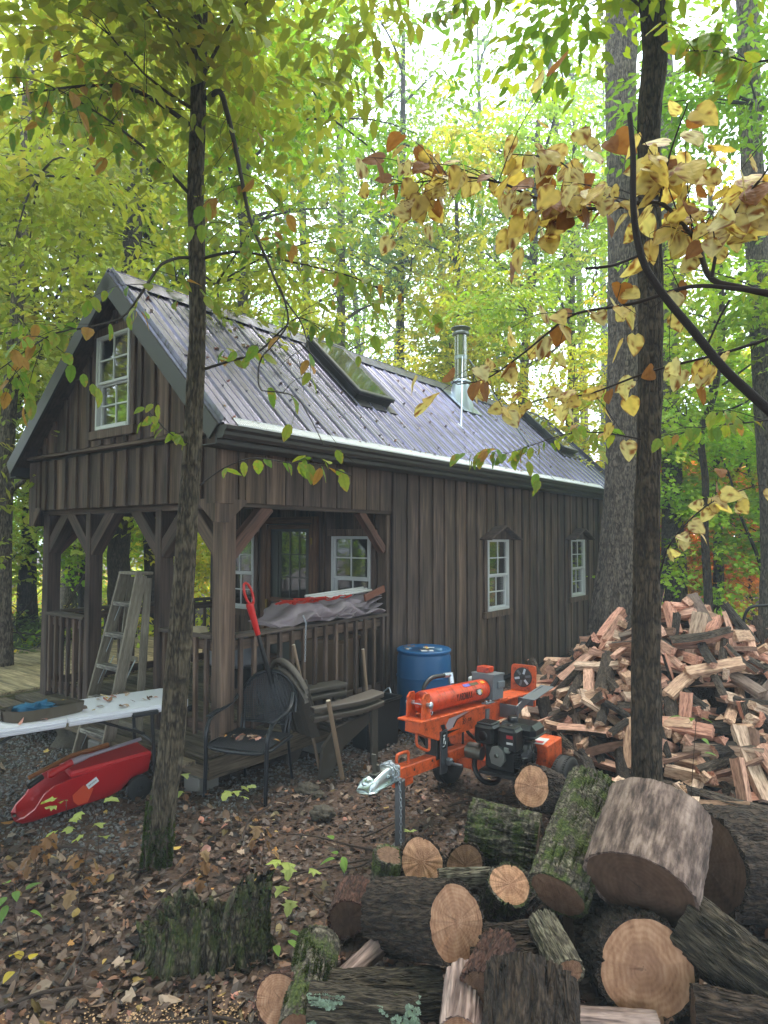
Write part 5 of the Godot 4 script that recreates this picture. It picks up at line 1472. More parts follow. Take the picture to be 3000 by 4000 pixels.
	for q in [[0.50, 0.10, Color(0.35, 0.33, 0.62)], [0.62, 0.13, Color(0.28, 0.24, 0.12)], [0.76, 0.06, Color(0.85, 0.50, 0.06)]]:
		inst("sticker", boxmesh(V(q[1], 0.028, 0.001), 0.0), paint("cyl_sticker_%d" % int(q[0] * 100), q[2], 0.5), sp, cyl_t(BT, 0.097, 0.0812, 0.20 + q[0], 1.02))
func cyl_t(BT: Transform3D, h: float, r: float, u: float, ang: float) -> Transform3D:
	var nn := V(0, sin(ang), cos(ang))
	var b := Basis(V(1, 0, 0), nn.cross(V(1, 0, 0)), nn)
	return BT * Transform3D(b, V(u, h, 0) + nn * r)
func letters(parent, text: String, BT: Transform3D, h: float, r: float, u0: float, size: float, _x: float, m):
	var u := u0
	for ch in text:
		var tm := TextMesh.new()
		tm.text = ch
		tm.font_size = 64
		tm.pixel_size = size / 64.0
		tm.depth = 0.0015
		var w := tm.get_aabb().size.x
		inst("letter", tm, m, parent, cyl_t(BT, h, r, u + w * 0.36, 0.08) * Transform3D(Basis(V(0.62, 0, 0), V(0.10, 0.95, 0), V(0, 0, 1)), Vector3.ZERO))
		u += w * 0.62 + 0.006
func flat_text(parent, text: String, t: Transform3D, size: float, m):
	var tm := TextMesh.new()
	tm.text = text
	tm.font_size = 64
	tm.pixel_size = size / 64.0
	tm.depth = 0.0012
	inst("lettering", tm, m, parent, t * Transform3D(Basis(V(0.75, 0, 0), V(0.16, 1, 0), V(0, 0, 1)), Vector3.ZERO))
func engine(sp, blk, galv):
	var I := Basis.IDENTITY
	var en := Node3D.new(); en.name = "engine"; sp.add_child(en)
	var block := MB.new()
	block.box(Transform3D(I, V(-0.22, 0.42, 0.34)), V(0.26, 0.22, 0.26), 0.02)
	for k in 7: block.box(Transform3D(I, V(-0.20, 0.36 + 0.022 * k, 0.38)), V(0.30, 0.006, 0.24), 0.0)
	block.box(Transform3D(I, V(-0.22, 0.30, 0.34)), V(0.36, 0.03, 0.3), 0.004)
	obj("crankcase", block, mat("shade_steel", Color(0.10, 0.10, 0.10), 0.5), en)
	var muf := MB.new()
	muf.box(Transform3D(I, V(-0.335, 0.575, 0.235)), V(0.16, 0.14, 0.16), 0.018)
	muf.box(Transform3D(I, V(-0.335, 0.650, 0.235)), V(0.13, 0.02, 0.13), 0.008)
	for k in 5: muf.box(Transform3D(Basis(V(1, 0, 0), 0.0), V(-0.38 + 0.022 * k, 0.658, 0.235)), V(0.009, 0.012, 0.10), 0.0)
	muf.lathe(Transform3D(Basis(V(0, 0, 1), PI / 2), V(-0.412, 0.57, 0.235)), [[0.0, -0.01], [0.032, -0.01], [0.036, 0.0], [0.034, 0.012], [0.0, 0.014]], 16)
	obj("muffler_cover", muf, blk, en)
	var af := MB.new()
	af.box(Transform3D(I, V(-0.345, 0.565, 0.42)), V(0.15, 0.17, 0.15), 0.02)
	af.box(Transform3D(I, V(-0.345, 0.652, 0.42)), V(0.12, 0.012, 0.12), 0.005)
	af.lathe(Transform3D(I, V(-0.345, 0.655, 0.42)), [[0.022, 0.0], [0.022, 0.014], [0.0, 0.016]], 10)
	var afo = obj("air_cleaner", af, blk, en)
	inst("sticker", boxmesh(V(0.001, 0.085, 0.06), 0.0), paint("sticker_dark", Color(0.09, 0.09, 0.09), 0.4), afo, Transform3D(I, V(-0.422, 0.575, 0.452)))
	inst("sticker", boxmesh(V(0.001, 0.024, 0.05), 0.0), paint("sticker_red", Color(0.6, 0.1, 0.12), 0.5), afo, Transform3D(I, V(-0.4232, 0.598, 0.452)))
	inst("sticker", boxmesh(V(0.001, 0.016, 0.05), 0.0), mats["white_vinyl"], afo, Transform3D(I, V(-0.4232, 0.553, 0.452)))
	var ft := MB.new()
	ft.box(Transform3D(I, V(-0.15, 0.595, 0.42)), V(0.22, 0.11, 0.30), 0.045)
	ft.box(Transform3D(I, V(-0.15, 0.57, 0.42)), V(0.24, 0.014, 0.32), 0.006)
	ft.lathe(Transform3D(I, V(-0.19, 0.645, 0.37)), [[0.04, 0.0], [0.042, 0.012], [0.042, 0.038], [0.036, 0.045], [0.0, 0.046]], 20)
	obj("fuel_tank", ft, mat("tank_black", Color(0.055, 0.06, 0.075), 0.3), en)
	var gc := MB.new()
	gc.prism([Vector2(-0.045, -0.06), Vector2(0.03, -0.075), Vector2(0.06, -0.03), Vector2(0.05, 0.04), Vector2(0.01, 0.07), Vector2(-0.04, 0.055), Vector2(-0.06, 0.0)], 0.03, Transform3D(Basis(UP, -PI / 2), V(-0.43, 0.455, 0.36)))
	gc.lathe(Transform3D(Basis(V(0, 0, 1), PI / 2), V(-0.445, 0.455, 0.36)), [[0.014, 0.0], [0.014, 0.012], [0.0, 0.014]], 10)
	obj("gear_cover", gc, metal("cast_alloy", Color(0.55, 0.57, 0.55), 0.45), en)
	var pm := MB.new()
	pm.tube([V(-0.36, 0.42, 0.07), V(-0.36, 0.42, 0.20)], 0.05, 14)
	pm.box(Transform3D(I, V(-0.36, 0.475, 0.13)), V(0.05, 0.02, 0.10), 0.004)
	obj("pump", pm, mats["cast_alloy"], en)
	var rc := MB.new()
	rc.lathe(Transform3D(Basis(V(1, 0, 0), PI / 2), V(-0.22, 0.43, 0.49)), [[0.10, 0.0], [0.10, 0.03], [0.085, 0.05], [0.05, 0.058], [0.0, 0.06]], 22)
	for k in 14:
		var t := TAU * k / 14.0
		rc.bar(V(-0.22 + cos(t) * 0.04, 0.43 + sin(t) * 0.04, 0.553), V(-0.22 + cos(t) * 0.088, 0.43 + sin(t) * 0.088, 0.537), 0.008, 0.008, V(0, 0, 1), 0.0)
	obj("recoil_starter", rc, blk, en)
	tube_obj("starter_handle", [V(-0.36, 0.44, 0.52), V(-0.27, 0.43, 0.54)], 0.009, mats["black_plastic"], en, 8)
	inst("carburettor", boxmesh(V(0.05, 0.05, 0.05), 0.01), mats["cast_alloy"], en, Transform3D(I, V(-0.40, 0.50, 0.425)))
	tube_obj("hose", bez([V(-0.36, 0.39, 0.14), V(-0.37, 0.30, 0.14), V(-0.36, 0.22, 0.20), V(-0.26, 0.19, 0.26), V(-0.1, 0.24, 0.24)], 20), 0.020, mats["black_plastic"], en, 8)
	tube_obj("hose", bez([V(-0.15, 0.45, 0.02), V(-0.2, 0.52, -0.02), V(-0.15, 0.60, -0.04)], 14), 0.014, mats["black_plastic"], en, 8)
	tube_obj("hose", bez([V(-0.40, 0.46, -0.12), V(-0.3, 0.56, -0.10), V(-0.2, 0.70, -0.08)], 14), 0.018, mats["black_plastic"], en, 8)
	tube_obj("pull_rod", [V(-0.30, 0.40, 0.0), V(-0.30, 0.56, 0.0)], 0.010, mats["black_plastic"], en, 8)
# ---------------------------------------------------------------- split firewood
func split_mesh(k: int) -> ArrayMesh:
	# a split billet along local x; surfaces: split faces, bark, ends
	var L := rr(0.32, 0.52)
	var w := rr(0.055, 0.115)
	var poly := []
	var kinds := []   # true where the edge after the point is bark
	match k % 4:
		0:
			poly = [Vector2(-w * 0.1, -w * 0.55), Vector2(w * 0.65, w * 0.25), Vector2(w * 0.15, w * 0.50), Vector2(-w * 0.45, w * 0.40)]
			kinds = [false, true, true, false]
		1:
			poly = [Vector2(-w * 0.5, -w * 0.35), Vector2(w * 0.5, -w * 0.42), Vector2(w * 0.55, w * 0.30), Vector2(-w * 0.45, w * 0.38)]
			kinds = [false, false, false, k % 3 == 0]
		2:
			poly = [Vector2(-w * 0.6, -w * 0.28), Vector2(w * 0.6, -w * 0.30), Vector2(w * 0.40, w * 0.12), Vector2(0, w * 0.34), Vector2(-w * 0.42, w * 0.12)]
			kinds = [false, true, true, true, true]
		3:
			poly = [Vector2(-w * 0.55, -w * 0.20), Vector2(w * 0.5, -w * 0.26), Vector2(w * 0.45, w * 0.16), Vector2(-w * 0.5, w * 0.26)]
			kinds = [false, false, false, false]
	var n := 9
	var rings := []
	var sub := 3
	var twist := rr(-0.25, 0.25)
	var bend := rr(-0.02, 0.02)
	for i in n + 1:
		var u := float(i) / n
		var ln := []
		for e in poly.size():
			for q in sub:
				var p: Vector2 = poly[e].lerp(poly[(e + 1) % poly.size()], float(q) / sub)
				var nz := fn.get_noise_3d(u * 14.0 + k * 37.0, p.x * 900.0, p.y * 900.0)
				p *= 1.0 + 0.16 * nz
				p = p.rotated(twist * (u - 0.5))
				ln.append(V((u - 0.5) * L + (0.02 * fn.get_noise_2d(p.x * 900.0 + k, p.y * 900.0) if i == 0 or i == n else 0.0), p.y + bend * sin(u * PI), p.x))
		rings.append(ln)
	var A := [MB.new(), MB.new(), MB.new()]
	var m: int = rings[0].size()
	for i in n:
		for j in m:
			var s: int = 1 if kinds[j / sub] else 0
			var j2: int = (j + 1) % m
			var dir: Vector3 = (rings[i][j] + rings[i][j2]) * V(0, 1, 1)
			A[s].quadn(rings[i][j], rings[i][j2], rings[i + 1][j2], rings[i + 1][j], dir)
	A[2].fan(rings[0], V(-1, 0, 0))
	A[2].fan(rings[n], V(1, 0, 0))
	var am := ArrayMesh.new()
	for s in 3:
		if A[s].v.size() == 0: continue
		var arr := []
		arr.resize(Mesh.ARRAY_MAX)
		arr[Mesh.ARRAY_VERTEX] = A[s].v; arr[Mesh.ARRAY_NORMAL] = A[s].n
		am.add_surface_from_arrays(Mesh.PRIMITIVE_TRIANGLES, arr)
		am.surface_set_name(am.get_surface_count() - 1, ["split", "bark", "end"][s])
	return am
func heap_h(x: float, z: float) -> float:
	var d := Vector2((x - 3.05) / 1.95, (z + 6.95) / 1.95)
	var r := d.length()
	return maxf(0.0, 1.30 * (1.0 - pow(minf(r, 1.0), 1.35))) * (1.0 + 0.1 * fn.get_noise_2d(x * 40.0, z * 40.0))
func firewood():
	rng.seed = 77
	var faces := []
	for q in [[1.0, 0.94, 0.93, "pinkish"], [1.0, 1.04, 1.04, "pale cream"], [0.92, 0.90, 0.86, "tan"], [0.66, 0.62, 0.60, "brown"], [0.96, 0.84, 0.82, "rosy"], [0.56, 0.57, 0.58, "weathered grey"]]:
		faces.append([mat("split_%s" % q[3], Color(q[0], q[1], q[2]), 0.8, 0.0, {"tex": "split", "tri": Vector3(0.9, 9.0, 9.0), "off": Vector3(q[0], q[2] * 3.0, q[1] * 5.0), "bump": "grey", "bs": 0.35}), q[3]])
	var barks := [mat("fire_bark", Color(0.62, 0.58, 0.55), 0.95, 0.0, {"tex": "bark", "tri": Vector3(1.5, 6, 6), "bump": "barkh", "bs": 0.8}), mat("fire_bark_b", Color(0.45, 0.42, 0.40), 0.95, 0.0, {"tex": "bark", "tri": Vector3(1.5, 6, 6), "off": Vector3(0.3, 0.4, 0.7), "bump": "barkh", "bs": 0.8})]
	var pool := []
	for k in 22: pool.append(split_mesh(k))
	# debris core that the pieces rest on
	var R := []
	for i in 30:
		var line := PackedVector3Array()
		for j in 30:
			var x := 3.05 + (i / 14.5 - 1.0) * 2.05
			var z := -6.95 + (j / 14.5 - 1.0) * 2.05
			line.push_back(V(x, gh(x, z) + heap_h(x, z) * 0.80 - 0.10, z))
		R.append(line)
	var core := MB.new()
	core.grid(R)
	tag(obj("bark_debris", core, mat("debris", Color(0.55, 0.48, 0.42), 0.95, 0.0, {"tex": "soil", "tri": Vector3(2, 2, 2), "bump": "fine", "bs": 2.0}), self), "dark bark crumbs filling the firewood heap", "debris", "", "stuff")
	var placed := []
	var tries := 0
	var cand := []
	while tries < 9000 and placed.size() < 300:
		tries += 1
		var x := rr(1.05, 5.0)
		var z := rr(-8.6, -4.95)
		var r := Vector2((x - 3.05) / 1.95, (z + 6.95) / 1.95).length()
		if r > 1.12: continue
		if (cab.affine_inverse() * V(x, 0, z)).z < 0.25: continue
		var front := z + 6.95 > -0.55 + 0.1 * (x - 3.0)   # the far slope cannot be seen
		if not front and heap_h(x, z) < 0.95: continue
		# keep clear of the splitter's end
		if x < 1.75 and z > -6.35 and z < -5.0 and x < 1.62: continue
		var md := 0.118
		var ok := true
		for p in placed:
			if absf(p.x - x) < md and absf(p.z - z) < md and Vector2(p.x - x, p.z - z).length() < md: ok = false; break
		if not ok: continue
		var lay := rng.randf()
		var y := gh(x, z) + heap_h(x, z) - 0.02 + 0.10 * lay
		if r > 0.97: y = gh(x, z) + 0.05 + 0.04 * lay
		placed.append(V(x, y, z))
	var i := 0
	for p in placed:
		var e := 0.06
		var gx := (heap_h(p.x + e, p.z) - heap_h(p.x - e, p.z)) / (2 * e)
		var gz := (heap_h(p.x, p.z + e) - heap_h(p.x, p.z - e)) / (2 * e)
		var nn := V(-gx, 1.0, -gz).normalized()
		nn = (nn + V(rr(-0.35, 0.35), 0, rr(-0.35, 0.35))).normalized()
		var yaw := rr(0, TAU)
		var t := V(cos(yaw), 0, sin(yaw))
		t = (t - nn * t.dot(nn)).normalized()
		t = (t + UP * rr(-0.3, 0.3)).normalized()
		if i % 11 == 4: t = (V(rr(-0.4, 0.4), -1.0, rr(0.1, 0.6))).normalized()
		var zz := t.cross(nn).normalized()
		var bs := Basis(t, zz.cross(t), zz) * Basis(V(1, 0, 0), rr(0, TAU) if rng.randf() < 0.35 else rr(-0.5, 0.5))
		var f = faces[[0, 1, 2, 0, 3, 4, 1, 0, 5, 2, 4, 3][rng.randi() % 12]]
		var mi := MeshInstance3D.new()
		mi.mesh = pool[rng.randi() % pool.size()]
		for s in mi.mesh.get_surface_count():
			var nm: String = mi.mesh.surface_get_name(s)
			mi.set_surface_override_material(s, barks[i % 2] if nm == "bark" else f[0])
		mi.name = numbered("split_firewood")
		add_child(mi)
		var sc := rr(0.85, 1.2)
		mi.transform = Transform3D(bs.scaled(Vector3.ONE * sc), p)
		var hh := "at the heap's foot" if p.y < 0.22 else ("low on the heap" if p.y < 0.5 else ("halfway up the heap" if p.y < 0.85 else "near the heap's top"))
		var sd := "by the splitter" if p.x < 1.9 else ("left of the trunk" if p.x < 2.45 else ("right of the trunk" if p.x < 3.3 else "on the right flank"))
		var ps := "standing" if absf(t.y) > 0.72 else ("steep" if absf(t.y) > 0.4 else ("pointing forward" if absf(t.z) > 0.7 else "crosswise"))
		tag(mi, "%s %s split log, %s, %s, %s" % ["large" if sc > 1.03 else "small", f[1], ps, hh, sd], "firewood", "split firewood in the heap behind the splitter")
		i += 1
	# the pieces lower in the heap, seen only through the gaps
	var low := thing("buried_firewood", "split firewood buried deep in the heap", "firewood")
	low.set_meta("kind", "stuff")
	for k in 5:
		var me: ArrayMesh = split_mesh(k)
		for s in me.get_surface_count(): me.surface_set_material(s, barks[k % 2] if me.surface_get_name(s) == "bark" else faces[[0, 2, 3, 1, 4][k]][0])
		var T := []
		var C := []
		while T.size() < 90:
			var x := rr(1.2, 4.9)
			var z := rr(-8.2, -5.05)
			if heap_h(x, z) < 0.12: continue
			T.append(Transform3D(Basis.from_euler(V(rr(0, TAU), rr(0, TAU), rr(-0.6, 0.6))), V(x, gh(x, z) + heap_h(x, z) * 0.93 - 0.06, z)))
			C.append(Color(1, 1, 1))
		many("split_log", me, null, low, T, C)
# ---------------------------------------------------------------- rounds in front
func bark_mat(k: String) -> StandardMaterial3D:
	match k:
		"moss": return mossy()
		"bleach": return mat("bleached_log", Color(0.80, 0.75, 0.73), 0.9, 0.0, {"tex": "bleach", "tri": Vector3(3.6, 1.3, 3.6), "bump": "grey", "bs": 1.2})
		"dark": return mat("dark_bark", Color(0.50, 0.44, 0.40), 0.95, 0.0, {"tex": "bark", "tri": Vector3(4, 1.0, 4), "bump": "barkh", "bs": 2.0})
		"ridge": return mat("ridged_bark", Color(0.62, 0.60, 0.55), 0.95, 0.0, {"tex": "bark", "tri": Vector3(6, 0.8, 6), "bump": "barkh", "bs": 2.0})
		"brown": return mat("brown_bark", Color(0.62, 0.46, 0.43), 0.95, 0.0, {"tex": "bark", "tri": Vector3(4, 1.2, 4), "bump": "barkh", "bs": 0.9})
		"grey": return mat("grey_bark", Color(0.86, 0.88, 0.84), 0.95, 0.0, {"tex": "bark", "tri": Vector3(5, 1.0, 5), "bump": "barkh", "bs": 0.9})
	return mat("pale_log", Color(1.0, 0.95, 0.95), 0.9, 0.0, {"tex": "bleach", "tri": Vector3(3, 0.7, 3), "off": Vector3(0.5, 0.5, 0.5), "bump": "grey", "bs": 0.5})
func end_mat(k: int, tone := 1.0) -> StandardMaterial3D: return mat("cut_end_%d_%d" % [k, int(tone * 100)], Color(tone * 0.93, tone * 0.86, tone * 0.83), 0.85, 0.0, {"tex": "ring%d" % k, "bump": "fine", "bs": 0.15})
func log_round(label: String, a: Vector3, b: Vector3, r: float, bark: String, ek := 0, tone := 1.0, rough := 0.05, flat := 0.0, squash := 1.0, cut := 0.0, group := "") -> Node3D:
	# a is the centre of the cut face that shows, b the centre of the other; local y runs from b to a
	var y := (a - b).normalized()
	var x := y.cross(UP)
	if x.length() < 0.2: x = y.cross(V(0, 0, 1))
	x = x.normalized()
	var bs := Basis(x, y, x.cross(y))
	var o := thing("log_round", label, "log", Vector3.ZERO, 0.0, group)
	o.transform = Transform3D(bs, (a + b) * 0.5)
	var L := a.distance_to(b)
	var sides := 110
	var rows := 30
	var sd := label.hash() % 997
	var R := []
	var core := [[], []]
	for i in rows + 1:
		var u := float(i) / rows
		var line := PackedVector3Array()
		for j in sides:
			var t := TAU * j / sides
			var lob := 1.0 + 0.05 * sin(2.0 * t + sd) + 0.045 * fn.get_noise_3d(cos(t) * 22.0 + sd, u * L * 40.0, sin(t) * 22.0) + 0.03 * sin(3.0 * t + sd * 2.0) + 0.06 * fn.get_noise_2d(u * 6.0 + sd, 10.0)
			var rg := absf(fn.get_noise_3d(cos(t) * 120.0 * r / 0.15 + sd, u * L * 55.0, sin(t) * 120.0 * r / 0.15))
			var rad := r * (lob + rough * 1.9 * (1.0 - 2.8 * rg) + 0.02 * fn.get_noise_3d(cos(t) * 300.0, u * L * 300.0 + sd, sin(t) * 300.0))
			var c := cos(t)
			if flat > 0.0 and c > 1.0 - flat: rad *= (1.0 - flat) / c
			var yy := (u - 0.5) * L + (cut * c * r if i == rows else 0.0) + (0.006 * fn.get_noise_2d(t * 40.0, sd) if i == 0 or i == rows else 0.0)
			if i == 0 or i == rows:
				var q: float = minf(r * lob * (0.95 + 0.012 * fn.get_noise_2d(t * 60.0, sd)), rad * 0.985)
				core[1 if i == rows else 0].append(V(c * q, yy + (-0.004 if i == rows else 0.004), sin(t) * q * squash))
			line.push_back(V(c * rad, yy, sin(t) * rad * squash))
		R.append(line)
	var m := MB.new()
	m.grid(R, true, TAU * r, L, true)
	var rimr := [[], []]
	for e in 2:
		var ring: PackedVector3Array = R[rows] if e == 1 else R[0]
		var inn: Array = core[e]
		for j in sides: m.quadn(ring[j], ring[(j + 1) % sides], inn[(j + 1) % sides], inn[j], V(0, 1 if e == 1 else -1, 0))
		rimr[e] = inn
	obj("bark", m, bark_mat(bark), o)
	for e in 2:
		var f := MB.new()
		var cy := 0.0
		for p in rimr[e]: cy += p.y / sides
		for j in sides:
			var p: Vector3 = rimr[e][j]
			var q: Vector3 = rimr[e][(j + 1) % sides]
			var c := V(0, cy, 0)
			var uvs := []
			for k in [c, p, q]: uvs.append(Vector2(0.5 + 0.42 * k.x / r, 0.5 + 0.42 * k.z / r))
			if e == 1: f.tri(c, p, q, uvs[0], uvs[1], uvs[2])
			else: f.tri(c, q, p, uvs[0], uvs[2], uvs[1])
		obj("cut_face", f, end_mat(ek, tone), o)
	return o
func moss_tufts(o, r: float, L: float, n: int, lo := -0.2):
	var T := []
	var C := []
	for k in n:
		var t := rr(0, TAU)
		var v := rr(-0.48, 0.48) * L
		var p := V(cos(t) * r, v, sin(t) * r)
		var w: Vector3 = o.transform.basis * V(cos(t), 0, sin(t))
		if w.y < lo: continue
		if fn.get_noise_3d(p.x * 130 + r * 900, p.y * 90, p.z * 130) < 0.06: continue
		var b := Basis(Quaternion(UP, V(cos(t), 0, sin(t)))) * Basis(UP, rr(0, TAU))
		T.append(Transform3D(b.scaled(Vector3.ONE * rr(0.6, 1.3)), p * V(0.98, 1, 0.98)))
		var g := rr(0.5, 1.3)
		C.append(Color(0.055 * g, 0.075 * g, 0.018 * g))
	many("moss", tuft(), leafmat(), o, T, C)
func tuft() -> ArrayMesh:
	if meshes.has("tuft"): return meshes["tuft"]
	var m := MB.new()
	for k in 9:
		var a := rr(0, TAU)
		var d := V(cos(a), 0, sin(a)) * rr(0.002, 0.009)
		var h := rr(0.006, 0.014)
		m.tri(d + V(-0.003, 0, 0.001), d + V(0.003, 0, 0), d * 1.9 + V(0, h, 0.002))
		m.tri(d + V(0, 0, -0.003), d + V(0, 0, 0.003), d * 1.6 + V(0.002, h * 0.9, 0))
	meshes["tuft"] = m.mesh()
	return meshes["tuft"]
func rounds():
	rng.seed = 5
	var o
	log_round("big round with clean tan face and grey heart, lowest right of the log pile", V(1.125, 0.205, -2.900), V(1.123, 0.077, -3.280), 0.198, "dark", 0, 1.0, 0.05)
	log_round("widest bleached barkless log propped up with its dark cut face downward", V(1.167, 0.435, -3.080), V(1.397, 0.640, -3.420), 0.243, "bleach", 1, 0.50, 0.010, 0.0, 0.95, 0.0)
	o = log_round("long mossy log lying between the splitter and the bleached log", V(0.825, 0.340, -3.220), V(1.165, 0.669, -3.720), 0.13, "moss", 2, 0.62, 0.07)
	moss_tufts(o, 0.132, 0.69, 3000)
	log_round("round with bright pale face standing right in front of the splitter wheel", V(0.997, 0.366, -4.550), V(1.215, 0.207, -4.850), 0.133, "dark", 0, 1.12, 0.06)
	o = log_round("split mossy log with stripped pale ridges below the bright round", V(0.501, 0.320, -3.980), V(0.879, 0.282, -3.850), 0.144, "moss", 2, 0.6, 0.12, 0.3)
	moss_tufts(o, 0.146, 0.40, 1500)
	log_round("small round with orange tan face nearest the splitter's jack leg", V(0.204, 0.318, -3.600), V(0.187, 0.118, -3.980), 0.113, "dark", 2, 1.08, 0.06)
	log_round("dull brown round half hidden behind the flat bark slab", V(0.447, 0.247, -3.700), V(0.500, 0.084, -4.050), 0.103, "dark", 1, 0.78, 0.05)
	log_round("small round with orange fleck on its face beside the long mossy log", V(0.626, 0.330, -3.350), V(0.619, 0.078, -3.580), 0.098, "moss", 0, 1.08, 0.07)
	log_round("dark barkless log with a wide oval slanted face, left in the pile", V(0.322, 0.350, -2.980), V(0.009, 0.199, -3.320), 0.154, "dark", 1, 0.95, 0.05, 0.0, 1.0, -0.15)
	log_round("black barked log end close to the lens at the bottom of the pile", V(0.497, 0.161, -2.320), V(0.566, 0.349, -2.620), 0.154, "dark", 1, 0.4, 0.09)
	log_round("slim grey barked log with rusty cut end under the long mossy log", V(0.768, 0.234, -2.820), V(0.723, 0.272, -3.120), 0.061, "grey", 0, 0.85, 0.09)
	o = log_round("lichen crusted log lying flat at the bottom edge of the pile", V(-0.304, 0.126, -2.740), V(0.136, 0.089, -2.740), 0.092, "ridge", 1, 0.7, 0.08)
	lichen(o, 0.095, 0.44)
	log_round("grey ridged log lying behind the lichen crusted one", V(-0.298, 0.080, -2.900), V(0.252, 0.071, -2.940), 0.093, "ridge", 1, 0.8, 0.08)
	o = log_round("mossy slim log leaning left of the lichen crusted log", V(-0.327, 0.067, -2.740), V(-0.294, 0.207, -3.100), 0.086, "moss", 1, 0.8, 0.06)
	moss_tufts(o, 0.087, 0.39, 1700)
	log_round("log with long pale oval cut at the lower left of the pile", V(-0.431, 0.128, -2.820), V(-0.353, 0.022, -3.040), 0.09, "brown", 1, 0.95, 0.05, 0.0, 1.0, 0.5)
	log_round("brown barked log chunk with a dark sawn face by the mossy slim log", V(-0.181, 0.132, -3.400), V(-0.158, 0.133, -3.660), 0.09, "brown", 2, 0.45, 0.07)
	log_round("pale debarked pole slanting out from under the oval faced log", V(-0.175, 0.104, -2.980), V(-0.003, 0.126, -3.220), 0.046, "pale", 1, 0.8, 0.03)
	log_round("whitish weathered log with dark holes by the bottom edge", V(0.296, 0.132, -2.600), V(0.350, 0.181, -2.860), 0.091, "pale", 1, 1.0, 0.05)
	log_round("large dark log lying along the right edge behind the ridged log", V(1.654, 0.360, -3.500), V(2.609, 0.219, -3.750), 0.263, "dark", 1, 0.5, 0.05)
	log_round("ridged bark log slanting out at the right edge of the pile", V(1.336, 0.325, -3.050), V(1.749, 0.074, -2.700), 0.128, "ridge", 1, 0.6, 0.10)
	log_round("upright split bark stub behind the small orange faced round", V(0.036, 0.394, -3.520), V(0.002, 0.090, -3.560), 0.074, "moss", 1, 0.6, 0.14, 0.4)
	log_round("flat bark slab lying across two rounds in the pile's middle", V(0.277, 0.321, -3.420), V(0.542, 0.322, -3.440), 0.041, "grey", 1, 0.7, 0.12, 0.6)
	log_round("pale short log showing under the big tan faced round", V(0.734, 0.087, -2.760), V(1.106, 0.055, -2.780), 0.05, "pale", 1, 0.9, 0.05)
	log_round("rust brown rotten log between the whitish and the black one", V(0.502, 0.265, -2.950), V(0.381, 0.254, -2.700), 0.07, "brown", 0, 0.6, 0.14)
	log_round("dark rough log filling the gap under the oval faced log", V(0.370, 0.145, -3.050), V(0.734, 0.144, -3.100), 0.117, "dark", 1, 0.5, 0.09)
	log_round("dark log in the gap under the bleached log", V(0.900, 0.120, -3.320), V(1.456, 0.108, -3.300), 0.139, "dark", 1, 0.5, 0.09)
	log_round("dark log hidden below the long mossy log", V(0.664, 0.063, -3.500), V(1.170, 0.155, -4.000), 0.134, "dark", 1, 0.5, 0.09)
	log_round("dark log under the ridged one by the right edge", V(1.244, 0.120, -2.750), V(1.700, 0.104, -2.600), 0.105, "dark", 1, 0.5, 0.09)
func lichen(o, r: float, L: float):
	var m := MB.new()
	for k in 8:
		var a := TAU * k / 8.0
		var b := TAU * (k + 0.8) / 8.0
		var rad := rr(0.008, 0.015)
		m.tri(Vector3.ZERO, V(cos(a) * rad, 0.004, sin(a) * rad), V(cos(b) * rad, 0.005, sin(b) * rad))
	var T := []
	var C := []
	for k in 2600:
		var t := rr(0, TAU)
		var v := rr(-0.5, 0.5) * L
		if fn.get_noise_3d(cos(t) * 18.0, v * 60.0, sin(t) * 18.0 + 9.0) < 0.06: continue
		if (o.transform.basis * V(cos(t), 0, sin(t))).y < -0.1: continue
		var b := Basis(Quaternion(UP, V(cos(t), 0, sin(t)))) * Basis.from_euler(V(rr(-0.5, 0.5), rr(0, TAU), rr(-0.5, 0.5)))
		T.append(Transform3D(b.scaled(Vector3.ONE * rr(0.5, 1.0)), V(cos(t) * r * 1.02, v, sin(t) * r * 1.02)))
		var g := rr(0.8, 1.2)
		C.append(Color(0.27 * g, 0.36 * g, 0.30 * g))
	many("lichen", m.mesh(), leafmat(), o, T, C)
# ---------------------------------------------------------------- leaves
func leafmat() -> StandardMaterial3D:
	return mat("leaf", Color(1, 1, 1), 0.6, 0.0, {"vc": true, "back": Color(0.95, 0.95, 0.7), "spec": 0.35})
func drymat() -> StandardMaterial3D:
	return mat("dry_leaf", Color(1, 1, 1), 0.55, 0.0, {"vc": true, "spec": 0.5})
func add_leaf(m: MB, t: Transform3D, L: float, W: float, rows: int, curl: float, fold := 0.25):
	# a pointed leaf from its stalk along +z, face up +y
	var prev := []
	for i in rows + 1:
		var u := float(i) / rows
		var w := W * 0.5 * pow(sin(PI * pow(u, 0.72)), 0.85) if i > 0 and i < rows else 0.0
		var y := -curl * L * u * u
		var row := [t * V(-w, y + w * fold, u * L), t * V(0, y, u * L), t * V(w, y + w * fold, u * L)]
		if i == 1:
			m.tri(prev[1], row[1], row[0]); m.tri(prev[1], row[2], row[1])
		elif i == rows:
			m.tri(prev[0], prev[1], row[1]); m.tri(prev[1], prev[2], row[1])
		elif i > 1:
			m.quad(prev[0], prev[1], row[1], row[0]); m.quad(prev[1], prev[2], row[2], row[1])
		prev = row
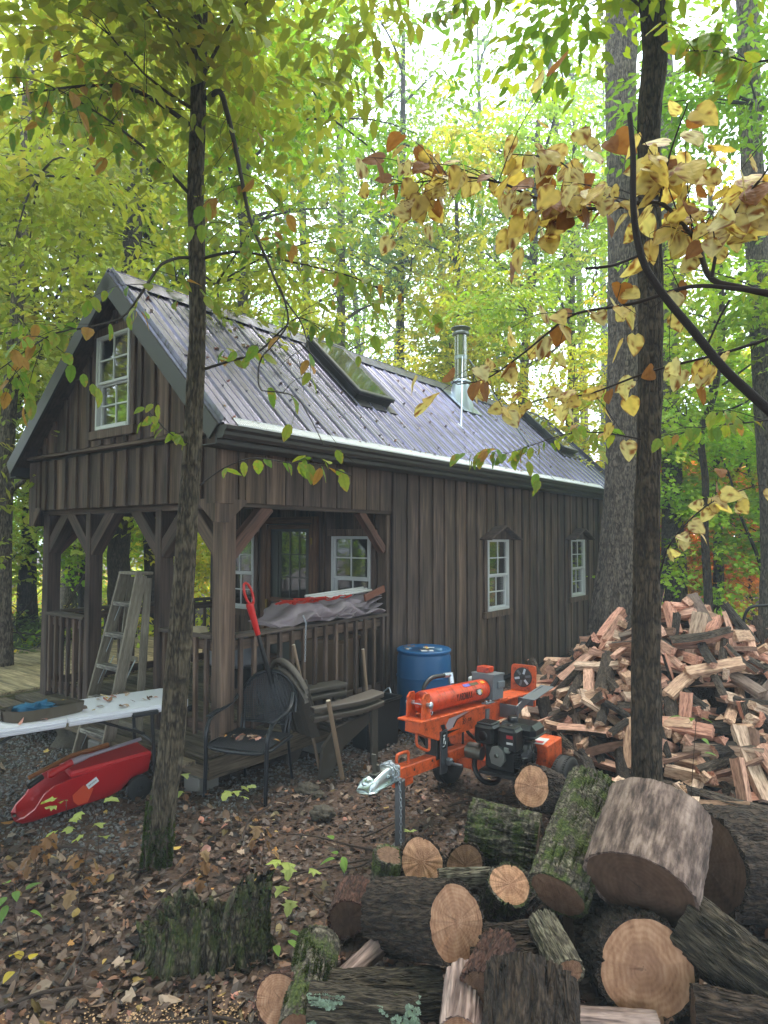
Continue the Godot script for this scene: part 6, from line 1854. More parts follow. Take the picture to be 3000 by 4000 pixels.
func add_maple(m: MB, t: Transform3D, R: float, curl: float, seedv := 0.0):
	var prof := [[0.0, 0.06], [0.35, 0.50], [0.55, 0.36], [0.95, 0.82], [1.15, 0.62], [1.32, 0.48], [1.75, 0.88], [2.0, 0.66], [2.30, 0.56], [2.72, 0.86], [PI, 1.05]]
	var pts := []
	for q in prof: pts.append(Vector2(sin(q[0]), -cos(q[0])) * q[1])
	for k in range(prof.size() - 2, 0, -1): pts.append(Vector2(-pts[k].x, pts[k].y))
	var c := t * V(0, 0, R * 0.15)
	var pp := []
	for p in pts:
		var d2: float = p.length_squared()
		pp.append(t * V(p.x * R * 0.62, -curl * R * d2 * (0.6 + 0.5 * sin(p.x * 4.0 + seedv)) + 0.06 * R * absf(p.x), (p.y * 0.62 + 0.15 + 0.3) * R))
	for k in pp.size(): m.tri(c, pp[k], pp[(k + 1) % pp.size()])
func sprig(kind: String) -> ArrayMesh:
	if meshes.has("sprig_" + kind): return meshes["sprig_" + kind]
	var r2 := RandomNumberGenerator.new()
	r2.seed = kind.hash()
	var m := MB.new()
	var n := 13
	for i in n:
		var u := float(i) / (n - 1)
		var s := -1.0 if i % 2 else 1.0
		var side := s * (0.03 + 0.16 * sin(u * 2.6)) * r2.randf_range(0.3, 1.0)
		var p := V(side, r2.randf_range(-0.05, 0.04) - 0.06 * u * u, u * 0.46)
		var b := Basis(UP, s * r2.randf_range(0.3, 1.3) + (0.0 if s > 0 else 0.0)) * Basis.from_euler(V(r2.randf_range(0.0, 0.75), 0, r2.randf_range(-0.5, 0.5)))
		var g := r2.randf_range(0.72, 1.25)
		m.col = Color(g * r2.randf_range(0.9, 1.12), g, g * 0.9)
		match kind:
			"oval": add_leaf(m, Transform3D(b, p), r2.randf_range(0.085, 0.13), 0.055, 3, 0.12)
			"far": add_leaf(m, Transform3D(b, p), r2.randf_range(0.12, 0.17), 0.085, 2, 0.1)
			"maple": add_maple(m, Transform3D(b, p), r2.randf_range(0.075, 0.115), 0.2, i)
	meshes["sprig_" + kind] = m.mesh()
	return meshes["sprig_" + kind]
const PAL := {
	"green": [Color(0.150, 0.300, 0.038), Color(0.210, 0.375, 0.045), Color(0.270, 0.420, 0.053), Color(0.180, 0.330, 0.060)],
	"lime": [Color(0.300, 0.465, 0.045), Color(0.390, 0.510, 0.053), Color(0.240, 0.405, 0.045), Color(0.480, 0.525, 0.053), Color(0.330, 0.495, 0.060)],
	"yellow": [Color(0.690, 0.570, 0.068), Color(0.600, 0.570, 0.075), Color(0.450, 0.510, 0.060), Color(0.750, 0.540, 0.075)],
	"olive": [Color(0.34, 0.41, 0.08), Color(0.40, 0.45, 0.09), Color(0.46, 0.47, 0.10), Color(0.32, 0.40, 0.08), Color(0.52, 0.43, 0.12)],
	"orange": [Color(0.750, 0.330, 0.090), Color(0.690, 0.420, 0.105), Color(0.630, 0.255, 0.120), Color(0.750, 0.510, 0.105)],
	"blue": [Color(0.195, 0.315, 0.135), Color(0.240, 0.360, 0.135), Color(0.270, 0.390, 0.135), Color(0.315, 0.390, 0.120)],
	"dark": [Color(0.068, 0.105, 0.033), Color(0.090, 0.128, 0.045), Color(0.075, 0.135, 0.045)],
	"rust": [Color(0.420, 0.150, 0.060), Color(0.510, 0.195, 0.075), Color(0.300, 0.105, 0.045)]}
func leaf_col(pal: String, p: Vector3) -> Color:
	var a: Array = PAL[pal]
	var k := clampf(0.5 + 0.9 * fn.get_noise_3d(p.x * 14.0, p.y * 14.0, p.z * 14.0) + rr(-0.25, 0.25), 0.0, 0.999) * (a.size() - 1)
	var c: Color = a[int(k)].lerp(a[int(k) + 1], k - int(k))
	var g := rr(0.8, 1.2) * (1.0 + 0.35 * fn.get_noise_3d(p.x * 22.0 + 90.0, p.y * 22.0, p.z * 22.0))
	return Color(c.r * g, c.g * g, c.b * g)
func trunk_mat(k: int) -> StandardMaterial3D:
	var c: Color = [Color(0.80, 0.78, 0.76), Color(0.55, 0.52, 0.50), Color(0.68, 0.66, 0.60), Color(0.60, 0.55, 0.49)][k]
	return mat("trunk_bark_%d" % k, c, 0.95, 0.0, {"tex": "bark", "tri": Vector3(3.2, 0.75, 3.2), "off": Vector3(0.2 * k, 0.3 * k, 0), "bump": "barkh", "bs": 1.6})
func trunk_mesh(P: Array, rad: Array, sides: int, rough: float, flare := 0.0) -> MB:
	var n := maxi(int(P.size() * (11 if sides > 26 else 5)), 12)
	var pts := bez(P, n)
	var R := []
	for i in pts.size():
		var u := float(i) / (pts.size() - 1) * (rad.size() - 1)
		var r: float = lerpf(rad[int(u)], rad[mini(int(u) + 1, rad.size() - 1)], u - int(u))
		r *= 1.0 + flare * exp(-float(i) / pts.size() * 14.0)
		var line := PackedVector3Array()
		for j in sides:
			var t := TAU * j / sides
			var nz := fn.get_noise_3d(cos(t) * 30.0 + pts[0].x * 50, pts[i].y * 14.0, sin(t) * 30.0)
			var fg := absf(fn.get_noise_3d(cos(t) * 120.0, pts[i].y * 22.0 + pts[0].z * 9, sin(t) * 120.0))
			var rr2 := r * (1.0 + rough * (nz * 1.2 + 0.5 - 2.0 * fg))
			line.push_back(pts[i] + V(cos(t) * rr2, 0, -sin(t) * rr2))
		R.append(line)
	var m := MB.new()
	m.grid(R, true, 1, 1, true)
	return m
func limbs(m: MB, base: Array, n: int, len: float, r: float, lo: float) -> Array:
	# boughs off a trunk; returns points along them for the leaves
	var tips := []
	var L := base.size() - 1
	for k in n:
		var u := lerpf(lo, 0.98, (k + rr(0.0, 1.0)) / n) * L
		var p: Vector3 = base[int(u)].lerp(base[mini(int(u) + 1, L)], u - int(u))
		var a := rr(0, TAU)
		var up := rr(0.1, 0.8)
		var d := V(cos(a), up, sin(a)).normalized()
		var ll := len * rr(0.6, 1.2) * (1.15 - 0.6 * u / L)
		var q := p + d * ll * 0.5 + V(0, rr(0, 0.15) * ll, 0)
		var e := p + d * ll + V(rr(-0.2, 0.2), rr(-0.1, 0.3), rr(-0.2, 0.2)) * ll
		m.tube(bez([p, q, e], 6), [r, r * 0.8, r * 0.65, r * 0.5, r * 0.4, r * 0.3, r * 0.2], 5, false)
		for s in 3:
			var b := q.lerp(e, rr(0.0, 0.9))
			var d2 := (d + V(rr(-0.9, 0.9), rr(-0.2, 0.6), rr(-0.9, 0.9))).normalized() * ll * rr(0.25, 0.5)
			m.tube([b, b + d2 * 0.5 + V(0, 0.03, 0), b + d2], [r * 0.35, r * 0.25, r * 0.1], 4, false)
			tips.append_array([b + d2 * 0.6, b + d2])
		tips.append_array([q, q.lerp(e, 0.5), e])
	return tips
func tree(label: String, P: Array, rad: Array, tm: int, pal: String, o := {}) -> Node3D:
	# o: n boughs, len bough length, lo lowest bough, per leaves per tip, spread, kind, called, flare, cat, skip
	var t := thing(o.get("called", "forest_tree"), label, o.get("cat", "tree"), Vector3(P[0].x, 0, P[0].z), 0.0, o.get("group", "trees of the surrounding wood"))
	var base := []
	for p in P: base.append(p - t.position)
	var m := trunk_mesh(base, rad, o.get("sides", 12), o.get("rough", 0.10), o.get("flare", 0.3))
	obj("trunk", m, trunk_mat(tm), t)
	var bm := MB.new()
	var tips := limbs(bm, base, o.get("n", 14), o.get("len", 2.2), rad[0] * o.get("br", 0.35), o.get("lo", 0.35))
	if bm.v.size(): obj("limb", bm, trunk_mat(tm), t)
	var T := []
	var C := []
	var sp: float = o.get("spread", 0.7)
	var flatn: float = o.get("flat", 0.6)
	for p in tips:
		for k in int(o.get("per", 9)):
			var q: Vector3 = p + V(rng.randfn(0, sp), rng.randfn(0, sp * flatn), rng.randfn(0, sp))
			var w: Vector3 = q + t.position
			if w.y < 0.15: continue
			if w.length() < 3.0: continue
			if o.get("over", false) and w.z < -1.0 and (w.y < 2.5 - w.z * 1.05 or w.z < -3.2): continue
			if o.has("sky") and sky_gap(w): continue
			T.append(Transform3D(Basis.from_euler(V(rng.randfn(0, 0.3), rr(0, TAU), rng.randfn(0, 0.3))).scaled(Vector3.ONE * rr(0.75, 1.3) * o.get("size", 1.0)), q))
			C.append(leaf_col(pal, w) * o.get("gain", 1.0))
	if T.size(): many("crown", sprig(o.get("kind", "far")), leafmat(), t, T, C)
	return t
func sky_gap(_w: Vector3) -> bool: return false
func col(x: float, z: float, h: float, lean := 0.3) -> Array:
	var a := rr(0, TAU)
	var r := []
	for i in 6:
		var u := i / 5.0
		r.append(V(x + cos(a) * lean * u * u * 2.0 + rr(-0.06, 0.06), h * u - 0.1, z + sin(a) * lean * u * u * 2.0 + rr(-0.06, 0.06)))
	return r
var slim: Node3D
var dark_slim: Node3D
func bough_on(t: Node3D, label: String) -> Node3D:
	var b := Node3D.new()
	var k := 0
	b.name = "bough"
	while t.has_node(NodePath(b.name)):
		k += 1
		b.name = "bough_%03d" % k
	t.add_child(b)
	b.position = -t.position
	b.set_meta("label", label)
	return b
func forest():
	rng.seed = 11
	# --- trunks that can be told apart in front
	slim = tree("slim leaning grey trunk with moss at its foot, in front of the porch", [V(-1.40, -0.05, -4.20), V(-1.38, 0.32, -4.20), V(-1.32, 0.77, -4.20), V(-1.27, 1.64, -4.20), V(-1.23, 2.37, -4.20), V(-1.20, 3.11, -4.20), V(-1.20, 3.71, -4.20), V(-1.22, 4.31, -4.20), V(-1.21, 4.93, -4.20), V(-1.21, 5.55, -4.20), V(-1.22, 7.2, -4.20)], [0.086, 0.072, 0.068, 0.060, 0.054, 0.050, 0.048, 0.046, 0.045, 0.044, 0.036], 2, "olive", {"sides": 64, "rough": 0.15, "flare": 0.08, "n": 10, "len": 1.5, "lo": 0.76, "per": 5, "spread": 0.4, "kind": "oval", "br": 0.16, "group": "", "called": "slim_tree"})
	var T0 := []
	var C0 := []
	for k in 2400:
		var t := rr(0, TAU)
		var y := rr(0.0, 0.55) * rr(0.3, 1.0)
		if fn.get_noise_3d(cos(t) * 30.0, y * 40.0, sin(t) * 30.0) < -0.12 + 0.5 * y: continue
		T0.append(Transform3D((Basis(Quaternion(UP, V(cos(t), 0.1, sin(t)).normalized())) * Basis(UP, rr(0, TAU))).scaled(Vector3.ONE * rr(0.6, 1.4)), V(cos(t) * (0.097 - 0.055 * minf(y, 0.4)) + 0.03 * y, y - 0.02, sin(t) * (0.097 - 0.055 * minf(y, 0.4)))))
		var g := rr(0.5, 1.2)
		C0.append(Color(0.065 * g, 0.10 * g, 0.02 * g))
	many("moss", tuft(), leafmat(), slim, T0, C0)
	tree("big rough barked trunk beside the cabin's far corner", [V(3.28, -0.1, -9.30), V(3.29, 0.86, -9.30), V(3.33, 1.47, -9.30), V(3.39, 2.44, -9.30), V(3.41, 3.75, -9.30), V(3.42, 5.73, -9.30), V(3.40, 7.75, -9.30), V(3.41, 9.81, -9.30), V(3.39, 13.5, -9.30)], [0.46, 0.33, 0.27, 0.235, 0.215, 0.21, 0.215, 0.22, 0.18], 0, "green", {"sides": 64, "rough": 0.09, "flare": 0.1, "n": 4, "len": 2.4, "lo": 0.9, "per": 3, "group": ""})
	dark_slim = tree("straight dark slim trunk standing before the firewood heap", [V(1.85, -0.1, -4.75), V(1.85, 0.22, -4.75), V(1.86, 0.93, -4.75), V(1.87, 1.74, -4.75), V(1.91, 2.91, -4.75), V(1.93, 3.92, -4.75), V(1.93, 4.61, -4.75), V(1.94, 5.13, -4.75), V(1.99, 5.62, -4.75), V(1.97, 6.00, -4.75), V(1.96, 7.5, -4.75)], [0.10, 0.092, 0.087, 0.084, 0.08, 0.078, 0.076, 0.076, 0.085, 0.08, 0.07], 3, "lime", {"sides": 64, "rough": 0.15, "flare": 0.15, "n": 7, "len": 1.4, "lo": 0.86, "per": 3, "spread": 0.4, "kind": "oval", "group": "", "br": 0.15, "called": "slim_tree"})
	tree("grey trunk standing behind the top of the firewood heap", [V(5.66, -0.1, -13.0), V(5.65, 0.79, -13.00), V(5.65, 2.60, -13.00), V(5.64, 5.35, -13.00), V(5.64, 8.14, -13.00), V(5.66, 13.0, -13.00)], [0.25, 0.19, 0.175, 0.165, 0.15, 0.12], 0, "lime", {"sides": 24, "rough": 0.08, "n": 6, "len": 2.6, "lo": 0.6, "per": 4})
	tree("thick grey trunk at the right edge of the clearing", [V(5.92, -0.1, -10.0), V(5.89, 0.80, -10.00), V(5.88, 2.47, -10.00), V(5.78, 4.58, -10.00), V(5.67, 7.45, -10.00), V(5.63, 9.65, -10.00), V(5.63, 12.0, -10.00)], [0.24, 0.19, 0.175, 0.165, 0.16, 0.155, 0.14], 0, "green", {"sides": 28, "rough": 0.08, "n": 5, "len": 2.4, "lo": 0.7, "per": 4})
	tree("grey trunk at the left edge beyond the pale platform", [V(-5.13, -0.1, -9.0), V(-5.13, 0.39, -9.00), V(-5.15, 1.82, -9.00), V(-5.12, 3.71, -9.00), V(-5.02, 5.63, -9.00), V(-4.95, 9.0, -9.00)], [0.13, 0.10, 0.092, 0.085, 0.08, 0.06], 0, "olive", {"sides": 20, "n": 12, "len": 2.2, "lo": 0.4, "per": 5, "kind": "oval"})
	tree("forked grey trunk left of the cabin's gable", [V(-6.35, -0.1, -12.0), V(-6.41, 0.91, -12.00), V(-6.39, 4.26, -12.00), V(-6.42, 6.83, -12.00), V(-6.34, 8.39, -12.00), V(-6.2, 12.0, -12.00)], [0.17, 0.12, 0.105, 0.09, 0.08, 0.05], 1, "olive", {"n": 14, "len": 2.4, "lo": 0.36, "per": 5})
	tree("thin twin stem beside the forked grey trunk", [V(-6.45, -0.1, -12.1), V(-6.48, 4.27, -12.10), V(-6.64, 5.97, -12.10), V(-6.82, 7.70, -12.10), V(-6.91, 9.90, -12.10)], [0.10, 0.085, 0.08, 0.07, 0.04], 1, "olive", {"n": 8, "len": 1.8, "lo": 0.5, "per": 4})
	tree("straight trunk rising behind the gable's left slope", [V(-5.78, -0.1, -13.0), V(-5.79, 0.82, -13.00), V(-5.88, 6.30, -13.00), V(-5.89, 8.16, -13.00), V(-5.90, 10.05, -13.00), V(-5.91, 14.0, -13.00)], [0.14, 0.105, 0.095, 0.085, 0.08, 0.05], 1, "olive", {"n": 14, "len": 2.4, "lo": 0.42, "per": 5})
	tree("thin trunk rising behind the roof beside the slim tree", [V(-3.0, -0.1, -13.2), V(-2.91, 6.29, -13.20), V(-2.87, 7.22, -13.20), V(-2.81, 9.57, -13.20), V(-2.72, 11.00, -13.20), V(-2.69, 14.5, -13.20)], [0.13, 0.085, 0.08, 0.07, 0.065, 0.04], 1, "lime", {"n": 16, "len": 2.2, "lo": 0.45, "per": 5})
	tree("straight thin trunk behind the middle of the roof ridge", [V(0.46, -0.1, -18.0), V(0.46, 4.09, -18.00), V(0.45, 6.89, -18.00), V(0.45, 9.21, -18.00), V(0.48, 10.77, -18.00), V(0.52, 16.2, -18.00)], [0.16, 0.115, 0.105, 0.095, 0.09, 0.05], 1, "blue", {"n": 16, "len": 2.2, "lo": 0.52, "per": 4, "flat": 0.8})
	tree("dark trunk behind the roof between chimney and far skylight", [V(3.43, -0.1, -17.0), V(3.43, 1.60, -17.00), V(3.61, 6.37, -17.00), V(3.87, 9.29, -17.00), V(4.02, 13.0, -17.00)], [0.19, 0.14, 0.12, 0.1, 0.06], 3, "lime", {"n": 16, "len": 2.6, "lo": 0.42, "per": 5})
	tree("thin dark trunk close behind the chimney", [V(1.75, -0.1, -16.0), V(1.80, 4.0, -16.0), V(1.82, 7.0, -16.0), V(1.75, 11.0, -16.0)], [0.10, 0.075, 0.065, 0.04], 3, "yellow", {"n": 14, "len": 2.0, "lo": 0.4, "per": 5})
	tree("crooked dark stem right of the grey trunk behind the heap", [V(5.40, -0.1, -11.0), V(5.36, 0.83, -11.00), V(5.31, 2.13, -11.00), V(5.34, 2.97, -11.00), V(5.27, 3.82, -11.00), V(5.50, 4.44, -11.00), V(5.66, 5.62, -11.00), V(5.61, 7.5, -11.00)], [0.085, 0.066, 0.06, 0.055, 0.055, 0.05, 0.045, 0.03], 3, "lime", {"n": 9, "len": 1.5, "lo": 0.5, "per": 3, "kind": "maple"})
	tree("pale mottled stem behind the crooked dark stem", [V(7.0, -0.1, -14.0), V(7.02, 0.79, -14.00), V(7.04, 2.64, -14.00), V(6.98, 4.61, -14.00), V(7.06, 6.10, -14.00), V(7.0, 9.5, -14.0)], [0.12, 0.09, 0.085, 0.08, 0.075, 0.05], 0, "yellow", {"n": 10, "len": 2.0, "lo": 0.4, "per": 4})
	tree("burled trunk seen through the porch opening", [V(-4.5, -0.1, -11.5), V(-4.53, 0.96, -11.50), V(-4.60, 1.7, -11.50), V(-4.55, 2.3, -11.50), V(-4.53, 3.36, -11.50), V(-4.4, 9.0, -11.5)], [0.22, 0.17, 0.19, 0.155, 0.16, 0.09], 1, "olive", {"rough": 0.14, "sides": 20, "n": 12, "len": 2.4, "lo": 0.45, "per": 4})
	tree("slimmer leaning trunk beside the burled one beyond the porch", [V(-4.35, -0.1, -13.0), V(-4.6, 2.4, -13.0), V(-4.7, 6.0, -13.0), V(-4.7, 10.0, -13.0)], [0.16, 0.12, 0.11, 0.06], 1, "lime", {"n": 10, "len": 2.2, "lo": 0.42, "per": 4})
	tree("dark trunk behind the second porch post", [V(-6.55, -0.1, -11.2), V(-6.5, 2.4, -11.2), V(-6.4, 6.0, -11.2), V(-6.5, 9.0, -11.2)], [0.15, 0.12, 0.10, 0.06], 3, "olive", {"n": 12, "len": 2.2, "lo": 0.35, "per": 5})
	# --- the wood behind, tree by tree
	var names := ["green", "lime", "yellow", "olive", "blue"]
	var nm := {"green": "mid green", "lime": "yellow green", "yellow": "golden yellow", "olive": "olive", "blue": "grey green"}
	var spots := []
	for q in [[-7.5, -16, 16, "olive"], [-6, -21, 20, "green"], [-3.8, -17, 17, "lime"], [-2.5, -22, 21, "green"], [-1.2, -19, 17, "lime"], [-0.8, -27, 17, "green"], [-9.5, -29, 25, "olive"], [-15, -31, 26, "olive"], [2.4, -23, 15, "yellow"], [4.0, -27, 23, "blue"], [6.4, -22, 19, "blue"], [5.2, -18.5, 13, "lime"], [7.6, -25, 22, "blue"], [11, -33, 26, "green"], [0.2, -33, 17, "yellow"], [3.2, -36, 18, "lime"], [-6, -38, 28, "green"], [-14, -40, 28, "olive"], [7, -40, 27, "blue"], [-19, -25, 22, "olive"], [-1.6, -40, 22, "blue"]]:
		spots.append(q)
	var ix := 0
	for q in spots:
		var r: float = 0.10 + q[2] * 0.0055 + rr(-0.02, 0.03)
		var d := Vector2(q[0], q[1]).length()
		tree("%s tree %s" % [nm[q[3]], TREE_AT[ix % TREE_AT.size()]], col(q[0], q[1], q[2], 0.4), [r, r * 0.85, r * 0.7, r * 0.55, r * 0.4, r * 0.15], [0, 1, 2, 3][ix % 4], q[3], {"n": 17 if d < 24 else 11, "len": 2.6, "lo": 0.26 if absf(q[0] + 0.5) < 3.5 else 0.44, "per": 3 if d < 26 else 2, "spread": 0.9, "flat": 0.8, "size": 1.0 if d < 26 else 1.35, "kind": "far"})
		ix += 1
	# --- understorey saplings with layered leaves
	rng.seed = 12
	var us := [[-8.5, -10.5, "lime"], [-7.2, -12.0, "olive"], [-9.5, -13, "lime"], [-5.6, -14, "lime"], [-3.8, -15, "yellow"], [-6.4, -16.5, "lime"], [-4.6, -18, "yellow"], [-2.2, -15.5, "yellow"], [0.8, -15.5, "yellow"], [2.6, -15, "lime"], [4.4, -15.2, "yellow"], [6.2, -15, "orange"], [7.6, -13, "lime"], [8.6, -15.5, "orange"], [9.6, -12, "lime"], [7.4, -17, "orange"], [10.5, -16, "yellow"], [12.5, -15, "orange"], [8.0, -20, "orange"], [11, -20, "orange"], [14, -19, "yellow"], [5.0, -21, "orange"], [3.0, -19.5, "yellow"], [-1.0, -22, "yellow"], [-8, -20, "olive"], [-11, -18, "lime"], [6.8, -11.8, "lime"], [13.5, -23, "orange"], [9.4, -24, "yellow"], [16, -17, "lime"], [1.6, -21, "lime"], [6.0, -27, "yellow"], [10.0, -28, "orange"], [-4.0, -24, "lime"], [-9.5, -4.0, "lime"], [-11.0, -7.5, "lime"], [9.5, -7.0, "yellow"], [11.5, -9.5, "lime"]]
	var k2 := 0
	for q in us:
		var h := rr(4.0, 7.5) if q[2] != "orange" else rr(2.6, 4.5)
		tree("%s sapling %s" % [{"lime": "yellow green", "olive": "olive", "yellow": "golden", "orange": "orange pink"}[q[2]], SAP_AT[k2 % SAP_AT.size()]], col(q[0], q[1], h, 0.5), [0.045, 0.04, 0.033, 0.026, 0.018, 0.01], k2 % 4, q[2], {"n": 12, "len": 1.7, "lo": 0.12, "per": 7, "spread": 0.5, "flat": 0.28, "kind": "maple" if Vector2(q[0], q[1]).length() < 16.5 else "far", "gain": 1.5, "called": "sapling", "cat": "sapling", "group": "saplings under the trees", "br": 0.3, "size": 0.95, "sides": 7})
		k2 += 1
	# low growth on the far forest floor
	var T := []
	var C := []
	for k in 5200:
		var a := rr(-0.75, 0.75)
		var d := rr(9.5, 40.0)
		var p := V(sin(a) * d, 0, -cos(a) * d)
		if in_cabin(p.x, p.z, 0.8): continue
		if p.x < -1.0 and d < 11.5 and p.x > -7: continue
		p.y = gh(p.x, p.z) + rr(0.03, 0.75) * rr(0.3, 1.0)
		T.append(Transform3D(Basis.from_euler(V(rr(-0.4, 0.4), rr(0, TAU), rr(-0.4, 0.4))) * rr(0.7, 1.3), p))
		C.append(leaf_col(pick(["lime", "yellow", "lime", "orange", "yellow", "yellow"]), p) * 1.3)
	var ug := thing("undergrowth", "low yellow green leafy growth covering the forest floor", "undergrowth")
	ug.set_meta("kind", "stuff")
	many("leaves", sprig("far"), leafmat(), ug, T, C)
	# --- the wood behind the photographer, which the panes mirror
	var bk := 0
	for q in [[-4.5, 3.5, 13, "over the gravel"], [3.5, 4.5, 14, "over the log pile"], [0.0, 8.0, 16, "straight behind"], [7.0, 0.5, 13, "right of the log pile"], [-8.0, -1.5, 13, "left of the gravel"], [9.0, 7.0, 17, "far past the log pile"], [-9.0, 9.0, 17, "far past the gravel"], [1.5, 14.0, 18, "farthest behind"], [-13.0, 3.0, 16, "far left of the gravel"], [13.0, -1.0, 17, "far right of the heap"], [-4.0, 16.0, 18, "farthest behind on the left"], [8.0, 15.0, 18, "farthest behind on the right"], [-14.5, -8.0, 16, "far outside the frame on the left"], [-18.0, -4.0, 17, "farthest to the left"], [14.5, -5.0, 16, "far outside the frame on the right"]]:
		tree("yellow green tree behind the photographer, %s" % q[3], col(q[0], q[1], q[2], 0.4), [0.2, 0.17, 0.14, 0.1, 0.07, 0.03], bk % 4, ["lime", "olive", "yellow", "lime"][bk % 4], {"n": 22, "len": 4.2, "lo": 0.30, "per": 11, "spread": 0.9, "kind": "far", "size": 1.5, "over": bk < 12} if bk < 12 else {"n": 18, "len": 3.0, "lo": 0.14, "per": 5, "spread": 0.9, "kind": "far", "size": 1.5})
		bk += 1
const TREE_AT := ["at the left edge of the wood", "behind the leftmost trunks", "far back on the left", "behind the gable's left slope", "over the gable peak", "behind the slim tree's top", "far behind the slim tree", "over the near end of the ridge", "far behind the near skylight", "farthest behind the gable", "far back behind the left trunks", "farthest on the left", "behind the chimney cap", "tall against the sky right of the gap", "behind the big trunk's left side", "low behind the far skylight", "right of the big trunk", "far behind the big trunk", "between the right trunks", "near the right edge", "close behind the right trunks", "far between the right trunks", "farthest behind the right trunks", "beyond the right edge trunk", "low under the sky gap", "far back under the sky gap", "farthest behind the ridge", "farthest back at far left", "farthest at the right edge", "farthest behind the tall grey green tree", "outermost on the left", "outermost on the right", "deep behind the sky gap"]
const SAP_AT := ["by the leaf heap on the left", "behind the pale platform", "left of the forked trunk", "through the first porch bay", "through the second porch bay", "behind the left porch post", "deep behind the porch", "behind the gable peak", "behind the near skylight", "left of the chimney", "right of the chimney", "behind the far skylight", "behind the crooked stem", "past the pale mottled stem", "right of the crooked stem", "behind the grey trunk", "between the right trunks", "near the right edge", "deep behind the grey trunk", "deep between the right trunks", "deep near the right edge", "deep behind the big trunk", "deep behind the chimney", "deep behind the ridge", "deep behind the left trunks", "deep at the left edge", "close to the black handle", "far back near the right edge", "far behind the grey trunk", "beyond the right edge trunk", "far behind the near skylight", "far behind the far skylight", "farthest among the orange ones", "far behind the gable", "outside the frame at the left", "outside the frame beyond the platform", "outside the frame at the right", "outside the frame behind the heap"]
# ---------------------------------------------------------------- branches near the lens
func near_leaf(kind: String, k: int) -> ArrayMesh:
	var key := "near_%s_%d" % [kind, k]
	if meshes.has(key): return meshes[key]
	var r2 := RandomNumberGenerator.new()
	r2.seed = 100 + k * 17 + kind.hash() % 1000
	var m := MB.new()
	var rows := 8
	var cols := 6
	var wide := 0.92 if kind == "yellow" else 0.58
	var base: Color
	var edge: Color
	if kind == "yellow":
		base = [Color(0.75, 0.61, 0.25), Color(0.76, 0.65, 0.32), Color(0.72, 0.55, 0.18), Color(0.70, 0.54, 0.25), Color(0.75, 0.66, 0.34)][k % 5]
		edge = Color(0.26, 0.10, 0.03)
		if k % 7 == 6: base = Color(0.30, 0.13, 0.045)
	else:
		base = [Color(0.20, 0.32, 0.045), Color(0.25, 0.36, 0.05), Color(0.16, 0.28, 0.04), Color(0.30, 0.36, 0.05), Color(0.22, 0.30, 0.05)][k % 5]
		edge = Color(0.40, 0.28, 0.06)
		if k % 8 == 7: base = Color(0.42, 0.22, 0.06)
	var curl := r2.randf_range(0.05, 0.35) if kind == "green" else r2.randf_range(0.05, 0.32)
	var roll := r2.randf_range(-0.3, 0.4)
	var G := []
	var K := []
	for i in rows + 1:
		var u := float(i) / rows
		var w := wide * 0.5 * pow(sin(PI * pow(clampf(u * 0.985 + 0.015, 0, 1), 0.62 if kind == "yellow" else 0.75)), 0.75)
		if kind == "green" and i > 0 and i < rows: w *= 1.0 + (0.05 if i % 2 else -0.05)
		var line := []
		var kc := []
		for j in cols + 1:
			var v := float(j) / cols * 2.0 - 1.0
			var x := v * w
			var y := -curl * u * u + roll * x * x * 1.3 + 0.07 * absf(x) + 0.012 * sin(u * 11.0 + v * 4.0 + k)
			var z := u - (0.10 * absf(v) * (1.0 - u) if kind == "yellow" else 0.0)
			line.append(V(x, y, z))
			var nz := fn.get_noise_3d(x * 55.0 + k * 30.0, z * 55.0, k * 9.0)
			var e := smoothstep(0.25, 0.45, nz * 1.3 + 0.30 * absf(v) * absf(v) + 0.22 * u * u - (0.08 if kind == "yellow" else 0.22))
			var vein := 0.82 if j == cols / 2 else (0.93 if i % 2 == 0 else 1.0)
			kc.append(base.lerp(edge, e) * vein)
		G.append(line); K.append(kc)
	for i in rows:
		for j in cols:
			for q in [[[0, 0], [0, 1], [1, 1]], [[0, 0], [1, 1], [1, 0]]]:
				var st := m.v.size()
				m.tri(G[i + q[0][0]][j + q[0][1]], G[i + q[1][0]][j + q[1][1]], G[i + q[2][0]][j + q[2][1]])
				for s in 3: m.c[st + s] = K[i + q[s][0]][j + q[s][1]]
	meshes[key] = m.mesh()
	return meshes[key]
func shoots(parent, main: Array, r0: float, r1: float, m, n: int, ln: float, called := "twig") -> Array:
	var pts := bez(main, main.size() * 5)
	var rad := []
	for i in pts.size(): rad.append(lerpf(r0, r1, float(i) / (pts.size() - 1)))
	tube_obj(called, pts, rad, m, parent, 7)
	var res := []
	for i in range(pts.size() / 6, pts.size()): res.append([pts[i], (pts[i] - pts[i - 1]).normalized()])
	for k in n:
		var i := rng.randi_range(pts.size() / 6, pts.size() - 1)
		var d: Vector3 = (pts[i] - pts[maxi(i - 1, 0)]).normalized()
		var s := (d * 0.6 + V(rr(-1, 1), rr(-0.35, 0.5), rr(-1, 1)) * 0.9).normalized()
		var L := ln * rr(0.4, 1.2)
		var q := bez([pts[i], pts[i] + s * L * 0.5 + V(0, 0.02, 0), pts[i] + s * L + V(rr(-0.03, 0.03), -0.02, 0)], 6)
		tube_obj("twig", q, [r1 * 1.0, r1 * 0.9, r1 * 0.8, r1 * 0.7, r1 * 0.6, r1 * 0.5, r1 * 0.4], m, parent, 5)
		for j in range(2, q.size()): res.append([q[j], (q[j] - q[j - 1]).normalized()])
	return res
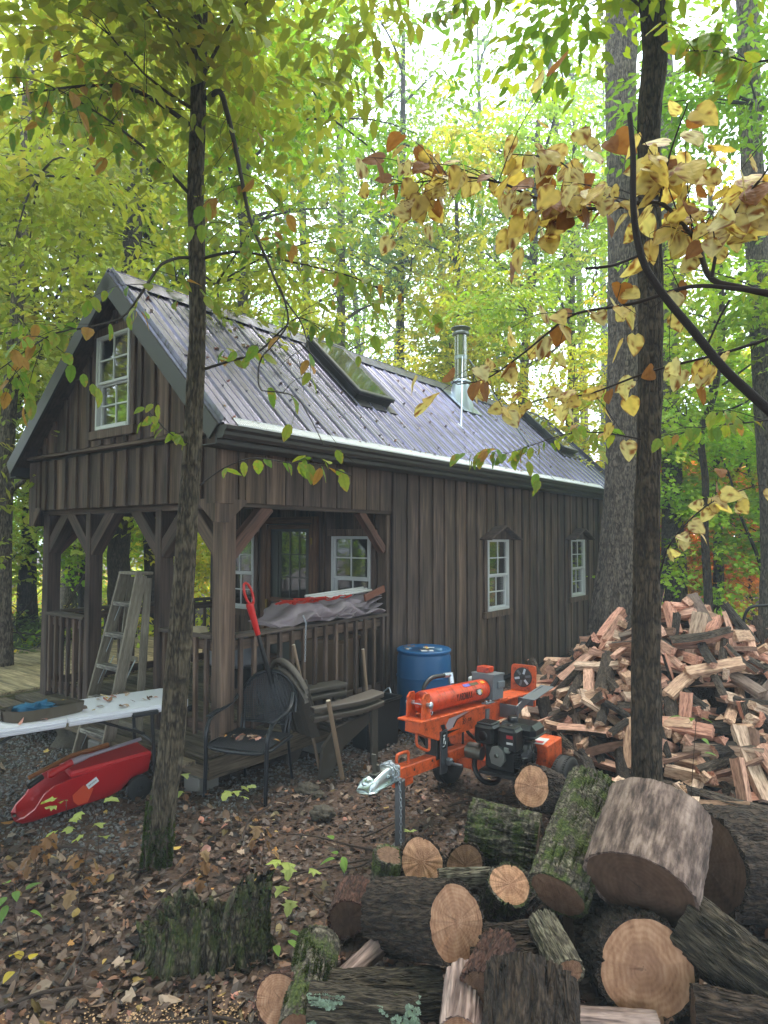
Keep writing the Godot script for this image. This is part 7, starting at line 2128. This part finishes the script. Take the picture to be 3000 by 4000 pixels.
func leaf_up(parent, at: Array, n: int, kind: String, variants: int, s0: float, s1: float, stalk: float, m):
	for k in n:
		var a = at[(k * 7919 + 13) % at.size()]
		var out = (a[1] * 0.5 + V(rr(-1, 1), rr(-0.9, 0.25), rr(-1, 1))).normalized()
		var p: Vector3 = a[0] + out * stalk * rr(0.4, 1.2)
		var z = (out + V(0, rr(-1.4, 0.1), 0)).normalized()
		var up := V(rr(-0.8, 0.8), 1.0, rr(-0.8, 0.8))
		if kind == "yellow": up = V(rr(-1, 1), rr(-0.2, 1.0), rr(-0.4, 1.2))
		var x := up.cross(z).normalized()
		var s := rr(s0, s1)
		inst("leaf", near_leaf(kind, rng.randi() % variants), m, parent, Transform3D(Basis(x, z.cross(x), z).scaled(Vector3.ONE * s), p))
		if stalk > 0.02 and k % 2 == 0: tube_obj("stalk", [a[0], p], 0.0011, mats["near_twig"], parent, 4)
func near_branches():
	rng.seed = 31
	var tw := mat("near_twig", Color(0.17, 0.13, 0.12), 0.85)
	var lm := leafmat()
	# yellow leaved branch reaching in from the right
	var yb := thing("yellow_branch", "leafy branch with large yellow and brown leaves reaching in from the right", "branch")
	var at := []
	at.append_array(shoots(yb, [V(1.22, 2.77, -2.00), V(1.13, 2.83, -2.08), V(1.07, 2.89, -2.15), V(1.07, 3.04, -2.23), V(1.05, 3.14, -2.30), V(1.00, 3.26, -2.38), V(0.89, 3.28, -2.45), V(0.76, 3.31, -2.52), V(0.61, 3.39, -2.60), V(0.48, 3.49, -2.67), V(0.34, 3.56, -2.75), V(0.14, 3.58, -2.83), V(0.02, 3.61, -2.90)], 0.011, 0.0025, tw, 38, 0.34))
	at.append_array(shoots(yb, [V(0.97, 3.22, -2.30), V(0.99, 3.37, -2.25), V(1.03, 3.51, -2.20)], 0.005, 0.002, tw, 3, 0.15))
	at.append_array(shoots(yb, [V(0.75, 3.29, -2.50), V(0.75, 3.46, -2.57), V(0.68, 3.57, -2.63), V(0.52, 3.63, -2.70)], 0.004, 0.002, tw, 6, 0.2))
	at.append_array(shoots(yb, [V(1.05, 2.87, -2.10), V(1.07, 3.00, -2.07), V(1.13, 3.10, -2.03), V(1.22, 3.22, -2.00)], 0.006, 0.003, tw, 8, 0.2))
	leaf_up(yb, at, 295, "yellow", 15, 0.055, 0.105, 0.035, lm)
	var y2 := thing("yellow_branch", "lower thin branch with sparse yellow and brown leaves in front of the chimney", "branch")
	at = shoots(y2, [V(1.22, 2.78, -2.00), V(0.98, 2.84, -2.10), V(0.83, 2.82, -2.20), V(0.67, 2.82, -2.30), V(0.51, 2.71, -2.40), V(0.39, 2.64, -2.50), V(0.29, 2.64, -2.60)], 0.008, 0.002, tw, 14, 0.26)
	leaf_up(y2, at, 44, "yellow", 15, 0.055, 0.09, 0.03, lm)
	var y3 := thing("yellow_branch", "lowest thin yellow leaved branch crossing before the roof's far end", "branch")
	at = shoots(y3, [V(1.34, 2.72, -2.20), V(1.22, 2.70, -2.36), V(1.01, 2.67, -2.52), V(0.83, 2.62, -2.68), V(0.70, 2.64, -2.84), V(0.63, 2.63, -3.00)], 0.006, 0.002, tw, 9, 0.2)
	leaf_up(y3, at, 40, "yellow", 15, 0.05, 0.085, 0.03, lm)
	var y4 := bough_on(dark_slim, "small twig of yellow and rust leaves above the firewood heap")
	at = shoots(y4, [V(1.94, 1.75, -4.70), V(1.96, 1.98, -4.58), V(2.08, 2.19, -4.45), V(2.21, 2.31, -4.33), V(2.32, 2.36, -4.20)], 0.008, 0.003, tw, 7, 0.22)
	leaf_up(y4, at, 26, "yellow", 15, 0.08, 0.13, 0.03, lm)
	var db := thing("bare_bough", "thick dark bare bough curving across the upper right corner", "branch")
	tube_obj("bough", bez([V(0.65, 3.16, -1.72), V(0.65, 3.04, -1.70), V(0.65, 2.88, -1.70), V(0.67, 2.76, -1.70), V(0.72, 2.67, -1.70), V(0.80, 2.57, -1.70), V(0.87, 2.48, -1.70), V(0.93, 2.42, -1.70), V(1.05, 2.31, -1.70)], 40), range(41).map(func(i): return lerpf(0.0065, 0.0135, i / 40.0)), mat("bough_bark", Color(0.15, 0.12, 0.115), 0.9, 0.0, {"tri": Vector3(12, 12, 12), "bump": "fine", "bs": 0.3}), db, 12)
	tube_obj("side_twig", bez([V(0.665, 2.77, -1.70), V(0.60, 2.75, -1.72), V(0.535, 2.75, -1.74)], 8), 0.004, tw, db, 6)
	tube_obj("side_twig", bez([V(0.83, 2.52, -1.70), V(0.86, 2.60, -1.68), V(0.88, 2.64, -1.67)], 8), 0.003, tw, db, 6)
	# green twigs off the slim dark trunk
	var g1 := bough_on(dark_slim, "thin twig of green leaves reaching across the roof")
	at = shoots(g1, [V(1.92, 2.72, -4.70), V(1.63, 2.79, -4.75), V(1.35, 2.80, -4.80), V(1.09, 2.72, -4.85), V(0.83, 2.64, -4.90)], 0.007, 0.002, tw, 12, 0.3)
	leaf_up(g1, at, 60, "green", 15, 0.07, 0.12, 0.02, lm)
	var g2 := bough_on(dark_slim, "thin twig of green leaves reaching to the right")
	at = shoots(g2, [V(2.54, 2.80, -4.20), V(2.36, 2.80, -4.37), V(2.13, 2.79, -4.53), V(2.01, 2.73, -4.70)], 0.007, 0.003, tw, 8, 0.3)
	leaf_up(g2, at, 40, "green", 15, 0.07, 0.12, 0.02, lm)
	var g3 := thing("green_twig", "green leaved twig hanging in the upper right corner", "branch")
	at = shoots(g3, [V(1.75, 3.99, -2.60), V(1.55, 4.05, -2.73), V(1.47, 4.2, -2.87), V(1.40, 4.30, -3.00)], 0.006, 0.002, tw, 7, 0.22)
	leaf_up(g3, at, 44, "green", 15, 0.08, 0.12, 0.02, lm)
	var g4 := thing("green_twig", "small dark leaved twig tip hanging against the sky at the top", "branch")
	at = shoots(g4, [V(0.62, 6.35, -5.00), V(0.55, 6.18, -5.00), V(0.44, 6.08, -5.00)], 0.006, 0.002, tw, 5, 0.2)
	leaf_up(g4, at, 24, "green", 15, 0.08, 0.13, 0.02, lm)
	# boughs of the slim tree in front of the porch
	var sb := [
		["long drooping leafy bough of the slim tree hanging over the roof", [V(-1.15, 4.88, -4.20), V(-1.05, 4.87, -4.11), V(-0.94, 4.51, -4.03), V(-0.86, 4.17, -3.94), V(-0.79, 3.90, -3.85), V(-0.68, 3.64, -3.76), V(-0.57, 3.39, -3.67), V(-0.45, 3.20, -3.59), V(-0.40, 3.03, -3.50)], 0.019, 60, 0.45, 12],
		["upper left bough of the slim tree", [V(-1.27, 4.71, -4.20), V(-1.40, 4.72, -4.00), V(-1.54, 4.68, -3.80), V(-1.75, 4.54, -3.60), V(-1.97, 4.35, -3.40)], 0.017, 90, 0.5, 14],
		["left rising bough of the slim tree", [V(-1.26, 4.25, -4.20), V(-1.37, 4.30, -3.87), V(-1.51, 4.31, -3.53), V(-1.60, 4.24, -3.20)], 0.012, 70, 0.45, 12],
		["low left bough of the slim tree before the gable", [V(-1.25, 3.83, -4.20), V(-1.34, 3.69, -3.95), V(-1.49, 3.27, -3.70), V(-1.72, 3.11, -3.45), V(-1.87, 2.85, -3.20)], 0.0105, 80, 0.42, 13],
		["right bough of the slim tree above the ridge", [V(-1.16, 3.83, -4.20), V(-0.91, 3.85, -4.15), V(-0.52, 3.75, -4.10), V(-0.20, 3.65, -4.05), V(0.06, 3.51, -4.00)], 0.0105, 70, 0.42, 12],
		["short right bough of the slim tree before the roof sheets", [V(-1.15, 3.11, -4.20), V(-0.95, 3.14, -4.10), V(-0.76, 3.17, -4.00), V(-0.52, 3.34, -3.90), V(-0.35, 3.22, -3.80)], 0.010, 26, 0.3, 7],
		["bare hanging twigs of the slim tree before the gutter", [V(-0.58, 3.42, -3.60), V(-0.53, 3.21, -3.60), V(-0.68, 3.00, -3.60), V(-0.68, 2.85, -3.60), V(-0.48, 2.80, -3.60), V(-0.33, 2.54, -3.60)], 0.006, 8, 0.35, 6],
		["lowest twig of the slim tree with green and orange leaves below the gutter", [V(-1.14, 2.36, -4.10), V(-1.00, 2.43, -3.98), V(-0.78, 2.50, -3.86), V(-0.55, 2.46, -3.74), V(-0.33, 2.43, -3.62), V(-0.17, 2.36, -3.50)], 0.005, 22, 0.12, 4],
		["small leafy spray of the slim tree before the gable window", [V(-1.22, 2.62, -4.15), V(-1.32, 2.68, -4.05), V(-1.42, 2.80, -3.95)], 0.004, 14, 0.15, 3]]
	for q in sb:
		var b := bough_on(slim, q[0])
		at = shoots(b, q[1], q[2], 0.0025, mat("near_twig_b", Color(0.20, 0.17, 0.15), 0.85), q[5], q[4])
		leaf_up(b, at, q[3], "green", 16, 0.065, 0.115, 0.018, lm)
	# loose leafy canopy filling the upper left, in front of the wood
	rng.seed = 44
	for q in [[V(-3.4, 5.6, -6.4), "olive", "spreading olive bough high at the upper left"], [V(-2.4, 6.6, -6.0), "olive", "olive bough at the top left of the slim tree"], [V(-4.4, 4.4, -7.6), "olive", "olive bough beside the gable peak"], [V(-0.6, 6.7, -7.2), "green", "green bough right of the slim tree's top"], [V(-3.2, 7.6, -8.0), "olive", "topmost olive bough on the left"], [V(-1.9, 4.9, -7.4), "olive", "olive bough above the roof's near end"], [V(4.6, 7.4, -8.0), "green", "green bough between the two right trunks at the top"], [V(5.2, 5.2, -8.6), "lime", "yellow green bough right of the slim dark trunk"], [V(2.6, 6.2, -12.0), "lime", "yellow green bough left of the big trunk"]]:
		var b := thing("leafy_bough", q[2], "branch", q[0], 0.0, "leafy boughs overhead")
		var tips := []
		for k in 7:
			var d := V(rr(-1, 1), rr(-0.35, 0.35), rr(-1, 1)).normalized() * rr(0.7, 1.6)
			tube_obj("limb", bez([Vector3.ZERO, d * 0.5 + V(0, 0.1, 0), d], 5), [0.014, 0.012, 0.010, 0.008, 0.006, 0.003], mats["near_twig_b"], b, 5)
			for s in 6: tips.append(d * rr(0.2, 1.1))
		var T := []
		var C := []
		for p in tips:
			for k in 3:
				var w: Vector3 = p + V(rng.randfn(0, 0.35), rng.randfn(0, 0.22), rng.randfn(0, 0.35))
				T.append(Transform3D(Basis.from_euler(V(rng.randfn(0.1, 0.3), rr(0, TAU), rng.randfn(0, 0.3))) * rr(0.8, 1.2), w))
				C.append(leaf_col(q[1], w + q[0]))
		many("leaves", sprig("oval"), lm, b, T, C)
# ---------------------------------------------------------------- forest floor
func litter_leaf(k: int) -> ArrayMesh:
	var key := "litter_%d" % k
	if meshes.has(key): return meshes[key]
	var m := MB.new()
	if k < 3: add_maple(m, Transform3D.IDENTITY.translated(V(0, 0.006 + 0.004 * k, -0.45 * 0.07)), 0.07, [0.12, -0.18, 0.28][k], k * 2.0)
	else: add_leaf(m, Transform3D.IDENTITY.translated(V(0, 0.008, -0.045)), 0.095, 0.052, 5, [0.15, -0.25][k - 3], [0.3, -0.2][k - 3])
	meshes[key] = m.mesh()
	return meshes[key]
const DRY := [Color(0.17, 0.09, 0.05), Color(0.24, 0.14, 0.085), Color(0.33, 0.21, 0.14), Color(0.22, 0.095, 0.04), Color(0.10, 0.055, 0.036), Color(0.32, 0.15, 0.08), Color(0.38, 0.27, 0.19), Color(0.08, 0.045, 0.032), Color(0.13, 0.07, 0.045)]
const BRIGHT := [Color(0.58, 0.38, 0.08), Color(0.55, 0.26, 0.06), Color(0.48, 0.20, 0.14), Color(0.60, 0.46, 0.24), Color(0.52, 0.24, 0.18)]
func litter():
	rng.seed = 8
	var root := thing("leaf_litter", "brown and tan fallen leaves covering the forest floor", "fallen leaves")
	root.set_meta("kind", "stuff")
	var T := [[], [], [], [], []]
	var C := [[], [], [], [], []]
	var n := 0
	while n < 52000:
		var d := 2.2 + 9.5 * pow(rng.randf(), 1.5)
		var x := rr(-1.0, 1.0) * (0.68 * d + 1.1)
		var z := 0.9 - d * 1.06
		n += 1
		if in_cabin(x, z, 0.02): continue
		var gravel := smoothstep(0.2, 0.9, gravel_at(x, z))
		if rng.randf() < gravel * 0.93: continue
		var dark := smoothstep(-1.0, -0.2, x) * smoothstep(-3.0, -4.0, z)   # wetter ground by the splitter keeps smaller, browner leaves
		var k := rng.randi() % 5
		var s := (0.34 + 0.72 * pow(rng.randf(), 1.8)) * (1.0 - 0.25 * dark)
		var y := gh(x, z) + rr(0.0, 0.028)
		T[k].append(Transform3D((Basis.from_euler(V(rng.randfn(0, 0.42), rr(0, TAU), rng.randfn(0, 0.42)))).scaled(V(s, s, s)), V(x, y, z)))
		var c: Color = pick(BRIGHT) if rng.randf() < 0.07 else pick(DRY)
		var g := (0.16 + 0.80 * pow(rng.randf(), 1.5)) * (1.0 - 0.30 * dark)
		C[k].append(Color(c.r * g, c.g * g, c.b * g))
	# leaves caught on things
	var up := V(0, RY - EY, RN - EN - 0.03).normalized()
	for q in [[0, 150], [1, 46], [2, 24], [3, 12], [4, 130], [5, 30]]:
		for i in q[1]:
			var p := Vector3.ZERO
			var b := Basis.from_euler(V(rng.randfn(0, 0.3), rr(0, TAU), rng.randfn(0, 0.3)))
			match q[0]:
				0:
					var l := rr(0, 8.0)
					p = cab * V(l, 2.96 + rr(0, 0.02), 0.27 - rr(0, 0.12) * rng.randf())
				1:
					var t = get_node("folding_table")
					p = t.transform * V(rr(-0.85, 0.88), 0.746, rr(-0.24, 0.26))
				2:
					var t = get_node("patio_chair")
					p = t.transform * V(rng.randfn(0, 0.09), 0.432 + rr(0, 0.02), rng.randfn(0.05, 0.05))
				3: p = V(0.43 + rr(-0.2, 0.12), 0.86, -7.16 + rr(-0.2, 0.15))
				4:
					var l := rr(0, 9.2)
					var v := rng.randf()
					var nn := lerpf(EN, RN, v)
					p = cab * V(l, roof_y(nn) + 0.025, nn)
					b = Basis(cab.basis * V(1, 0, 0), -0.78) * Basis(UP, rr(0, TAU))
				5: p = cab * V(rr(-0.3, 3.2), 0.335, -3.45 - rr(0.0, 2.8))
			var k := rng.randi() % 5
			T[k].append(Transform3D(b.scaled(Vector3.ONE * rr(0.45, 0.85)), p))
			C[k].append(pick(BRIGHT) * rr(0.6, 1.0) if rng.randf() < 0.4 else pick(DRY))
	for k in 5: many("leaves", litter_leaf(k), drymat(), root, T[k], C[k])
	# gravel
	var gv := thing("gravel", "dark grey gravel left of the porch and along the cabin", "gravel")
	gv.set_meta("kind", "stuff")
	var TG := []
	var CG := []
	for i in 30000:
		var x := rr(-5.6, 1.4)
		var z := rr(-8.6, -4.0)
		if rng.randf() > gravel_at(x, z): continue
		if in_cabin(x, z, -0.1): continue
		TG.append(Transform3D(Basis.from_euler(V(rr(0, 6), rr(0, 6), rr(0, 6))).scaled(V(rr(0.6, 1.4), rr(0.6, 1.2), rr(0.6, 1.4))), V(x, gh(x, z) + rr(-0.002, 0.007), z)))
		var g := rr(0.04, 0.16)
		CG.append(Color(g, g * 0.97, g * 0.95))
	var pm := MB.new()
	pm.blob(Transform3D.IDENTITY, V(0.015, 0.010, 0.012), fn, 0.7, 4.0, 3, 6)
	many("stones", pm.mesh(), drymat(), gv, TG, CG)
	# sawdust by the front logs
	var sd := thing("sawdust", "orange sawdust and chips strewn in front of the mossy stump", "sawdust")
	sd.set_meta("kind", "stuff")
	T = []
	C = []
	for i in 2600:
		var x := rng.randfn(-0.85, 0.28)
		var z := rng.randfn(-2.75, 0.10)
		T.append(Transform3D(Basis.from_euler(V(rr(-0.5, 0.5), rr(0, 6), rr(-0.5, 0.5))).scaled(Vector3.ONE * rr(0.3, 1.0)), V(x, gh(x, z) + rr(0.01, 0.04), z)))
		var g := rr(0.7, 1.1)
		C.append(Color(0.50 * g, 0.30 * g, 0.15 * g))
	var cm := MB.new()
	cm.tri(V(-0.006, 0, 0), V(0.007, 0.001, 0.002), V(0.0, 0.003, 0.009))
	cm.tri(V(-0.006, 0, 0), V(0.002, 0.003, -0.005), V(0.007, 0.001, 0.002))
	many("chips", cm.mesh(), drymat(), sd, T, C)
	# fallen sticks
	var sl := ["by the lower left corner", "in front of the mossy stump", "left of the mossy stump", "under the slim trunk", "before the red caddy", "beside the patio chair", "under the splitter's tongue", "near the jack leg", "before the splitter wheel", "among the leaves in mid clearing", "along the bottom edge", "behind the mossy stump", "beside the brown log chunk", "by the small stones", "left of the jack leg", "under the engine"]
	var sp := [V(-1.55, 0, -2.95), V(-0.75, 0, -2.8), V(-1.5, 0, -3.4), V(-1.2, 0, -3.9), V(-1.9, 0, -4.3), V(-0.9, 0, -4.9), V(0.0, 0, -4.7), V(-0.1, 0, -4.2), V(0.9, 0, -5.0), V(-0.4, 0, -4.0), V(-0.6, 0, -2.62), V(-0.9, 0, -3.75), V(-0.25, 0, -3.75), V(-0.55, 0, -5.1), V(-0.3, 0, -4.45), V(0.7, 0, -5.1)]
	for i in sp.size():
		var s := thing("fallen_stick", "thin fallen stick %s" % sl[i], "stick", sp[i] + V(0, gh(sp[i].x, sp[i].z), 0), rr(0, TAU), "sticks lying in the leaves")
		var L := rr(0.2, 0.45)
		tube_obj("stick", bez([V(-L, 0.035, 0), V(-L * 0.3, 0.04 + rr(0, 0.03), rr(-0.05, 0.05)), V(L * 0.4, 0.035, rr(-0.05, 0.05)), V(L, 0.03, 0)], 12), [0.009, 0.009, 0.008, 0.008, 0.008, 0.007, 0.007, 0.006, 0.006, 0.005, 0.005, 0.004, 0.003], mat("stick_bark", Color(0.22, 0.17, 0.14), 0.9, 0.0, {"tri": Vector3(9, 9, 9), "bump": "fine", "bs": 0.3}), s, 7)
	# seedlings
	var se := [[V(-1.80, 0, -3.38), "green", 8, 0.30, "fresh green seedling at the left edge of the clearing"], [V(-1.62, 0, -2.98), "yellow", 4, 0.22, "seedling with long yellow leaves by the lower left corner"], [V(-0.50, 0, -3.62), "pale", 6, 0.34, "pale yellow green maple seedling right of the mossy stump"], [V(-0.22, 0, -3.98), "green", 5, 0.26, "bright green seedling left of the orange faced round"], [V(0.08, 0, -4.02), "pale", 4, 0.28, "small seedling at the foot of the jack leg"], [V(-2.05, 0, -4.25), "pale", 6, 0.36, "spindly seedling before the red caddy's nose"], [V(-1.75, 0, -4.15), "pale", 5, 0.40, "tall thin seedling before the red caddy's side"], [V(-1.95, 0, -3.85), "brown", 9, 0.42, "withered brown leaved seedling left of the slim trunk"], [V(-1.65, 0, -3.65), "brown", 8, 0.38, "withered brown seedling nearest the mossy stump's left"], [V(-2.3, 0, -3.75), "brown", 8, 0.40, "withered brown seedling at the left edge"], [V(-0.98, 0, -3.85), "brown", 7, 0.32, "withered brown seedling behind the mossy stump"], [V(-0.75, 0, -4.15), "brown", 6, 0.34, "withered brown seedling right of the slim trunk"], [V(-1.0, 0, -4.75), "pale", 5, 0.30, "pale seedling with a pink leaf before the patio chair"], [V(-1.45, 0, -5.0), "pale", 4, 0.28, "pale seedling by the table leg"], [V(-0.55, 0, -3.35), "green", 5, 0.14, "small green ground plant beside the mossy stump"], [V(2.0, 0.0, -4.4), "green", 5, 0.9, "thin bare stemmed sapling beside the slim dark trunk"]]
	for q in se:
		var s := thing("seedling", q[4], "seedling", q[0] + V(0, gh(q[0].x, q[0].z), 0), rr(0, TAU), "seedlings on the clearing floor")
		var top := V(rr(-0.08, 0.08), q[3], rr(-0.08, 0.08))
		var st := bez([Vector3.ZERO, top * 0.5 + V(rr(-0.03, 0.03), 0, rr(-0.03, 0.03)), top], 8)
		tube_obj("stem", st, 0.0022, mat("seedling_stem", Color(0.24, 0.17, 0.12), 0.85), s, 5)
		for k in q[2]:
			var p: Vector3 = st[rng.randi_range(4, 8)]
			var a := rr(0, TAU)
			var z := V(cos(a), rr(-0.5, 0.25) if q[1] != "brown" else rr(-1.6, -0.5), sin(a)).normalized()
			var x := UP.cross(z).normalized()
			var e := p + z * rr(0.03, 0.09)
			var m := MB.new()
			m.col = Color(0.14, 0.08, 0.05)
			m.tube([p, e], 0.0012, 4, false)
			var g := rr(0.8, 1.2)
			m.col = {"green": Color(0.16 * g, 0.28 * g, 0.06), "pale": Color(0.38 * g, 0.44 * g, 0.13), "yellow": Color(0.55 * g, 0.42 * g, 0.07), "brown": pick([Color(0.20, 0.10, 0.05), Color(0.34, 0.22, 0.12), Color(0.26, 0.14, 0.07)]) * g}[q[1]]
			var bt := Transform3D(Basis(x, z.cross(x), z), e)
			if q[1] in ["pale", "brown"]: add_maple(m, bt, rr(0.06, 0.095), 0.3, k)
			else: add_leaf(m, bt, rr(0.055, 0.095), 0.038, 6, 0.3)
			obj("leaf", m, leafmat(), s)
func gravel_at(x: float, z: float) -> float:
	var a := smoothstep(-1.45, -2.0, x + 0.25 * sin(z * 2.0)) * smoothstep(-4.15, -4.6, z - 0.2 * sin(x * 3.0))
	var p := cab.affine_inverse() * V(x, 0, z)
	var b := smoothstep(0.75, 0.35, p.z + 0.1 * sin(p.x * 5.0)) * smoothstep(-0.2, 0.1, p.z) * smoothstep(3.6, 2.8, p.x) * smoothstep(-0.8, 0.2, p.x)
	return maxf(a, b * 0.9)
